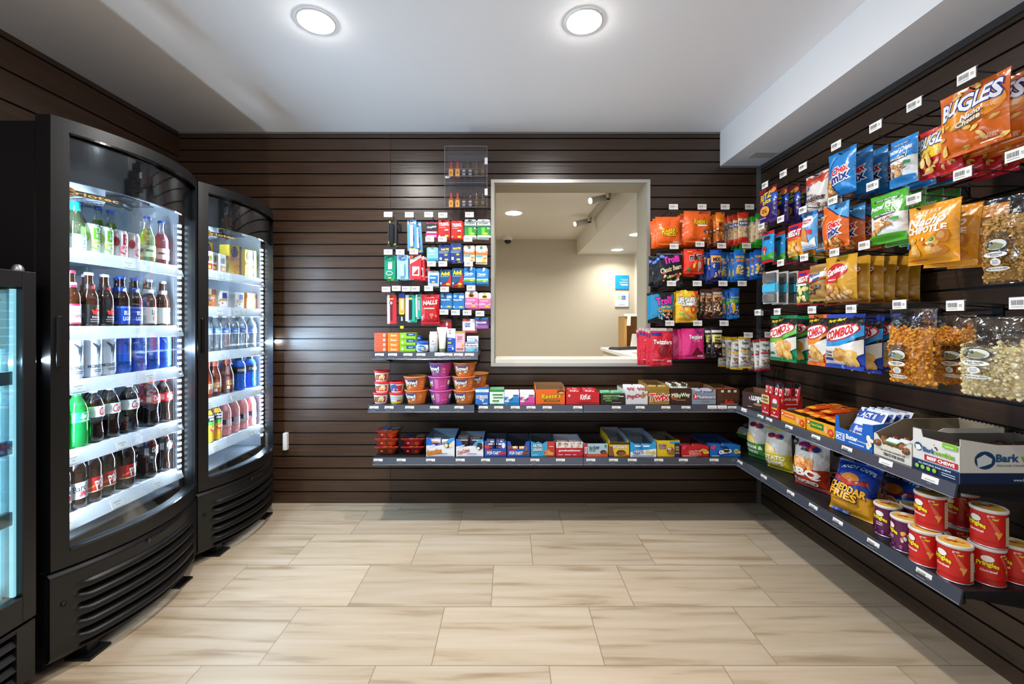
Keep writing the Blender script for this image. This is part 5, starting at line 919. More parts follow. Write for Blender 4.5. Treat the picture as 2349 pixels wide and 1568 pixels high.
# --- right of the opening, four rows of hooks ---
hb(1503, 1560, 497, 562, 3, .035, (1544.5, 474), BK('candy_bag', .02, 'e8601a', [T("Reese's", .05, .5, 1.4, .24, 'f6d01c', s=.25, r=8, o='5a2010', ow=.05), T('PIECES', .1, .34, .9, .1, 'f6d01c', b=.06, o='5a2010'), R_(.35, .06, .8, .12, 'f0d8c8')], 1), 'orange candy bags', 'orange with yellow script and plain lower half')
hb(1568, 1630, 484, 556, 5, .035, (1610, 474), BK('candy_bag', .02, 'e8601a', [T("Reese's", .2, .66, 1.1, .2, 'f6d01c', s=.25, r=4, o='5a2010', ow=.05), R_(-.05, .5, .7, .55, 'f0e8e0'), ('b', .4, .1, .95, .38, 12, .1, CHOC), R_(.3, .02, .9, .08, '7a3a18')], 2), 'orange miniature candy bags', 'orange with small chocolates printed at its corner')
hb(1641, 1662, 487, 562, 4, .035, (1663, 474), BK('snack_mix_bag', .014, 'c8641a', [R_(-1, .55, 1, 1, 'e8741a'), T('MIX', 0, .62, .9, .12, '2a1410', b=.06), T("Reese's", 0, .75, 1.4, .08, 'f6d01c', s=.2), ('b', -.8, .12, .8, .5, 24, .2, ['5a2f18', 'e8741a', 'd8b070', '2a1810', 'f0e0c0']), R_(-1, 0, 1, .12, '6a3a28')], 3), 'narrow orange snack mix bags', 'narrow orange snack mix with brown lower end')
hb(1692, 1716, 487, 557, 6, .03, (1719, 474), BK('nut_bag', .014, 'd8c098', [R_(-1, .8, 1, 1, 'd8341f'), R_(-1, 0, 1, .18, 'd8341f'), ('b', -.9, .2, .9, .78, 40, .17, NUT), R_(-.95, .56, .95, .7, '1f3f8a'), T('PLANTERS', 0, .63, 1.6, .08, 'ffffff')], 4), 'red topped nut bags', 'narrow nut bags with red top and bottom', dx=-.012)
hb(1733, 1764, 490, 562, 6, .03, (1748, 519), BK('nut_bag', .014, 'c8b088', [R_(-1, .84, 1, 1, '2aa02a'), R_(-1, 0, 1, .18, '2aa02a'), ('b', -.9, .2, .9, .8, 40, .15, ['d8b890', 'c08a6a', 'e8d8b8', '9a6a4a']), T('Nuts', 0, .82, 1.4, .1, '1f3f8a', s=.2)], 5), 'green topped nut bags', 'nut bags with green top and bottom by the corner post', dx=-.012, Y=2.44, hook=False)
hb(1505, 1566, 581, 652, 4, .03, (1546, 564.6), BK('gummy_bag', .018, '1a1c24', [T('Trolli', .1, .8, 1.2, .22, 'e83aa8', r=10, o='2a1a5a', ow=.07, b=.07), T('Classic Bears', .05, .5, 1.7, .16, 'f0e0b0', s=.2, r=14, o='3a2a14', ow=.05), ('b', -.6, .08, .8, .36, 26, .1, ['c8342a', 'e8c02a', '3a9a3a', 'e8742a', 'f0e8d0']), R_(-1, .94, 1, 1, '4a4f5a'), ('b', -1, .5, -.5, .95, 5, .12, ['3a6ac8'])], 6), 'black gummy bear bags', 'glossy black with pink and cream lettering')
hb(1568, 1615, 571, 627, 5, .035, (1605, 559.5), BK('chocolate_candy_bag', .018, 'e33a22', [T('m&m', .1, .68, 1.2, .26, '2a1410', o='f4f0ea', ow=.05, b=.05, r=8), T("'s", .8, .72, .2, .14, '2a1410', o='f4f0ea'), R_(-.7, .86, -.2, .9, 'e8c020'), E(-.5, .35, .14, .1, 'd8202a'), E(-.1, .3, .13, .1, 'e8c020'), E(-.55, .15, .12, .09, '2f8a2f'), E(.0, .42, .1, .07, 'e87a20'), E(.45, .32, .2, .16, 'd0b8a8'), ('b', .2, .1, .7, .2, 4, .12, ['c8a070', '8a4a2a'])], 7), 'red chocolate candy bags', 'red with large black lowercase lettering')
hb(1628, 1655, 573, 646, 4, .035, (1655, 563), BK('snack_mix_bag', .016, '1c3f9a', [R_(-1, .86, 1, 1, '2a62c0'), R_(-.9, .6, .9, .82, 'e8a85a'), T('MIX', 0, .69, 1.2, .12, '1a1a2a', b=.07), ('b', -.8, .14, .8, .55, 26, .17, ['e8e0d0', 'c8842a', '5a2f18', 'e8b860', '2a4fb0']), R_(-1, 0, 1, .1, '1a1f4a')], 8), 'dark blue snack mix bags', 'dark blue with tan band and nuts printed below')
hb(1683, 1709, 572, 641, 5, .03, (1712, 563), BK('nut_bag', .014, '1f6fc0', [T('PLANTERS', 0, .74, 1.6, .08, 'f0c82a', b=.05), R_(-.7, .58, .8, .67, 'd8743a'), ('b', -.7, .18, .8, .55, 26, .17, NUT), E(-.55, .3, .2, .12, 'e8c02a'), R_(.6, .88, 1, 1, 'e8c83a')], 9), 'blue nut bags', 'blue with orange band on the second row', dx=-.01)
hb(1729, 1757, 573, 636, 6, .03, (1743, 616), BK('nut_bag', .014, '1f62b4', [T('PLANTERS', 0, .76, 1.6, .08, 'f0c82a', b=.05), R_(-.7, .6, .8, .67, 'c82a3a'), ('b', -.8, .12, .8, .5, 26, .17, NUT), E(-.5, .32, .22, .13, 'e8c02a')], 10), 'blue nut bags by the corner', 'blue with red band hanging by the corner post', dx=-.012, Y=2.45, hook=False)
hb(1490, 1546, 670, 740, 2, .035, (1540, 649.5), BK('gummy_bag', .018, '14181f', [('p', [(-1, .1), (-1, .9), (-.3, .95), (.1, .6), (.9, .95), (1, .4), (.3, .35), (-.4, .2)], '1c86b4'), T('Trolli', .15, .72, 1.3, .24, 'e83aa8', r=8, o='1a1230', ow=.08, b=.07), T('Sour Brite', .3, .52, .8, .08, 'e8d83a', b=.05), T('Crawlers', .25, .42, 1.2, .14, 'f0a82a', b=.06, o='14181f'), ('b', -.3, .1, .9, .34, 22, .11, ['e86a9a', 'e8c06a', '5ac0d0', 'f0e0c0'], 2)], 11), 'black and turquoise gummy bags', 'black with turquoise burst and pink lettering')
hb(1550, 1600, 667, 738, 3, .03, (1599, 649.5), BK('gummy_bag', .018, 'e8b82a', [('b', -.95, .02, .95, .98, 30, .22, ['f0d03a', '8ab82a', 'e8862a', 'd8402a', 'e8c02a']), T('LIFE SAVERS', 0, .7, 1.7, .17, 'ffffff', o='2a1a3a', ow=.08, b=.07), T('GUMMIES', .1, .57, 1.4, .12, 'ffffff', o='2a1a3a', ow=.08, b=.06), E(.5, .4, .28, .14, 'd83a2a'), E(.5, .4, .12, .06, 'e8b82a'), ('p', [(.2, 0), (1, .12), (1, 0)], 'f0c81e'), ('p', [(.55, 1), (1, 1), (1, .7)], 'd8402a')], 12), 'colourful ring gummy bags', 'yellow and green fruit gummy bag with white lettering')
hb(1632, 1657, 660, 729, 5, .035, (1658, 649.5), BK('snack_mix_bag', .016, '4a2a1f', [T("HERSHEY'S", 0, .82, 1.6, .08, 'e8dccc', b=.05), R_(-.9, .55, .9, .76, 'd8985a'), T('MIX', 0, .63, 1.2, .13, '2a1410', b=.08), ('b', -.9, .06, .9, .52, 34, .19, CHOC)], 13), 'brown snack mix bags', 'brown with tan band and chocolates printed below', dx=-.02)
hb(1673, 1697, 660, 728, 5, .03, (1702, 649.5), BK('nut_bag', .014, '1c5fb4', [R_(-1, .5, 1, .62, '5aa83a'), T('PLANTERS', 0, .68, 1.6, .06, 'e8c83a'), ('b', -.8, .12, .8, .5, 22, .18, NUT), E(-.3, .32, .3, .15, 'e8c02a'), R_(-1, 0, 1, .1, '2a7fd0')], 14), 'blue and green nut bags', 'blue with green band on the third row', dx=-.013)
hb(1491, 1543, 752, 836, 6, .02, (1536, 740.6), BK('licorice_bag', .010, 'd0243a', [R_(-1, .92, 1, 1, 'c8b8b8'), T('Twizzlers', .1, .62, 1.7, .12, 'ffffff', s=.1, b=.04, o='a01028'), R_(-.95, .8, 0, .87, '2a2a8a'), E(.3, .38, .6, .17, '8a1424'), ('b', -.3, .28, .8, .48, 14, .12, ['a01c2c', '8a1424', '6a0f1c'], 4), R_(.5, .08, .9, .13, 'e8d8d8'), R_(-.8, .12, .2, .14, 'f0b0b0')], 15), 'red licorice bags', 'red with white lettering next to the opening frame', dx=-.010)
hb(1563, 1615, 753, 822, 6, .03, (1600, 740.6), BK('licorice_bag', .013, 'd42a78', [T('Twizzlers', .2, .72, 1.2, .13, 'ffffff', s=.1, b=.04, o='8a1040'), T('BITES', .25, .6, .6, .09, 'f080b0', b=.07), ('p', [(-.2, .1), (.3, .4), (.9, .12)], '6a1428'), R_(.35, .06, .85, .12, 'f0d0e0'), R_(.4, .82, .7, .88, '2a2a8a')], 16), 'pink licorice bags', 'magenta pink with white lettering on the bottom row', dx=-.016)
hb(1629, 1657, 748, 820, 3, .035, (1660.5, 740.6), BK('chocolate_bites_bag', .018, '17131a', [R_(-.85, .5, .85, .74, 'e3d67a'), T('snack', 0, .66, 1.0, .08, '1a1a1a', b=.06), T('bites', 0, .56, 1.0, .09, '1a1a1a', b=.07), R_(-.9, .8, .9, .88, 'd8d0c8'), ('b', -.9, .05, .9, .46, 20, .2, ['3a1f24', 'c8a060', '5a2f2a', '2a1a2a', 'e8d0a0'])], 17), 'black chocolate bite bags', 'black with pale yellow band on the bottom row', dx=-.02)
OB = lambda c: [T('Oberto', 0, .8, 1.1, .08, '2a4a34', b=.05), T('TRAIL MIX', 0, .62, 1.5, .07, '2a2a2a', b=.05), R_(-.85, .51, .85, .57, c), R_(-.6, .44, .6, .47, '8a8a88'), ('b', -.75, .18, .75, .36, 30, .12, ['7a3a1c', 'a85a2a', 'c88a4a', '5a2a18']), R_(-1, .93, 1, 1, c), R_(-1, 0, 1, .05, c), R_(-.5, .1, .5, .12, 'b0b0b0')]
hb(1693, 1722, 772, 844, 4, .03, (1716, 768), BK('trail_mix_bag', .014, 'dcdad6', OB('e0b01c'), 18), 'white and yellow trail mix bags', 'white jerky trail mix with yellow trim', dx=-.022)
hb(1742, 1768, 776, 848, 4, .03, (1764, 767), BK('trail_mix_bag', .014, 'dcdad6', OB('b8242a'), 19), 'white and red trail mix bags', 'white jerky trail mix with red trim', dx=-.02, Y=2.44)
peg(at(1740, 717, 2.44), .32, 'empty black double wire hook with tag beside the corner post')
# --- side wall ---
hr = hang_right
RITZ = [R_(-1, .52, 1, 1, '7a1f24'), E(.35, .66, .75, .2, '1f4fb0'), T('RITZ', 0, .74, 1.2, .2, 'f0c81e', r=10, o='1a2a7a', ow=.08, b=.08), T('bits', .25, .56, .8, .13, 'f0c81e', r=10, o='1a2a7a', ow=.06, b=.05), E(0, .3, .55, .14, 'e8a040'), T('PEANUT', 0, .33, .6, .05, '3a1a14'), T('BUTTER', 0, .27, .6, .05, '3a1a14'), E(.75, .85, .25, .08, 'd88a3a'), R_(-.8, .1, 0, .13, 'a8a0d0')]
hr(1745, 1783, 430, 508, 5, .055, (1756, 424), BK('cracker_bag', .02, '33236a', RITZ, 21), 'purple cracker bite bags', 'purple and maroon cracker bites in the corner')
CHEX = lambda x, z, c='d8202a', **o: [T('Chex', x, z+.09, 1.0, .17, 'c8202a', r=12, s=.15, o='ffffff', ow=.09, b=.06), T('mix', x, z-.08, .95, .17, '1f2f7a', r=12, s=.15, o='ffffff', ow=.09, b=.06)]
hr(1851, 1900, 398, 486, 2, .06, (1843, 382), BK('snack_mix_bag', .022, 'dcd7d0', [('p', [(-1, .9), (-.7, .98), (-.4, .86), (-.1, .98), (.2, .86), (.5, .98), (.8, .86), (1, .95), (1, .8), (.7, .7), (.4, .82), (.1, .7), (-.2, .82), (-.5, .7), (-1, .8)], 'c8402c'), T('Chex', -.4, .74, .8, .12, 'c8202a', r=4, o='ffffff'), T('mix', -.45, .63, .6, .1, '1f2f7a', r=4, o='ffffff'), T('MUDDY', -.2, .44, .6, .05, '4a3a34', b=.04), T('buddies', .05, .34, 1.7, .14, '3a241c', s=.3, b=.04), ('p', [(-1, 0), (-1, .2), (-.4, 0)], 'c8402c'), R_(-.4, .22, .5, .24, 'c8806a'), ('b', .4, .06, .9, .2, 6, .12, ['5a3524', 'd8c0a0'])], 22), 'white and red snack mix bags', 'white with red zigzag top and brown script', X=1.37)
hr(1903, 1964, 345, 449, 4, .06, (1919.5, 333), BK('snack_mix_bag', .026, '1c7cc4', CHEX(.25, .46)+[T('TRADITIONAL', -.55, .72, 1.1, .08, '9ac8ec', r=62), ('p', [(-1, .06), (-.9, .42), (-.45, .3), (-.1, .06)], 'b8762e'), ('b', -.95, .08, -.25, .34, 18, .13, ['d8a050', 'b8742a', '8a4a1c', 'e8c07a']), R_(-1, 0, 1, .05, '1a4f8a')], 23), 'blue snack mix bags', 'bright blue pretzel snack mix on the top row')
PRET = lambda c, cd, nm: [R_(-1, .56, 1, 1, c), R_(-.7, .84, .6, .89, '2a2a34'), T('SNACK FACTORY', 0, .865, 1.1, .035, 'ffffff'), T('Pretzel Crisps', 0, .72, 1.7, .14, 'ffffff', s=.4, r=6, b=.04), ('p', [(-.6, .56), (.6, .62), (.6, .55), (-.6, .5)], '1a1c20'), T(nm, 0, .56, 1.0, .04, 'f0f0f0', r=4), ('b', -.75, .2, .3, .4, 14, .16, ['b87434', 'd89a50', 'c88a44', 'e8d0a0']), ('b', .0, .28, .6, .5, 12, .14, ['8a4f1c', 'a86424', 'c8843a'], 4), R_(-1, 0, 1, .16, c), R_(.5, .4, .85, .46, cd)]
hr(2046, 2106, 316, 424, 3, .06, (2010, 289), BK('pretzel_bag', .026, 'dbe2e8', PRET('1f7cc8', '2f8a4a', 'ORIGINAL'), 24), 'blue and white pretzel bags', 'blue and white pretzel crisps on the top row')
BUG = lambda c1, glow: [E(.0, .62, .95, .26, glow), T('BUGLES', 0, .74, 1.75, .25, 'e8ecf4', o='231f78', ow=.07, b=.06, s=.12, r=4), ('b', -.9, .05, .9, .5, 13, .16, ['e8b84a', 'd8a03a', 'f0c860'], 2.2), ('b', -.4, .88, .5, .97, 3, .13, ['e8b84a'], 1.8)]
hr(2112, 2208, 288, 402, 4, .06, (2098.6, 238.7), BK('corn_snack_bag', .025, 'c8202a', [R_(-1, .5, 1, .86, 'e8b81c')]+BUG('c8202a', 'e8c02a')+[R_(-.7, .08, -.2, .1, 'e8c8c8'), ('b', -.9, .1, -.1, .35, 5, .26, ['e8b85a', 'f0d080'], 1.8)], 25), 'red corn snack bags', 'red and yellow cone corn snacks on the top row', X=1.36)
hr(2160, 2318, 194, 345, 5, .055, (2219, 174), BK('corn_snack_bag', .025, 'd2641a', BUG('d2641a', 'e8901c')+[T('Nacho', .2, .515, .65, .08, 'f4e8d0', s=.3, o='231f78', ow=.05, b=.04, r=6), T('Cheese', .15, .425, .75, .08, 'f4e8d0', s=.3, o='231f78', ow=.05, b=.04, r=6), T('flavor', .75, .54, .35, .05, 'e8a878', s=.2), T('CRISPY CORN', .55, .13, .55, .03, 'e8d0b8'), T('SNACKS', .6, .1, .35, .03, 'e8d0b8'), R_(.3, .04, .85, .06, 'e8b898')], 26), 'orange corn snack bags', 'orange nacho cone corn snacks at top of side wall')
peg(atX(2334, 353, 1.30), XR-1.30, 'black double wire hook with paper tag at the outer end of side wall', -math.pi/2)
peg(atX(2210, 397, 1.30), XR-1.30, 'empty black double wire hook below the orange corn snacks', -math.pi/2)
peg(atX(1798, 398, 1.30), XR-1.30, 'empty black double wire hook on the top row near the corner', -math.pi/2)
peg(atX(1792, 502, 1.30), XR-1.30, 'black double wire hook above the blue gummy bags', -math.pi/2)
hr(1750, 1776, 531, 602, 5, .055, (1748, 519), BK('gummy_bag', .02, '1c90d0', [R_(-1, .9, 1, 1, 'c8242c'), R_(-.3, .72, .6, .84, '2a2a34'), ('p', [(-1, .2), (-.4, .3), (.2, .22), (1, .32), (1, .08), (-1, .08)], '3f9a2f'), E(.0, .42, .35, .1, 'c8342a'), R_(-.1, .24, .1, .38, 'e8b07a'), R_(-1, 0, 1, .08, 'b8202a')], 27), 'bright blue gummy bags', 'bright blue with red mushrooms near the corner')
hr(1810, 1842, 514, 588, 3, .06, (1843, 481), BK('cracker_bag', .022, 'e0901c', [R_(-1, .56, 1, 1, 'c0242a'), T('CHEEZ-IT', 0, .7, 1.8, .18, 'ffffff', r=4, b=.07, o='7a1014'), T('pepper jack', .1, .52, 1.2, .09, 'd8302a', b=.06, o='f0c020'), R_(-.6, .85, .5, .92, '2a2a8a'), ('b', -.8, .08, .8, .42, 14, .26, ['e8b03a', 'f0c860', 'd8902a'])], 28), 'red and orange cracker bags', 'red and orange cheese crackers on the second row')
hr(1842, 1876, 486, 572, 2, .06, (1846, 590), BK('cookie_bag', .024, '5a9ad0', [E(0, .74, .75, .16, 'e8eef2'), T('Pretzel', 0, .77, 1.1, .08, 'c8303a', b=.05), T('Chips', 0, .69, .8, .07, 'c8303a', b=.05), R_(.15, .38, .7, .5, 'c8303a'), ('p', [(-.4, .15), (-.3, .5), (0, .6), (.25, .45), (.3, .12)], 'c88a44'), ('p', [(-.9, .05), (-.5, .25), (.4, .15), (.9, .3), (.9, .05)], 'e8eef4'), R_(-1, .92, 1, 1, '3a7ab8')], 29), 'pale blue cookie bags', 'pale blue cookie bag between the crackers and snack mix')
hr(1891, 1948, 468, 568, 4, .06, (1911.5, 459), BK('snack_mix_bag', .026, 'd8641f', [('p', [(-.7, 1), (1, .62), (1, 1)], '4a9ad8'), ('p', [(-.7, 1), (1, .62), (1, .59), (-.7, .97)], '1a2a5a')]+CHEX(.2, .42)+[T('CHEDDAR', -.62, .66, .8, .1, 'f0a86a', r=64), ('b', -.9, .04, .6, .2, 20, .13, ['e8a84a', 'c8742a', 'f0d08a', 'd8883a'])], 30), 'orange and blue snack mix bags', 'orange snack mix with blue upper corner')
hr(2001, 2084, 442, 556, 4, .055, (2003, 425), BK('pretzel_bag', .028, 'e6e6e2', PRET('4aa52a', '4a9a4a', 'GARLIC PARMESAN'), 31), 'green and white pretzel bags', 'green and white garlic pretzel crisps')
hr(2088, 2205, 466, 604, 3, .07, (2098, 455), BK('tortilla_chip_bag', .034, 'e2951c', [T('LATE JULY', -.05, .86, 1.0, .07, 'f0e0c0', b=.05), T('Nacho', .0, .71, 1.4, .15, 'f8f0e0', s=.3, b=.05, r=4), T('CHIPOTLE', .0, .56, 1.5, .11, 'f8f0e0', b=.08), ('b', -.5, .18, .7, .46, 9, .26, ['e8b04a', 'd89a3a', 'c87a2a'], 1.4), ('b', -.1, .24, .4, .4, 8, .07, ['c8402a', '4a8a2a', 'f0e0a0']), R_(-.95, .28, -.68, .38, '2a6ab0'), R_(-.9, .12, -.3, .13, 'a8641a'), R_(-.9, .06, .0, .07, 'a8641a')], 32, seal=.05), 'amber tortilla chip bags', 'amber yellow nacho tortilla chips', roll=.02)
def cardpack(w_, h_):
    a = MB(); g = mat('5a5f66', .3); a.box(-w_/2, w_/2, 0, .003, -h_, 0, mat('c8c6c2', .4)); a.art(lambda x, z, o: (x, -o, z-h_), w_, h_, [R_(-1, .0, -.45, 1, 'e8e4e0'), ('b', -.9, .05, -.55, .95, 10, .16, ['7a3a20', 'c8945a', '4a2a1c']), T('P3', .1, .82, .8, .12, '2a2a2e', b=.08), R_(-.4, .36, 1, .66, '48b4d8')], seg=.05)
    for k, (z0_, z1_) in enumerate(((.04, .3), (.34, .6), (.64, .94))): a.bbox(-w_*.42, w_*.42, -.014, -.0012, -h_+z0_*h_, -h_+z1_*h_, clear('c8ccd0', .2, .08, .35) if k != 1 else mat('48b4d8', .3), .003)
    return Kind('protein_snack_pack', 'packaged food', [], a.mesh())
hr(1752, 1784, 622, 696, 6, .052, (1792, 602), cardpack, 'blister snack packs', 'grey blister pack with sky blue label', cat='pack', yaw=.05)
hr(1832, 1860, 620, 698, 3, .06, (1915.5, 578), BK('cracker_bag', .022, '2f6a2a', [R_(-1, .62, 1, 1, 'b8242c'), T('CHEEZ-IT', 0, .72, 1.8, .15, 'ffffff', r=8, b=.07, o='7a1014'), R_(-.8, .54, .8, .6, 'e8e0c8'), R_(-.6, .86, .5, .92, '2a2a8a'), ('b', -.8, .08, .8, .5, 12, .28, ['e8d88a', 'f0e4a8', 'd8c46a']), E(-.8, .04, .2, .05, 'e8c020'), R_(-1, 0, 1, .05, 'b8202a')], 33), 'white cheddar cracker bags', 'red and green white cheddar crackers on the third row')
hr(1860, 1899, 606, 690, 2, .06, None, BK('cookie_bag', .024, 'b0874a', [R_(-.8, .8, .8, .92, '8a6a3a'), ('p', [(-1, .5), (1, .66), (1, .8), (-1, .66)], 'e8e8ec'), T('Famous', -.1, .72, 1.4, .11, '1f4f9a', s=.3, r=10, b=.05), T('Amos', .1, .6, 1.0, .1, '1f4f9a', s=.3, r=10, b=.05), ('p', [(-1, .44), (1, .58), (1, .62), (-1, .48)], '8a3a1c'), ('b', -.7, .2, .7, .42, 16, .16, ['4a2a18', '7a4a28', '3a2014'])], 34), 'gold cookie bags', 'tan and brown chocolate chip cookies', hook=False)
hr(1897, 1966, 586, 692, 6, .05, (1984, 561.6), BK('snack_mix_bag', .026, 'c8942a', [E(0, .66, .62, .17, 'b8202c'), T('Gardetto', -.0, .68, 1.2, .14, 'ffffff', s=.3, r=14, b=.04), ('p', [(-.7, .42), (.2, .42), (.2, .56), (-.7, .52)], 'd8303a'), R_(-.5, .47, .1, .49, 'f0e0e0'), ('b', -.9, .05, .9, .35, 24, .16, ['e8b46a', 'c8843a', 'f0d4a0', '8a5024']), R_(-1, 0, 1, .06, '7a4418')], 35), 'gold snack mix bags', 'gold with red oval on the third row')
COMB = lambda c, c2, bt: [R_(-1, .93, 1, 1, c), R_(-1, .44, 1, .93, '17181a'), T('Party Bag!', -.35, .88, .9, .07, 'e8d820', s=.25, r=8, b=.05), ('p', [(-1, .38), (-1, .5), (.2, .62), (1, .8), (1, .62), (.2, .42)], c2), E(0, .66, .95, .14, 'a81c24', 14), E(0, .66, .88, .12, 'f0ecec', 14), T('COMBOS', 0, .66, 1.5, .16, 'c8202a', s=.3, r=16, b=.08), ('p', [(-1, .05), (-1, .38), (.1, .42), (1, .55), (1, .3), (0, .05)], 'e3dcd4'), ('b', -.1, .12, .6, .36, 8, .3, ['d89a3c', 'e8b85a', 'c8842c'])]+bt+[R_(-1, 0, 1, .07, c)]
hr(1771, 1828, 723, 828, 3, .06, (1784, 714), BK('cracker_bag', .026, '137a4a', COMB('137a4a', '5ab83a', [R_(-.9, .14, -.4, .2, '1a7a4a')]), 36), 'green filled cracker bags', 'green and black filled crackers on the fourth row')
hr(1858, 1905, 721, 838, 2, .06, (1864, 710), BK('cracker_bag', .026, 'e0692a', COMB('e0692a', 'e8862a', [T('Cheddar', -.6, .3, .6, .05, '2a2a2a', b=.04), T('Cheese', -.6, .24, .5, .05, '2a2a2a', b=.04), R_(-.9, .14, -.3, .2, 'c85a34')]), 37), 'orange filled cracker bags', 'orange and black filled pretzels behind the blue ones')
hr(1900, 1984, 720, 845, 5, .065, (1954, 707.7), BK('cracker_bag', .03, '1f3a9a', COMB('2442a8', '2a8fd0', [T('Cheddar', -.6, .3, .6, .05, '2a2a2a', b=.04), T('Cheese', -.6, .24, .5, .05, '2a2a2a', b=.04), R_(-.9, .14, -.3, .19, '1f3a9a')]), 38), 'blue filled cracker bags', 'blue and black filled crackers on the fourth row')
peg(atX(1740, 716, 1.30), XR-1.30, 'empty black double wire hook on the fourth row in the corner', -math.pi/2)
peg(atX(2344, 694, 1.30), XR-1.30, 'black double wire hook over the outer vanilla popcorn bag', -math.pi/2)
# popcorn in clear bags
def kernel_mesh(w_, h_, fill, T_, cols, n, r0, seed, sfc):
    rnd = random.Random(seed); a = MB(); ms = [mat(c, .6) for c in cols]
    ico = [(0, 0, 1), (.894, 0, .447), (.276, .851, .447), (-.724, .526, .447), (-.724, -.526, .447), (.276, -.851, .447), (.724, .526, -.447), (-.276, .851, -.447), (-.894, 0, -.447), (-.276, -.851, -.447), (.724, -.526, -.447), (0, 0, -1)]
    fcs = [(0, 1, 2), (0, 2, 3), (0, 3, 4), (0, 4, 5), (0, 5, 1), (1, 6, 2), (2, 7, 3), (3, 8, 4), (4, 9, 5), (5, 10, 1), (6, 7, 2), (7, 8, 3), (8, 9, 4), (9, 10, 5), (10, 6, 1), (11, 7, 6), (11, 8, 7), (11, 9, 8), (11, 10, 9), (11, 6, 10)]
    for k in range(n):
        x = rnd.uniform(-.47, .47)*w_; z = rnd.uniform(.035, fill+rnd.uniform(-.04, .03))*h_; p = sfc(x, z, 0); d = -p[1]
        y = -rnd.uniform(.35, .98)*max(0, d-r0*.9); r1 = r0*rnd.uniform(.6, 1.15); cx = min(max(p[0], -w_*.47), w_*.47)
        for q in range(3):
            ox, oy, oz = (rnd.uniform(-.7, .7)*r1 for _ in range(3)); rr = r1*rnd.uniform(.45, .8)
            a.add([(cx+ox+v[0]*rr*rnd.uniform(.75, 1.25), min(y+oy*.5, .0)+v[1]*rr, p[2]+oz+v[2]*rr*rnd.uniform(.75, 1.25)) for v in ico], fcs, ms[rnd.randrange(len(ms))], True)
    def core(i, j):
        x = (i-.5)*w_*.93; z = (.03+(fill-.05)*j)*h_; p = sfc(x, z, 0); return (p[0], p[1]*.62+.0022*math.sin(i*70+j*31)*math.cos(j*57), p[2])
    a.grid(30, 30, core, mat(cols[-1], .7)); a.grid(30, 30, lambda i, j: (core(i, j)[0], -core(i, j)[1]*.5, core(i, j)[2]), mat(cols[-1], .7), flip=True)
    return a.mesh()
POPM = clear('fbfaf8', .09, .1, bump=.006)
def popbag(cols, items, fill, seed, r0=.0075, n=420, names=('CEDAR CREEK',)):
    def f(w_, h_):
        k = bagkind('popcorn_bag', 'bag', w_, h_, .04, 'ffffff', None, seed=seed, base_mat=POPM, wob=.2, nx=22, nz=28, seal=.03)
        pr = MB(); pr.art(k.sf, w_, h_, items, fm=lambda c: mat(c, .4), base=.0012, step=.0006, seg=.006)
        km = kernel_mesh(w_, h_, fill, .04, cols, n, r0, seed, k.sf)
        k.parts = [('popcorn', km), ('printed_label', pr.mesh())]; return k
    return f
def CC(nm, wt, dz=0, dx=-.3):
    I = [T('CEDAR CREEK', 0, .56, .86, .045, '16140f', b=.09, a=.5), E(0, .47, .42, .07, '15150f'), E(0, .47, .385, .06, 'cfd0c8'), ('p', [(-.3, .45), (0, .5), (.3, .46), (.2, .42), (-.15, .42)], '7f7d55'), ('b', -.3, .44, -.1, .5, 5, .06, ['2a3028', '5a5f50']), E(0, .355, .42, .032, 'e8e6e0'), T(nm, 0, .366, .5, .02, '2a2a2a'), T('Popcorn', 0, .343, .3, .018, '2a2a2a'), E(0, .27, .18, .042, 'e8e6e0'), T('Best Kept', 0, .288, .2, .013, '2a2a2a'), T('Secret in', 0, .27, .2, .013, '2a2a2a'), T('Popcorn', 0, .251, .18, .013, '2a2a2a'), E(.05, .19, .42, .024, 'e8e6e0'), T(wt, .05, .19, .66, .018, '2a2a2a', b=.05)]
    out = []
    for i in I:
        i = list(i)
        if i[0] == 'p': i[1] = [(x+dx, z+dz) for x, z in i[1]]
        elif i[0] == 'b': i[1] += dx; i[3] += dx; i[2] += dz; i[4] += dz
        elif i[0] == 't': i[2] += dx; i[3] += dz
        else: i[1] += dx; i[2] += dz
        out.append(tuple(i))
    return out
def setstuff():
    for o in C.objects:
        if o.name.split('.')[0] == 'popcorn': o['kind'] = 'stuff'
hr(2050, 2142, 708, 885, 1, .09, (2065, 697.5), popbag(['e89a20', 'f2b034', 'da8a18'], CC('Cheddar Cheese', 'NET WT. 3.5 oz. (99g)', -.07), .76, 41, n=650), 'cheddar popcorn bag', 'clear bag of orange cheddar popcorn, filled panel facing out', yaw=.2)
hr(2150, 2238, 722, 885, 1, .09, (2193, 700), popbag(['e89a20', 'f2b034', 'da8a18'], CC('Cheddar Cheese', 'NET WT. 3.5 oz. (99g)', -.03, .3), .82, 42, n=650), 'inner cheddar popcorn bag', 'clear bag of orange cheddar popcorn hanging closer to the slats', X=1.45, yaw=.1, hook=True)
hr(2215, 2372, 727, 915, 1, .09, None, popbag(['eee0b0', 'f6ecca', 'e0cd94'], CC('Fresh Vanilla', 'NET WT. 8 oz. (227gr.)', .08), .66, 43, r0=.0085, n=560), 'vanilla popcorn bag', 'clear bag of cream vanilla popcorn beside the cheddar ones', yaw=.25, hook=False)
hr(2262, 2398, 447, 648, 1, .09, None, popbag(['c0924a', 'd4aa5c', 'b08238'], CC('Caramel', 'NET WT. 9.5 oz. (269g)', -.03, -.2), .78, 44, r0=.006, n=620), 'caramel popcorn bag', 'clear bag of caramel popcorn above the vanilla one', yaw=.15, hook=False)
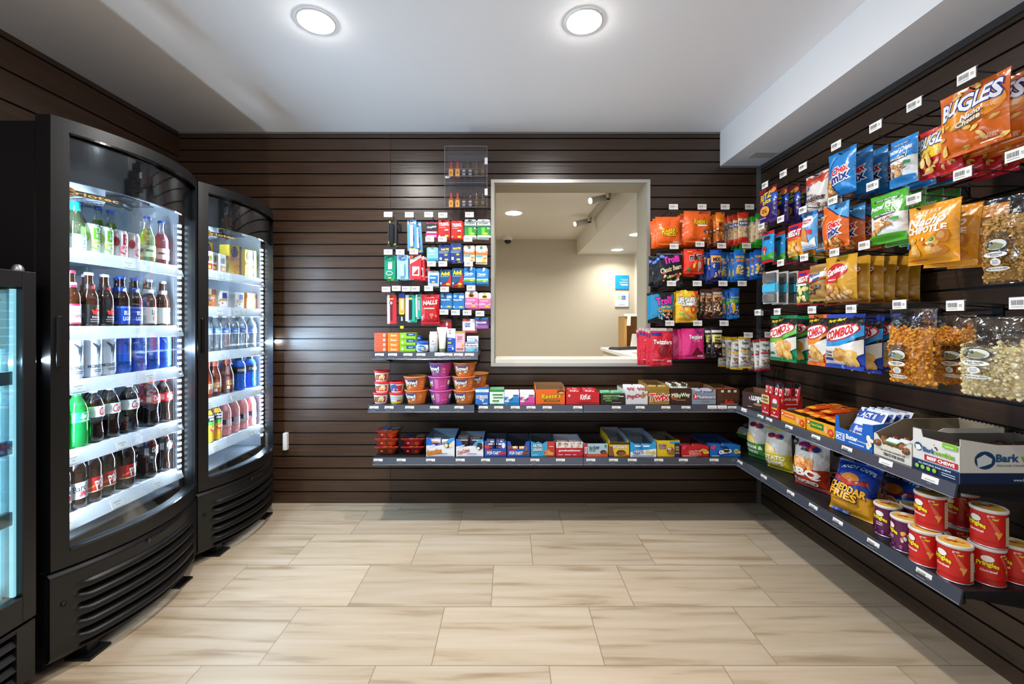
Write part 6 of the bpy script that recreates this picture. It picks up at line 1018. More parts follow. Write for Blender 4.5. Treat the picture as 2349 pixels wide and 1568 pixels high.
hr(2300, 2420, 725, 905, 1, .09, None, popbag(['e2d3a0', 'efe3bc', 'd2bd82'], CC('Fresh Vanilla', 'NET WT. 8 oz. (227gr.)', .08), .66, 45, r0=.0085, n=260), 'inner vanilla popcorn bag', 'clear bag of cream popcorn partly hidden at the outer end', X=1.5, yaw=.1, hook=False)
setstuff()
# --- medicine and toiletry hooks left of the opening ---
def card(name, cat, col, items, th=.004, round_=True, blister=None, notch=True):
    def f(w_, h_):
        a = MB(); r_ = min(w_, h_)*.12; pts = []
        for cx, cz, a0 in ((1, 0, 0), (-1, 0, 90), (-1, -h_, 180), (1, -h_, 270)):
            rr = r_ if cz == 0 else .001
            for k in range(4): t = math.radians(a0+30*k); pts.append((cx*(w_/2-rr)+rr*math.cos(t), (cz-rr if cz == 0 else cz+rr)+rr*math.sin(t)))
        a.prism(pts, 'y', 0, th, mat(col, .35)); a.art(lambda x, z, o: (x, -o, z-h_), w_, h_, items, seg=.05)
        a.prism([(-w_*.12, -h_*.075), (w_*.12, -h_*.075), (w_*.12, -h_*.055), (w_*.04, -h_*.055), (0, -h_*.03), (-w_*.04, -h_*.055), (-w_*.12, -h_*.055)], 'y', -.0022, -.0018, mat('2a2624'))
        parts = []
        if blister:
            x0_, x1_, z0_, z1_, bc, bm = blister; b_ = MB(); b_.bbox(x0_*w_/2, x1_*w_/2, -.018, -.0032, -h_+z0_*h_, -h_+z1_*h_, mat(bc, .3), .004); parts.append((bm, b_.mesh()))
        return Kind(name, cat, parts, a.mesh())
    return f
def hm(u0, u1, vt, vb, n, tp, Kf, name, words, step=.008, Y=2.545, dx=.002): hang_back(u0, u1, vt, vb, n, step, tp, Kf, name, words, Y=Y, dx=dx, cat='pack', jit=.05, tilt=.01)
YB_ = ('e8c81c')
hm(889, 910, 504, 572, 2, (890.7, 491.5), card('razor_pack', 'razor', '2a2c30', [R_(-.8, .2, -.2, .28, 'c8c03a'), R_(.2, .15, .8, .2, 'd8d040'), E(-.5, .93, .2, .04, 'd8d040')], .004, blister=(-.5, .5, .15, .85, '14161a', 'blister')), 'black razor packs', 'dark razors in a black pack', step=.022)
hm(934, 955, 504, 575, 2, (939, 492), card('toothbrush_pack', 'toothbrush', '5aa0d8', [R_(-.9, .86, .9, .95, 'c8dff0'), E(-.5, .9, .2, .03, 'd8303a'), T('Oral-B', .1, .88, .9, .05, '2a4a9a'), R_(-.2, .3, .5, .5, '2a4a9a'), R_(-.7, .04, .7, .08, YB_)], .004, blister=(-.3, .35, .12, .82, 'e8eef4', 'toothbrush')), 'blue toothbrush packs', 'light blue toothbrush card', step=.022, dx=.022)
hm(977, 1004, 510, 546, 3, (983.5, 491.7), card('lip_balm_pack', 'lip balm', 'b8286a', [R_(-1, .45, 1, .92, '1a1a1e'), T('ChapStick', 0, .7, 1.6, .16, 'ffffff', r=8), R_(-.8, .33, .8, .42, 'e8e0e0'), R_(-.8, .1, .8, .18, 'f0c8d8')]), 'lip balm packs', 'black and pink lip balm card')
TY = [T('TYLENOL', 0, .76, 1.6, .18, 'ffffff', s=.2, r=3, b=.06), R_(-.8, .56, .3, .59, 'f0b0b0'), E(.4, .42, .35, .06, 'f0e8e8'), ('p', [(-.2, .05), (.1, .4), (.7, .4), (.4, .05)], 'a8141c'), E(.4, .1, .35, .06, YB_), R_(-.9, .08, -.7, .14, 'f0f0f0')]
hm(1005, 1032, 504, 545, 4, (1016, 493), card('pain_relief_pouch', 'medicine', 'd8261f', TY), 'red pain relief pouches', 'red pain relief pouch beside the lip balm')
hm(1035, 1061, 506, 547, 3, None, card('pain_relief_pouch', 'medicine', 'd8261f', TY), 'red pain relief pouches beside green', 'red pain relief pouch beside the green ones')
EX = [R_(-1, .84, 1, .92, '8a9a9a'), T('EXCEDRIN', 0, .78, 1.6, .12, '2a2a34', s=.2), R_(-1, .12, 1, .66, '1f8a3a'), R_(-.3, .12, .3, .66, '6ab83a'), R_(-1, .55, 1, .66, '156a3a'), E(.4, .2, .4, .06, YB_), E(.8, .5, .12, .05, 'e8f0e8')]
hm(1066, 1092, 503, 544, 4, (1077, 492), card('headache_pouch', 'medicine', 'e6e9e6', EX), 'green headache pouches', 'white and green headache pouch farther from the opening')
hm(1095, 1122, 503, 544, 4, None, card('headache_pouch', 'medicine', 'e6e9e6', EX), 'green headache pouches by the frame', 'white and green headache pouch beside the opening frame')
hm(882, 908, 585, 640, 3, (890.7, 577.5), card('dental_floss_pack', 'floss', '128a6a', [E(0, .85, .6, .06, '3ab890'), R_(-.35, .42, .35, .72, 'e8f0ea'), ('b', -.3, .44, .3, .7, 8, .1, ['8aa89a']), E(-.1, .25, .6, .1, 'd8ece4'), E(-.1, .25, .5, .07, '128a6a'), E(0, .05, .3, .03, YB_)]), 'green card packs', 'green floss card on the second row', step=.02, dx=.012)
hm(910, 936, 584, 640, 3, (918, 577.5), card('shave_kit_pack', 'toiletry', '9cc8ec', [T('Crest', 0, .8, 1.0, .1, '2a5ab0', s=.3), R_(-.5, .1, .5, .62, '68b0e0'), R_(-.4, .25, .4, .4, '1f4fa8'), E(0, .05, .3, .03, YB_)], blister=(-.42, .42, .1, .62, 'a8d8f4', 'blister')), 'light blue card packs', 'light blue travel kit card', step=.02, dx=.01)
hm(941, 966, 584, 640, 4, (949.5, 577), card('first_aid_pack', 'toiletry', 'd8303a', [('p', [(-1, .62), (-1, .8), (1, 1), (1, .88)], 'e0dcd8'), R_(-.6, .14, .7, .52, 'e8e4e4'), ('p', [(-.5, .2), (.5, .45), (.5, .2)], 'b8202a'), E(-.6, .92, .2, .04, YB_)]), 'red card packs', 'red travel kit card on the second row', step=.02, dx=.012)
hm(979, 1005, 567, 598, 2, (986, 548), card('mouthwash_pouch', 'toiletry', '7ab8bc', [T('Biore', -.1, .75, .9, .22, 'e8f4f4', b=.06), R_(-.7, .45, .4, .5, 'd8ecec'), R_(-.9, .02, .9, .18, '2a9ab0')]), 'teal pouches', 'pale teal pouch below the lip balm')
AP = [T('Advil PM', .1, .72, 1.4, .14, 'e8d020', b=.06), R_(-.9, .56, .8, .59, 'a8b8e0'), R_(-.9, .48, .6, .51, 'a8b8e0'), E(.3, .38, .3, .05, YB_), R_(-.8, .08, -.4, .24, 'c8d0e8'), E(.4, .1, .35, .06, YB_)]
hm(1006, 1032, 561, 599, 4, (1015, 548), card('sleep_aid_pouch', 'medicine', '1f3a80', AP), 'navy pouches', 'navy blue pouch on the second row beside the teal one')
hm(1033, 1059, 558, 599, 5, None, card('sleep_aid_pouch', 'medicine', '1f3a80', AP), 'navy pouches beside orange', 'navy blue pouch on the second row beside the orange ones')
DQ = [R_(-1, .22, 1, .66, 'e8762a'), R_(-1, .2, 1, .4, 'e8c8b0'), E(0, .85, .25, .07, '2f8a6a'), T('DayQuil', 0, .62, 1.5, .16, 'ffffff', o='d8601a'), R_(-.9, .3, .2, .44, '4aa8c8'), E(.6, .25, .3, .06, 'e88a4a'), E(.4, .1, .35, .05, YB_)]
hm(1064, 1089, 563, 599, 2, (1073.6, 548), card('cold_relief_pouch', 'medicine', 'f0d8c4', DQ), 'orange cold relief pouches', 'orange and white cold relief pouch farther from the opening')
hm(1091, 1117, 563, 601, 2, None, card('cold_relief_pouch', 'medicine', 'f0d8c4', DQ), 'orange cold relief pouches by the frame', 'orange and white cold relief pouch beside the opening frame')
hm(982, 1007, 621, 656, 2, (990, 604.6), card('cotton_swab_pack', 'toiletry', 'b8c0c8', [R_(-.7, .2, .8, .7, '1a6ab8'), R_(-.6, .5, .4, .6, 'e8f0f8'), E(0, .28, .3, .06, YB_)]), 'grey and blue swab packs', 'grey and blue swab pack')
AD = [('p', [(-1, 0), (-.2, .12), (.5, .4), (1, .75), (1, 0)], 'b8242a'), T('Advil', -.05, .75, 1.5, .24, 'f0dc20', b=.07, o='1a2a5a'), R_(-.9, .54, .6, .57, 'a8c0e0'), E(.45, .1, .35, .06, YB_), R_(-.9, .08, -.7, .2, 'f0f0f0')]
hm(1009, 1035, 618, 655, 4, (1016, 604.6), card('pain_relief_pouch', 'medicine', '17507f', AD), 'dark blue pain relief pouches', 'dark blue and red pouch beside the swab pack')
hm(1037, 1062, 615, 655, 4, None, card('pain_relief_pouch', 'medicine', '17507f', AD), 'dark blue pain relief pouches beside light blue', 'dark blue and red pouch beside the light blue ones')
CL = [('b', .2, .82, .9, .95, 4, .2, ['dce8f4']), T('Claritin', -.1, .6, 1.4, .16, 'ffffff', s=.2, b=.05), R_(-1, .1, 1, .22, '5aa83a'), R_(-1, .22, 1, .3, 'c8e0f0'), E(.4, .14, .35, .05, YB_), R_(-.9, .44, .4, .47, 'c8e0f4')]
hm(1064, 1090, 613, 648, 6, (1075, 604.6), card('allergy_pouch', 'medicine', '2a86d0', CL), 'light blue allergy pouches', 'light blue allergy pouch farther from the opening')
hm(1093, 1119, 615, 650, 6, None, card('allergy_pouch', 'medicine', '2a86d0', CL), 'light blue allergy pouches by the frame', 'light blue allergy pouch beside the opening frame')
hm(888, 909, 676, 742, 1, (886, 663), card('bottle_opener_card', 'bottle opener', 'c8202a', [R_(-1, 0, -.45, 1, 'dcdce4'), E(0, .86, .4, .02, YB_), E(-.1, .72, .45, .09, '2a2a2e'), E(-.1, .72, .3, .055, 'd8a0a4'), ('p', [(-.3, .1), (-.3, .65), (.1, .65), (.1, .1)], '2a2a2e')]), 'red card', 'red and white bottle opener card on the fourth row')
hm(915, 928, 674, 755, 1, (909.5, 661), card('toothbrush_card', 'toothbrush', '17181c', [R_(-1, .45, 1, .95, 'e8a02a'), R_(-1, .88, 1, 1, '2a3aa0'), R_(-.4, .55, .5, .85, 'e8c8a0'), R_(-.8, .42, .8, .46, 'e8c020'), T('REACH', 0, .3, 1.4, .05, 'ffffff', r=90), R_(-.6, .02, .6, .1, 'e8c020')]), 'black card', 'narrow orange and black toothbrush card')
hm(930, 952, 676, 736, 2, (932, 662), card('comb_card', 'comb', '20a890', [R_(-1, 0, -.3, 1, 'd8d8e0'), R_(-.3, .05, .4, .8, '1a1a20'), E(.1, .86, .4, .03, YB_)]), 'teal cards', 'teal and white comb card on the fourth row')
hm(953, 969, 675, 727, 2, (953, 662), card('nail_clipper_card', 'nail clippers', '1fa08a', [R_(-1, 0, -.5, 1, 'd8d8e0'), R_(-.25, .3, .25, .75, 'a8aab0'), E(.1, .86, .5, .03, YB_)]), 'small teal cards', 'small teal nail clipper card')
hang_back(966.5, 1009, 675, 742, 3, .02, (983.5, 661), BK('cough_drop_bag', .014, 'b8161f', [T('HALLS', 0, .72, 1.6, .14, 'e8e4ea', s=.2, r=4, b=.07, o='7a0f18'), R_(-.7, .5, .5, .54, 'e8c8a0'), ('b', 0, .12, .7, .3, 4, .2, ['d83a34', 'e85a4a'])], 51), 'red cough drop bags', 'glossy red cough drops among the toiletry cards', Y=2.53, tilt=.01)
IB = [E(-.6, .8, .25, .08, '8ac0e0'), R_(.1, .66, .9, .84, 'c8e0f0'), T('Ibuprofen', -.1, .56, 1.5, .12, 'ffffff', b=.05), R_(-1, .0, 1, .18, '3a8ac8'), E(.4, .12, .35, .05, YB_), R_(-.9, .06, -.75, .18, 'ffffff')]
hm(1010, 1037, 672, 707, 2, (1020, 663), card('pain_relief_pouch', 'medicine', '1f6fb4', IB), 'mid blue pouches', 'mid blue pouch on the fourth row beside the cough drops')
hm(1039, 1065, 672, 708, 2, None, card('pain_relief_pouch', 'medicine', '1f6fb4', IB), 'mid blue pouches beside pink', 'mid blue pouch on the fourth row beside the pink ones')
GO = [R_(-1, 0, 1, .62, 'e86aa0'), E(0, .74, .5, .14, 'e8c02a'), E(0, .74, .38, .08, '5a2a1a'), R_(-.7, .46, .6, .5, 'f8d8e4'), ('p', [(-1, .3), (-.3, .36), (.4, .24), (1, .32), (1, .2), (-1, .2)], 'f4a8c4'), E(.4, .12, .35, .05, YB_)]
hm(1067, 1095, 668, 706, 3, (1080.5, 660), card('headache_powder_pouch', 'medicine', 'f4dce0', GO), 'pink pouches', 'pink pouch with yellow emblem farther from the opening')
hm(1098, 1125, 671, 707, 3, None, card('headache_powder_pouch', 'medicine', 'f4dce0', GO), 'pink pouches by the frame', 'pink pouch with yellow emblem overlapping the opening frame')
for u, v, wds in ((1018.6, 715, 'red kit'), (1045, 716, 'nothing, between the red kit and eye drops')): peg(at(u, v, 2.52), YB-2.52, 'short black hook on the fifth row carrying '+wds)
hm(1009, 1036, 731, 757, 1, None, card('travel_kit', 'toiletry', 'b8242c', [E(.2, .55, .2, .2, 'e8d8d8'), R_(-.9, .8, .9, .86, 'e8b0b0')], .02), 'red travel kit', 'flat red kit above the lotion tube', Y=2.6)
hm(1061, 1090, 731, 762, 2, (1071.6, 716.5), card('eye_drop_pack', 'medicine', 'e6e6ea', [R_(-1, .84, .2, 1, 'd83a2a'), T('Clear', -.2, .64, 1.0, .16, '1f4fa8', s=.2, r=8, b=.05), T('eyes', -.2, .44, .8, .14, '1f4fa8', s=.2, b=.05), R_(-1, 0, 1, .14, 'c84a4a')]), 'white eye drop packs', 'white and red eye drop card')
hm(1089, 1118, 728, 753, 2, (1101, 718.6), card('sleep_aid_pack', 'medicine', '6a3f8a', [R_(-1, .84, 1, 1, '2a7ab8'), T('Sominex', 0, .58, 1.7, .24, 'ffffff', b=.06, o='2a1f5a'), R_(-1, 0, 1, .3, '9a5aa0'), E(-.7, .3, .15, .1, '8ab8d8')]), 'purple sleep aid packs', 'purple and blue card beside the opening frame')
# --- acrylic case of miniature bottles ---
r = bpy.data.objects.new('display_case', None); C.objects.link(r); p0 = at(1068.5, 488, 2.6); r.location = (p0[0], YB-.001, p0[2]+.035); tag(r, 'clear acrylic wall case with two shelves of miniature liquor bottles', 'display case')
ACR = clear('fbfbfd', .045, .03); EDG = clear('e6e4ec', .5, .1, .35); W2_ = .129; D_ = .155; HH = .375
a = MB()
for z in (0, .19): a.box(-W2_, W2_, -D_, -.002, z, z+.003, ACR)
a.box(-W2_, W2_, -D_+.03, -.002, HH, HH+.003, ACR); a.box(-W2_, W2_, -.0045, -.002, .003, HH, ACR)
for sx in (-1, 1): a.box(sx*W2_-.0015, sx*W2_+.0015, -D_, -.002, .003, HH, ACR)
link('case_body', a, r)
a = MB()
for z in (.0, .15, .19, .232, .372): a.box(-W2_, W2_, -D_-.0015, -D_, z, z+.0018, EDG)
for z in (.0, .19): a.box(-W2_, W2_, -.03, -.028, z+.05, z+.0512, EDG)
for sx in (-1, 1): a.box(sx*W2_-.001, sx*W2_+.001, -D_-.0015, -D_, 0, HH, EDG)
link('edge_lines', a, r)
for z in (.012, .2):
    a = MB(); a.box(-W2_+.003, W2_-.003, -D_-.005, -D_-.0025, z, z+.155, ACR); d = link('door', a, r)
    a = MB(); a.box(W2_-.014, W2_+.004, -D_-.008, -D_-.0052, z+.06, z+.1, mat('d8d6de', .2)); link('hinge', a, d)
a = MB(); a.tube([(-.1, -D_-.002, .18), (-.1, -D_-.02, .18)], .009, STEEL, 16); a.box(-.124, -.1, -D_-.012, -D_-.006, .174, .186, STEEL); link('lock', a, r)
def mini(cols, labc, items, cap, sq=True):
    a = MB(); hw = .0135
    if sq: a.bbox(-hw, hw, -.009, .009, 0, .052, cols, .003); a.lathe([(.009, .052), (.0055, .062), (.0055, .07)], 14, cols)
    else: a.lathe([(.0125, 0), (.013, .003), (.013, .04), (.006, .06), (.0055, .075)], 16, cols)
    a.art(lambda x, z, o: (x, -.0102-o if sq else -.0133-o, z), .022, .036, [('p', [(-1, 0), (1, 0), (1, .85), (.5, 1), (-.5, 1), (-1, .85)], labc)]+items, z0=.006)
    c = MB(); c.lathe([(.0068, 0), (.0068, .013), (.006, .014)], 14, mat(cap, .35)); return Kind('miniature_liquor_bottle', 'bottle', [('cap', c.mesh(), (0, 0, .0705 if sq else .0755))], a.mesh())
FB = mini(mat('b8621a', .1, coat=.4), 'e8b040', [('p', [(-.3, .2), (-.4, .6), (0, .85), (.4, .5), (.2, .2)], 'c8401c')], 'c8202c')
JD = mini(clear('8a5a2a', .2, .06, .5), '3a3c42', [('e', 0, .8, .8, .06, 'e8e8ea'), T('Jack', 0, .6, 1.0, .14, 'd8d8dc'), R_(-.7, .3, .7, .36, 'd8d8dc'), R_(-.6, .15, .6, .2, 'd8d8dc')], '17171a')
JQ = mini(clear('c89a4a', .2, .06, .35), '2a2418', [T('Cuervo', 0, .6, 1.5, .16, 'd8b04a'), R_(-.5, .3, .5, .36, 'b8983a')], '2a2622', False)
for lv, zz in (('upper', .1935), ('lower', .0035)):
    for k, (K, wds) in enumerate(((FB, 'red capped amber'), (FB, 'red capped amber'), (JD, 'black labelled square'), (JD, 'black labelled square'), (JQ, 'slim golden'), (JQ, 'slim golden'))):
        K.place((p0[0]-.094+.0395*k, 2.64 if k < 4 else 2.625, p0[2]+.035+zz), '%s %s miniature on the %s shelf of the acrylic case' % (('outer', 'inner')[k % 2], wds, lv), 'miniature liquor bottles in the case', sc=1.12)
# ================= goods standing on the side-wall shelves =================
RZ = -math.pi/2
def sbox(Y1, Y0, hf, hb, col, items, label, d=.28, X=1.297, name='display_box', **kw):
    K = tray(Y1-Y0-.003, d, hf, hb, col, items, name=name, **kw); K.place((X, (Y1+Y0)/2, Z2+.0005), label, rz=RZ)
K = tray(.17, .09, .085, .10, '3a1c18', [('t', 'm&m', .1, .6, .9, .4, 'f0ece8', {'r': 180, 'o': '1a0c0a', 'ow': .06, 'b': .05}), ('t', "'s", -.45, .6, .12, .2, 'f0ece8', {'r': 180}), E(.1, .3, .3, .08, 'a8864a'), R_(-.6, .08, -.3, .12, 'c8b0a0')], inside='6a4a2c', sitems=[R_(-.8, .5, .4, .8, '6a9a2a'), E(.6, .2, .3, .12, 'b82a24')]); K.place((1.335, 2.30, Z2), 'dark brown candy box with upside-down white lettering at the corner', rz=RZ+.42)
def jerky(w_, h_): return bagkind('meat_stick', 'snack', w_, h_, .008, 'b81c22', [R_(-1, .86, 1, 1, '141214'), R_(-.5, .64, .5, .84, 'e8e0e0'), ('p', [(-.6, .66), (0, .84), (.6, .66), (0, .72)], 'b81c22'), R_(-.8, .36, .8, .54, 'e3d098'), T('BEEF', 0, .45, 1.3, .06, '2a1410', b=.08), ('b', -.7, .05, .7, .3, 6, .3, ['7a2a1c', '5a1f14'])], hang=False, seed=61, nx=6, nz=12)
JK = jerky(.028, .17)
sbox(2.19, 2.125, .105, .105, 'b81a20', [R_(-1, .55, 1, .95, 'e0cf90'), T('BEEF', 0, .83, 1.3, .1, '2a1410', b=.07), T('STEAK', 0, .68, 1.5, .1, '2a1410', b=.07), ('p', [(-.35, .42), (-.1, .25), (0, .25), (.35, .42), (.0, .32)], 'f0e8e8'), T('JACK LINKS', 0, .12, 1.6, .09, 'f0e8e8', b=.05)], 'narrow red jerky box with cream label next to the brown candy box', d=.11)
sbox(2.118, 2.045, .112, .112, 'b81a20', [E(0, .72, .5, .12, 'e8dcd8'), T('BEEF', 0, .55, 1.4, .15, '1a1010', o='f0e8e0', b=.08), R_(-.6, .38, .6, .44, 'e8c020'), ('p', [(-.35, .3), (-.1, .18), (0, .18), (.35, .3), (.0, .24)], 'f0e8e8'), T('JACK LINKS', 0, .08, 1.6, .08, 'f0e8e8', b=.05)], 'wider red jerky box with bold black and white lettering', d=.11, sitems=[T('JACK LINKS', .1, .85, 1.3, .12, 'e8dada', b=.05), ('p', [(-.9, .9), (-.75, .78), (-.68, .78), (-.5, .9), (-.7, .83)], 'e8dada'), R_(-.5, .62, .6, .66, 'd8a0a0'), R_(-.3, .12, .5, .5, 'e3d8d8')]+[R_(-.25+.09*k, .2, -.21+.09*k, .5, '3a2020') for k in range(8)])
k = 0
for y, rows in ((2.173, 2), (2.143, 2), (2.098, 3), (2.066, 3)):
    for j in range(rows):
        JK.place((1.315+.033*j, y, Z2+.004), '%s beef stick standing up out of the red jerky boxes' % (ORD+['eleventh', 'twelfth'])[k], 'beef sticks in the jerky boxes', rz=RZ+random.uniform(-.1, .4), rx=random.uniform(-.05, .05), ry=random.uniform(-.02, .12)+.02*j); k += 1
CRK = [E(-.85, .72, .13, .2, 'd83a2a'), E(-.85, .72, .08, .1, 'f4e0d0'), R_(-.7, .45, .2, .85, 'e8662a'), E(.45, .5, .12, .3, 'e8a88a'), E(.78, .4, .17, .3, 'd8302a'), T('$1', .78, .4, .15, .25, 'f4d020')]
sbox(2.035, 1.866, .052, .05, 'eaa41c', CRK+[T('Cheese Peanut Butter', -.25, .66, .8, .14, 'f8e8d0')], 'yellow cracker box with orange label on the side shelf', d=.16, name='cracker_box')
sbox(1.860, 1.698, .052, .05, 'eaa41c', CRK[:2]+[R_(-.7, .35, .25, .85, '1f7a3a'), T('Chives & Cheddar', -.22, .62, .8, .2, 'e8e020')]+CRK[3:], 'yellow cracker box with green label on the side shelf', d=.16, name='cracker_box')
CP = packet(.05, .17, .02, 'd8521c', [R_(-1, .0, 1, .12, 'e8a02a'), R_(-1, .6, 1, .85, 'e8902a'), ('b', -.6, .2, .6, .5, 6, .3, ['e8b04a', 'c8742a'])], 'cracker_packet', 'cracker packet')
for k in range(6):
    CP.place((1.33+.012*(k % 2), 1.965-.05*k, Z2+.055), '%s orange cracker packet lying across the yellow boxes' % ORD[k], 'orange cracker packets', rz=RZ, rx=-math.pi/2+.05)
for k in range(2): CP.place((1.36, 1.93-.3*k*.3, Z2+.078), '%s red-orange cracker packet on top of the pile' % ORD[k], 'orange cracker packets', rz=RZ+.1, rx=-math.pi/2+.05)
# popcorn box
Ks = [R_(-1, 0, 1, .5, '1f62bc'), R_(-.95, .08, -.45, .36, 'e8eef8'), R_(-.92, .11, -.48, .33, '1f62bc'), T('ACT II', -.7, .22, .42, .16, 'ffffff', b=.06), T('Butter', -.05, .3, .6, .18, 'ffffff', b=.05), T('microwave popcorn', .5, .26, .5, .08, 'e8eef8'), R_(-.2, .1, .6, .14, 'c8d8f0'), ('b', .8, .05, 1, .5, 6, .1, ['f0e8c8'])]
K = tray(.175, .31, .10, .112, '1f62bc', Ks, inside='6f5636', cut=[(-1, 1), (-.82, 1), (-.75, .55), (.45, .5), (.5, .95), (1, 1)], sitems=[('e', -.45, .5, .1, .25, 'e0dcb8'), R_(-.1, .1, .95, .95, '16305f'), R_(-.07, .14, .92, .91, '1f56a4'), T('ACT II', .45, .52, .7, .5, 'eef2f8', b=.06)]); K.place((1.297, 1.608, Z2), 'blue open popcorn box with cut-out front', rz=RZ)
PP = packet(.12, .15, .02, 'dce4f2', [R_(-.9, .7, .9, .92, '2a4fa8'), ('b', -.9, .7, .9, .95, 12, .08, ['f4f6fa', '2a4fa8']), T('ACT II', 0, .8, 1.0, .14, 'ffffff', b=.05), R_(-.9, .3, .9, .5, '3a5fb8'), T('Butter', 0, .4, .9, .12, 'ffffff'), ('b', -.9, .0, .9, .3, 14, .1, ['e8ecf4', '8aa0d8'])], 'popcorn_packet', 'popcorn packet')
for k in range(4): PP.place((1.315+.03*k, 1.615, Z2+.004), '%s white and blue packet leaning in the blue popcorn box' % ('front', 'second', 'third', 'fourth')[k], 'microwave popcorn packets', rz=RZ, rx=-.5)
# dog bones box
K = tray(.142, .3, .075, .125, 'd9d4c8', [T('ALL NATURAL RAWHIDE FREE', .05, .34, 1.3, .08, '4a4038'), T('TREATS FOR DOGS!', .1, .18, 1.1, .13, '4a4038', b=.06)], inside='8a7d68', cut=[(-1, 1), (-.85, 1), (-.5, .62), (.4, .6), (.8, .9), (1, 1)]); K.place((1.297, 1.445, Z2), 'beige open box of twisted dog treats', rz=RZ)
a = MB(); pts = [(-.06+.012*k, .004*math.sin(k*2.1), 0) for k in range(11)]
a.tube([(p[0], p[1], .02) for p in pts], .014, mat('8a5a34', .25, coat=.4), 12)
for sx in (-1, 1):
    for sy in (-1, 1): a.lathe([(.0003, -.015), (.012, -.01), (.017, 0), (.012, .01), (.0003, .015)], 12, mat('7a4a28', .25, coat=.4), (sx*.062, sy*.013, .02))
for k in range(7): a.lathe([(.0148, 0), (.017, .004), (.0148, .008)], 12, mat('9a6a40', .25, coat=.4), (0, 0, 0), cap=False) if False else None
a.art(lambda x, z, o: (x, z-.015, .036+o), .06, .03, [R_(-.9, 0, .9, 1, 'c8dce8'), R_(-.9, 0, .9, .25, '4a8a3a'), E(0, .6, .5, .3, 'e8ecee')], seg=.1)
BN = Kind('rawhide_bone', 'dog treat', [], a.mesh())
for k in range(3): BN.place((1.318+.04*k, 1.445, Z2+.038-.004*k), '%s twisted brown dog bone in the beige box' % ('front', 'second', 'rear')[k], 'twisted dog bones', rz=RZ, rx=.6, sc=.86)
# beef chews box
BWI = [R_(-1, .0, 1, .30, '14284a'), R_(-1, .30, 1, .33, '2a5a8a'), R_(-.45, .36, .95, .52, 'b8242c'), T('BEEF CHEWS', .25, .44, 1.15, .09, 'ffffff', b=.07), T('Bark', -.25, .66, .5, .14, '2a5a8a', b=.06), T('worthies', .42, .66, .8, .14, '7ab030', b=.06), E(-.72, .7, .17, .12, '14406a'), ('p', [(-.8, .6), (-.85, .74), (-.65, .76), (-.55, .66), (-.68, .6)], 'e8ecee'), T('ALL NATURAL DOG CHEWS', 0, .25, 1.4, .05, 'e8f0f8'), R_(.35, .86, .95, 1, '7ac02a'), R_(.45, .9, .8, .92, 'e8f4e0')]+[E(-.75+.26*k, .14, .09, .06, '8ac83a') for k in range(4)]+[R_(.35, .1, .9, .12, 'c8d8e8'), R_(.35, .16, .9, .18, 'c8d8e8')]
BWS = [R_(-1, 0, 1, .3, '14284a'), E(-.55, .64, .19, .24, '14406a'), ('p', [(-.68, .45), (-.7, .68), (-.56, .8), (-.42, .68), (-.44, .56), (-.55, .5)], 'd8dcde'), T('Bark', -.15, .7, .4, .2, '2a5a8a', b=.06), T('worthies', .45, .7, .7, .2, '7ab030', b=.06), T('Naturally Healthy. Naturally Treats.', .2, .5, 1.1, .06, '6a7a7a', s=.2), T('www.barkworthies.com', .3, .12, .7, .07, 'c8d0d8')]
K = tray(.142, .32, .108, .112, 'dad8d2', BWI, inside='6f6c66', cut=[(-1, 1.2), (-.62, 1.2), (-.55, 1.0), (1, 1)], sitems=BWS); K.place((1.297, 1.2985, Z2), 'white and navy open box of beef chews at the shelf end', rz=RZ)
def lump(seed):
    rnd = random.Random(seed); ph = [rnd.uniform(0, 6) for _ in range(6)]; a = MB()
    def f(i, j):
        t = 2*math.pi*i; p = math.pi*j; r = .031*(1+.12*math.sin(3*t+ph[0])*math.sin(4*p+ph[1])+.08*math.sin(7*t+ph[2]+5*p)+.05*math.sin(13*t+11*p+ph[3]))
        return (r*1.3*math.sin(p)*math.cos(t), r*math.sin(p)*math.sin(t), .02-.6*r*math.cos(p))
    a.grid(28, 16, f, mat('3f2c25', .22, coat=.7)); return a.mesh()
for k, (x, y) in enumerate(((1.335, 1.30), (1.41, 1.285), (1.49, 1.30), (1.56, 1.285))):
    Kind('beef_chew', 'dog treat', [], lump(k)).place((x, y, Z2+.066), '%s shrink-wrapped dark beef chew in the white and navy box' % ('front', 'second', 'third', 'rear')[k], 'wrapped beef chews', rz=.3*k)
# ---- lowest side shelf: chip bags ----
def chip(uc, X, vt, w_, col, items, label, seed, rz=0, rx=.0, T_=.055, vb=None, ry=0):
    y = F*X/(uc-U0); zt = H+(740-vt)*y/F; h_ = zt-Z3
    K = bagkind('chip_bag', 'bag', w_, h_/max(.6, math.cos(rx)), T_, col, items, hang=False, seed=seed, wob=.13, seal=.05, step=.0007); K.place((X+.035, y, Z3+.002), label, 'chip bags on the lowest side shelf', rz=RZ+rz, rx=rx, ry=ry)
UT = lambda c, nm: [R_(-1, 0, 1, .42, c), ('p', [(-.9, .42), (-.8, .62), (-.3, .68), (.2, .56), (.3, .42)], 'e8c878'), E(.35, .83, .25, .06, 'c8342a'), E(.5, .82, .16, .05, '1f2f6a'), E(-.2, .84, .3, .05, '7a1f3a')]+nm
chip(1728, 1.37, 958, .14, 'd6d4ce', UT('3a8a2a', [T('CREAM &', 0, .32, 1.5, .08, 'f4f4ec', b=.08), T('ONION', -.1, .2, 1.1, .08, 'f4f4ec', b=.08)])+[R_(-1, .93, 1, 1, '3a9a3a')], 'white and green chip bag next to the corner post', 71, .35)
chip(1700, 1.50, 970, .14, 'd6d4ce', UT('3a8a2a', [])+[R_(-1, .93, 1, 1, '3a9a3a')], 'second white and green chip bag squeezed into the corner', 72, .4)
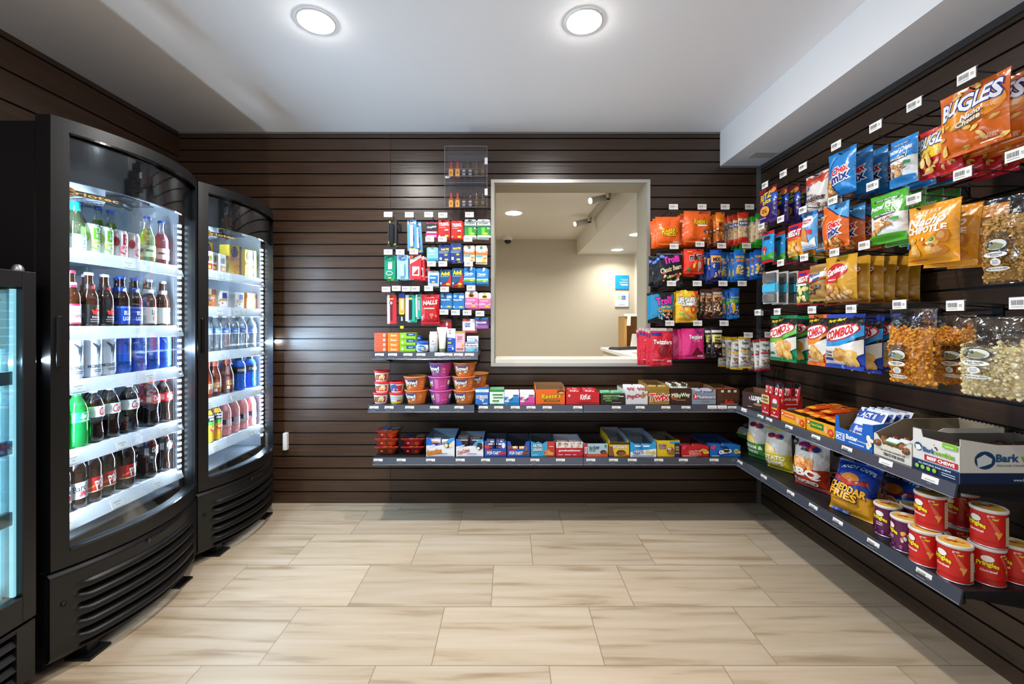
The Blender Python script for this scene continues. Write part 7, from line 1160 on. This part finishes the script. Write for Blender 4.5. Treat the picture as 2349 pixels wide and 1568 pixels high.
chip(1775, 1.37, 984, .15, 'd9d6cc', UT('d8c02a', [T('POTATO', 0, .33, 1.6, .1, 'f4f0e0', b=.08), T('CHIPS', 0, .2, 1.3, .1, 'f4f0e0', b=.08)])+[R_(-1, .95, 1, 1, 'b8a01c')], 'white and yellow potato chip bag at the front of the shelf', 73, .3, ry=-.06)
chip(1812, 1.50, 990, .15, 'd9d6cc', UT('d8c02a', []), 'white and yellow chip bag half hidden behind the front one', 74, .3)
BB = [T('BBQ', -.05, .33, 1.7, .17, 'f4ece4', b=.1), T('FLAVORED', 0, .16, 1.4, .08, 'f4ece4', b=.08), E(-.78, .86, .18, .06, '17171a'), T('$1.29', -.78, .86, .25, .05, 'ffffff')]
chip(1846, 1.36, 1003, .168, 'd0ccc8', [R_(-1, 0, 1, .44, 'b8361c'), ('b', -.85, .42, .5, .6, 14, .2, ['e8902a', 'f0a83a', 'd8782a']), E(.35, .82, .3, .06, 'c8342a'), E(.55, .81, .16, .05, '1f2f6a'), E(-.15, .84, .35, .06, '7a1f5a'), R_(-.3, .75, .2, .79, '1a1a2a')]+BB, 'white and rust barbecue chip bag at the front of the shelf', 75, .3)
chip(1905, 1.49, 1018, .16, 'c8c6c8', [R_(-1, 0, 1, .46, 'a8341c'), ('b', -.85, .46, .2, .62, 8, .2, ['c87a2a', 'd8902a']), E(.35, .82, .3, .06, '3a2a2a')]+BB[:2], 'second barbecue chip bag behind the front one', 76, .2)
HF = [R_(-1, .42, 1, 1, '173a94'), T('ANDY CAPPS', .1, .86, 1.5, .07, 'd8e0f0', b=.05, a=.8), E(0, .68, .42, .1, 'd8842a'), ('p', [(-.8, .62), (-.7, .7), (0, .62), (.7, .7), (.8, .62), (0, .54)], 'a82420')]
chip(1930, 1.315, 1068, .165, 'd8961f', HF+[T('CHEDDAR', .0, .47, 1.6, .13, 'f0b02a', o='3a1a10', ow=.07, b=.07, r=-6), T('FRIES', -.1, .34, 1.2, .13, 'f0b02a', o='3a1a10', ow=.07, b=.07, r=-6), R_(-.5, .22, .6, .24, '7a5a1a'), R_(-.8, 0, 0, .05, '1f3f9a')], 'blue and yellow cheese fries bag leaning forward', 77, .28, -.3)
chip(1985, 1.53, 1065, .15, 'c8861f', HF+[T('FRIES', 0, .4, 1.4, .16, 'f0b02a', o='3a1a10', ow=.07, b=.07)], 'blue and yellow bag tucked behind the leaning one', 78, .2, 0)
chip(2052, 1.50, 1086, .17, '1a3fa0', HF+[T('HOT', 0, .38, 1.5, .24, 'e8742a', o='f0e8f0', ow=.08, b=.08, r=-8), E(0, .68, .38, .1, 'e88a3a')], 'shiny blue bag with large lettering behind the purple canisters', 79, .15)
# ---- crisp canisters ----
def canister(col, items, lid='e8b84a'):
    a = MB(); R, h_ = .0378, .105
    a.lathe([(R, 0), (R, h_)], 36, mat(col, .3)); a.lathe([(R, 0), (R+.0012, .001), (R+.0012, .003), (R, .004)], 36, mat('c8c8cc', .3, .8), cap=False)
    a.art(cylsurf(R), R*2.6, h_-.006, items, base=.0006, step=.00012, z0=.005, seg=.008, fm=lambda c: mat(c, .3))
    l = MB(); l.lathe([(R+.0012, -.006), (R+.0026, -.005), (R+.0026, .002), (R+.001, .004), (R-.003, .004), (R-.004, .0025), (.0003, .0025)], 36, mat('ddd6cc', .3), cap=False)
    s_ = MB(); s_.lathe([(R-.005, 0), (.0003, .0001)], 36, mat(lid, .4), cap=False); s_.art(lambda x, z, o: (x, z-.02, .0005+o), .05, .04, [('b', -.6, .2, .6, .8, 6, .3, ['f4e8d8', 'e8a030', 'c8501c'])], seg=.1)
    return Kind('crisp_canister', 'canister', [('lid', l.mesh(), (0, 0, h_+.001), [('lid_print', s_.mesh(), (0, 0, .0029))])], a.mesh())
def face(cx, cz, sc=1): return [E(cx, cz, .34*sc, .115*sc, '6a1a14'), E(cx, cz, .31*sc, .105*sc, 'f4ece4'), ('p', [(cx-.25*sc, cz-.02*sc), (cx-.12*sc, cz+.03*sc), (cx, cz), (cx+.12*sc, cz+.03*sc), (cx+.25*sc, cz-.02*sc), (cx+.1*sc, cz-.055*sc), (cx, cz-.03*sc), (cx-.1*sc, cz-.055*sc)], '6a3214'), E(cx-.1*sc, cz+.06*sc, .02, .01, '201410'), E(cx+.1*sc, cz+.06*sc, .02, .01, '201410')]
FACE = [E(-.45, .74, .3, .1, 'f4ece4')]
def pr(dx, red=True, code=False):
    it = [T('Pringles', -.42+dx, .53, .95, .17, 'f4dc1c', o='5a1410', ow=.06, b=.08, r=-3, a=.3)]
    it = [E(-.42+dx, .74, .32, .11, '8a1a14'), E(-.42+dx, .74, .28, .095, 'f4ece4')]+it
    if red: it += [T('Original', -.38+dx, .38, .7, .09, 'f4e8e0', b=.06), ('p', [(.1+dx, .85), (.2+dx, .84), (.72+dx, .42), (.5+dx, .36)], 'e05a40'), ('p', [(.38+dx, .42), (.5+dx, .46), (.75+dx, .44), (.66+dx, .32), (.55+dx, .22), (.5+dx, .34)], 'e8a04a'), T('grab', .25+dx, .88, .3, .07, 'f4e4d8'), T('go!', .42+dx, .8, .3, .09, 'e8e020', s=.3, b=.08), R_(-.6+dx, .12, .5+dx, .14, 'a81c1a')]
    else: it += [R_(-.62+dx, .33, -.2+dx, .43, 'e8e0e4'), T('BBQ', -.41+dx, .38, .36, .07, '5a1a4a', b=.1), ('b', .3+dx, .25, .65+dx, .6, 6, .14, ['e8a04a', 'c8643a', 'd8c8d8'], 1.6), ('b', -1.1, .02, 1.1, .14, 8, .1, ['8a2a7a', '4a1440'])]
    it += [R_(.9+dx, .06, 1.2+dx, .88, 'd8caa4')]+[R_(.92+dx, .12+.1*k, 1.18+dx, .125+.1*k, '4a3a2a') for k in range(8)]
    return it
RC = canister('c8201c', pr(0)); RC2 = canister('c8201c', pr(.62)+[R_(-.75, .2, -.3, .5, 'c8c4c0')]+[R_(-.73, .23+.035*k, -.42, .245+.035*k, '3a3a3a') for k in range(7)]); PC_ = canister('5a1648', pr(.2, False)); PC2 = canister('5a1648', pr(-.25, False))
def cani(K, uc, X, lev, rz, label):
    y = F*X/(uc-U0); K.place((X, y, Z3+.001+lev*.1115), label, 'crisp canisters on the lowest side shelf', rz=RZ+rz)
cani(PC_, 2037, 1.365, 0, .45, 'purple crisp canister standing closest to the chip bags')
cani(PC2, 2078, 1.335, 0, .5, 'purple crisp canister touching the red stack')
cani(canister('5a1648', [], 'a89a6a'), 2098, 1.452, 0, .5, 'purple crisp canister hidden behind the others')
cani(RC, 2122, 1.322, 0, .35, 'red crisp canister at the base of the double stack nearest purple'.replace('nearest', 'next to'))
cani(RC, 2135, 1.345, 1, .5, 'upper red crisp canister of the stack beside the purple canisters')
cani(RC, 2190, 1.330, 0, .5, 'single red crisp canister at the shelf edge with orange lid showing')
cani(RC, 2206, 1.46, 1, .5, 'shaded red crisp canister on the rear stack')
cani(RC, 2200, 1.46, 0, .5, 'red crisp canister at the base of the rear stack')
cani(RC2, 2264, 1.412, 0, .5, 'lower red crisp canister with barcode panel facing out')
cani(RC, 2268, 1.412, 1, .5, 'upper red crisp canister standing on the barcode one')
cani(RC, 2328, 1.502, 0, .5, 'red crisp canister deep on the shelf near its outer end')
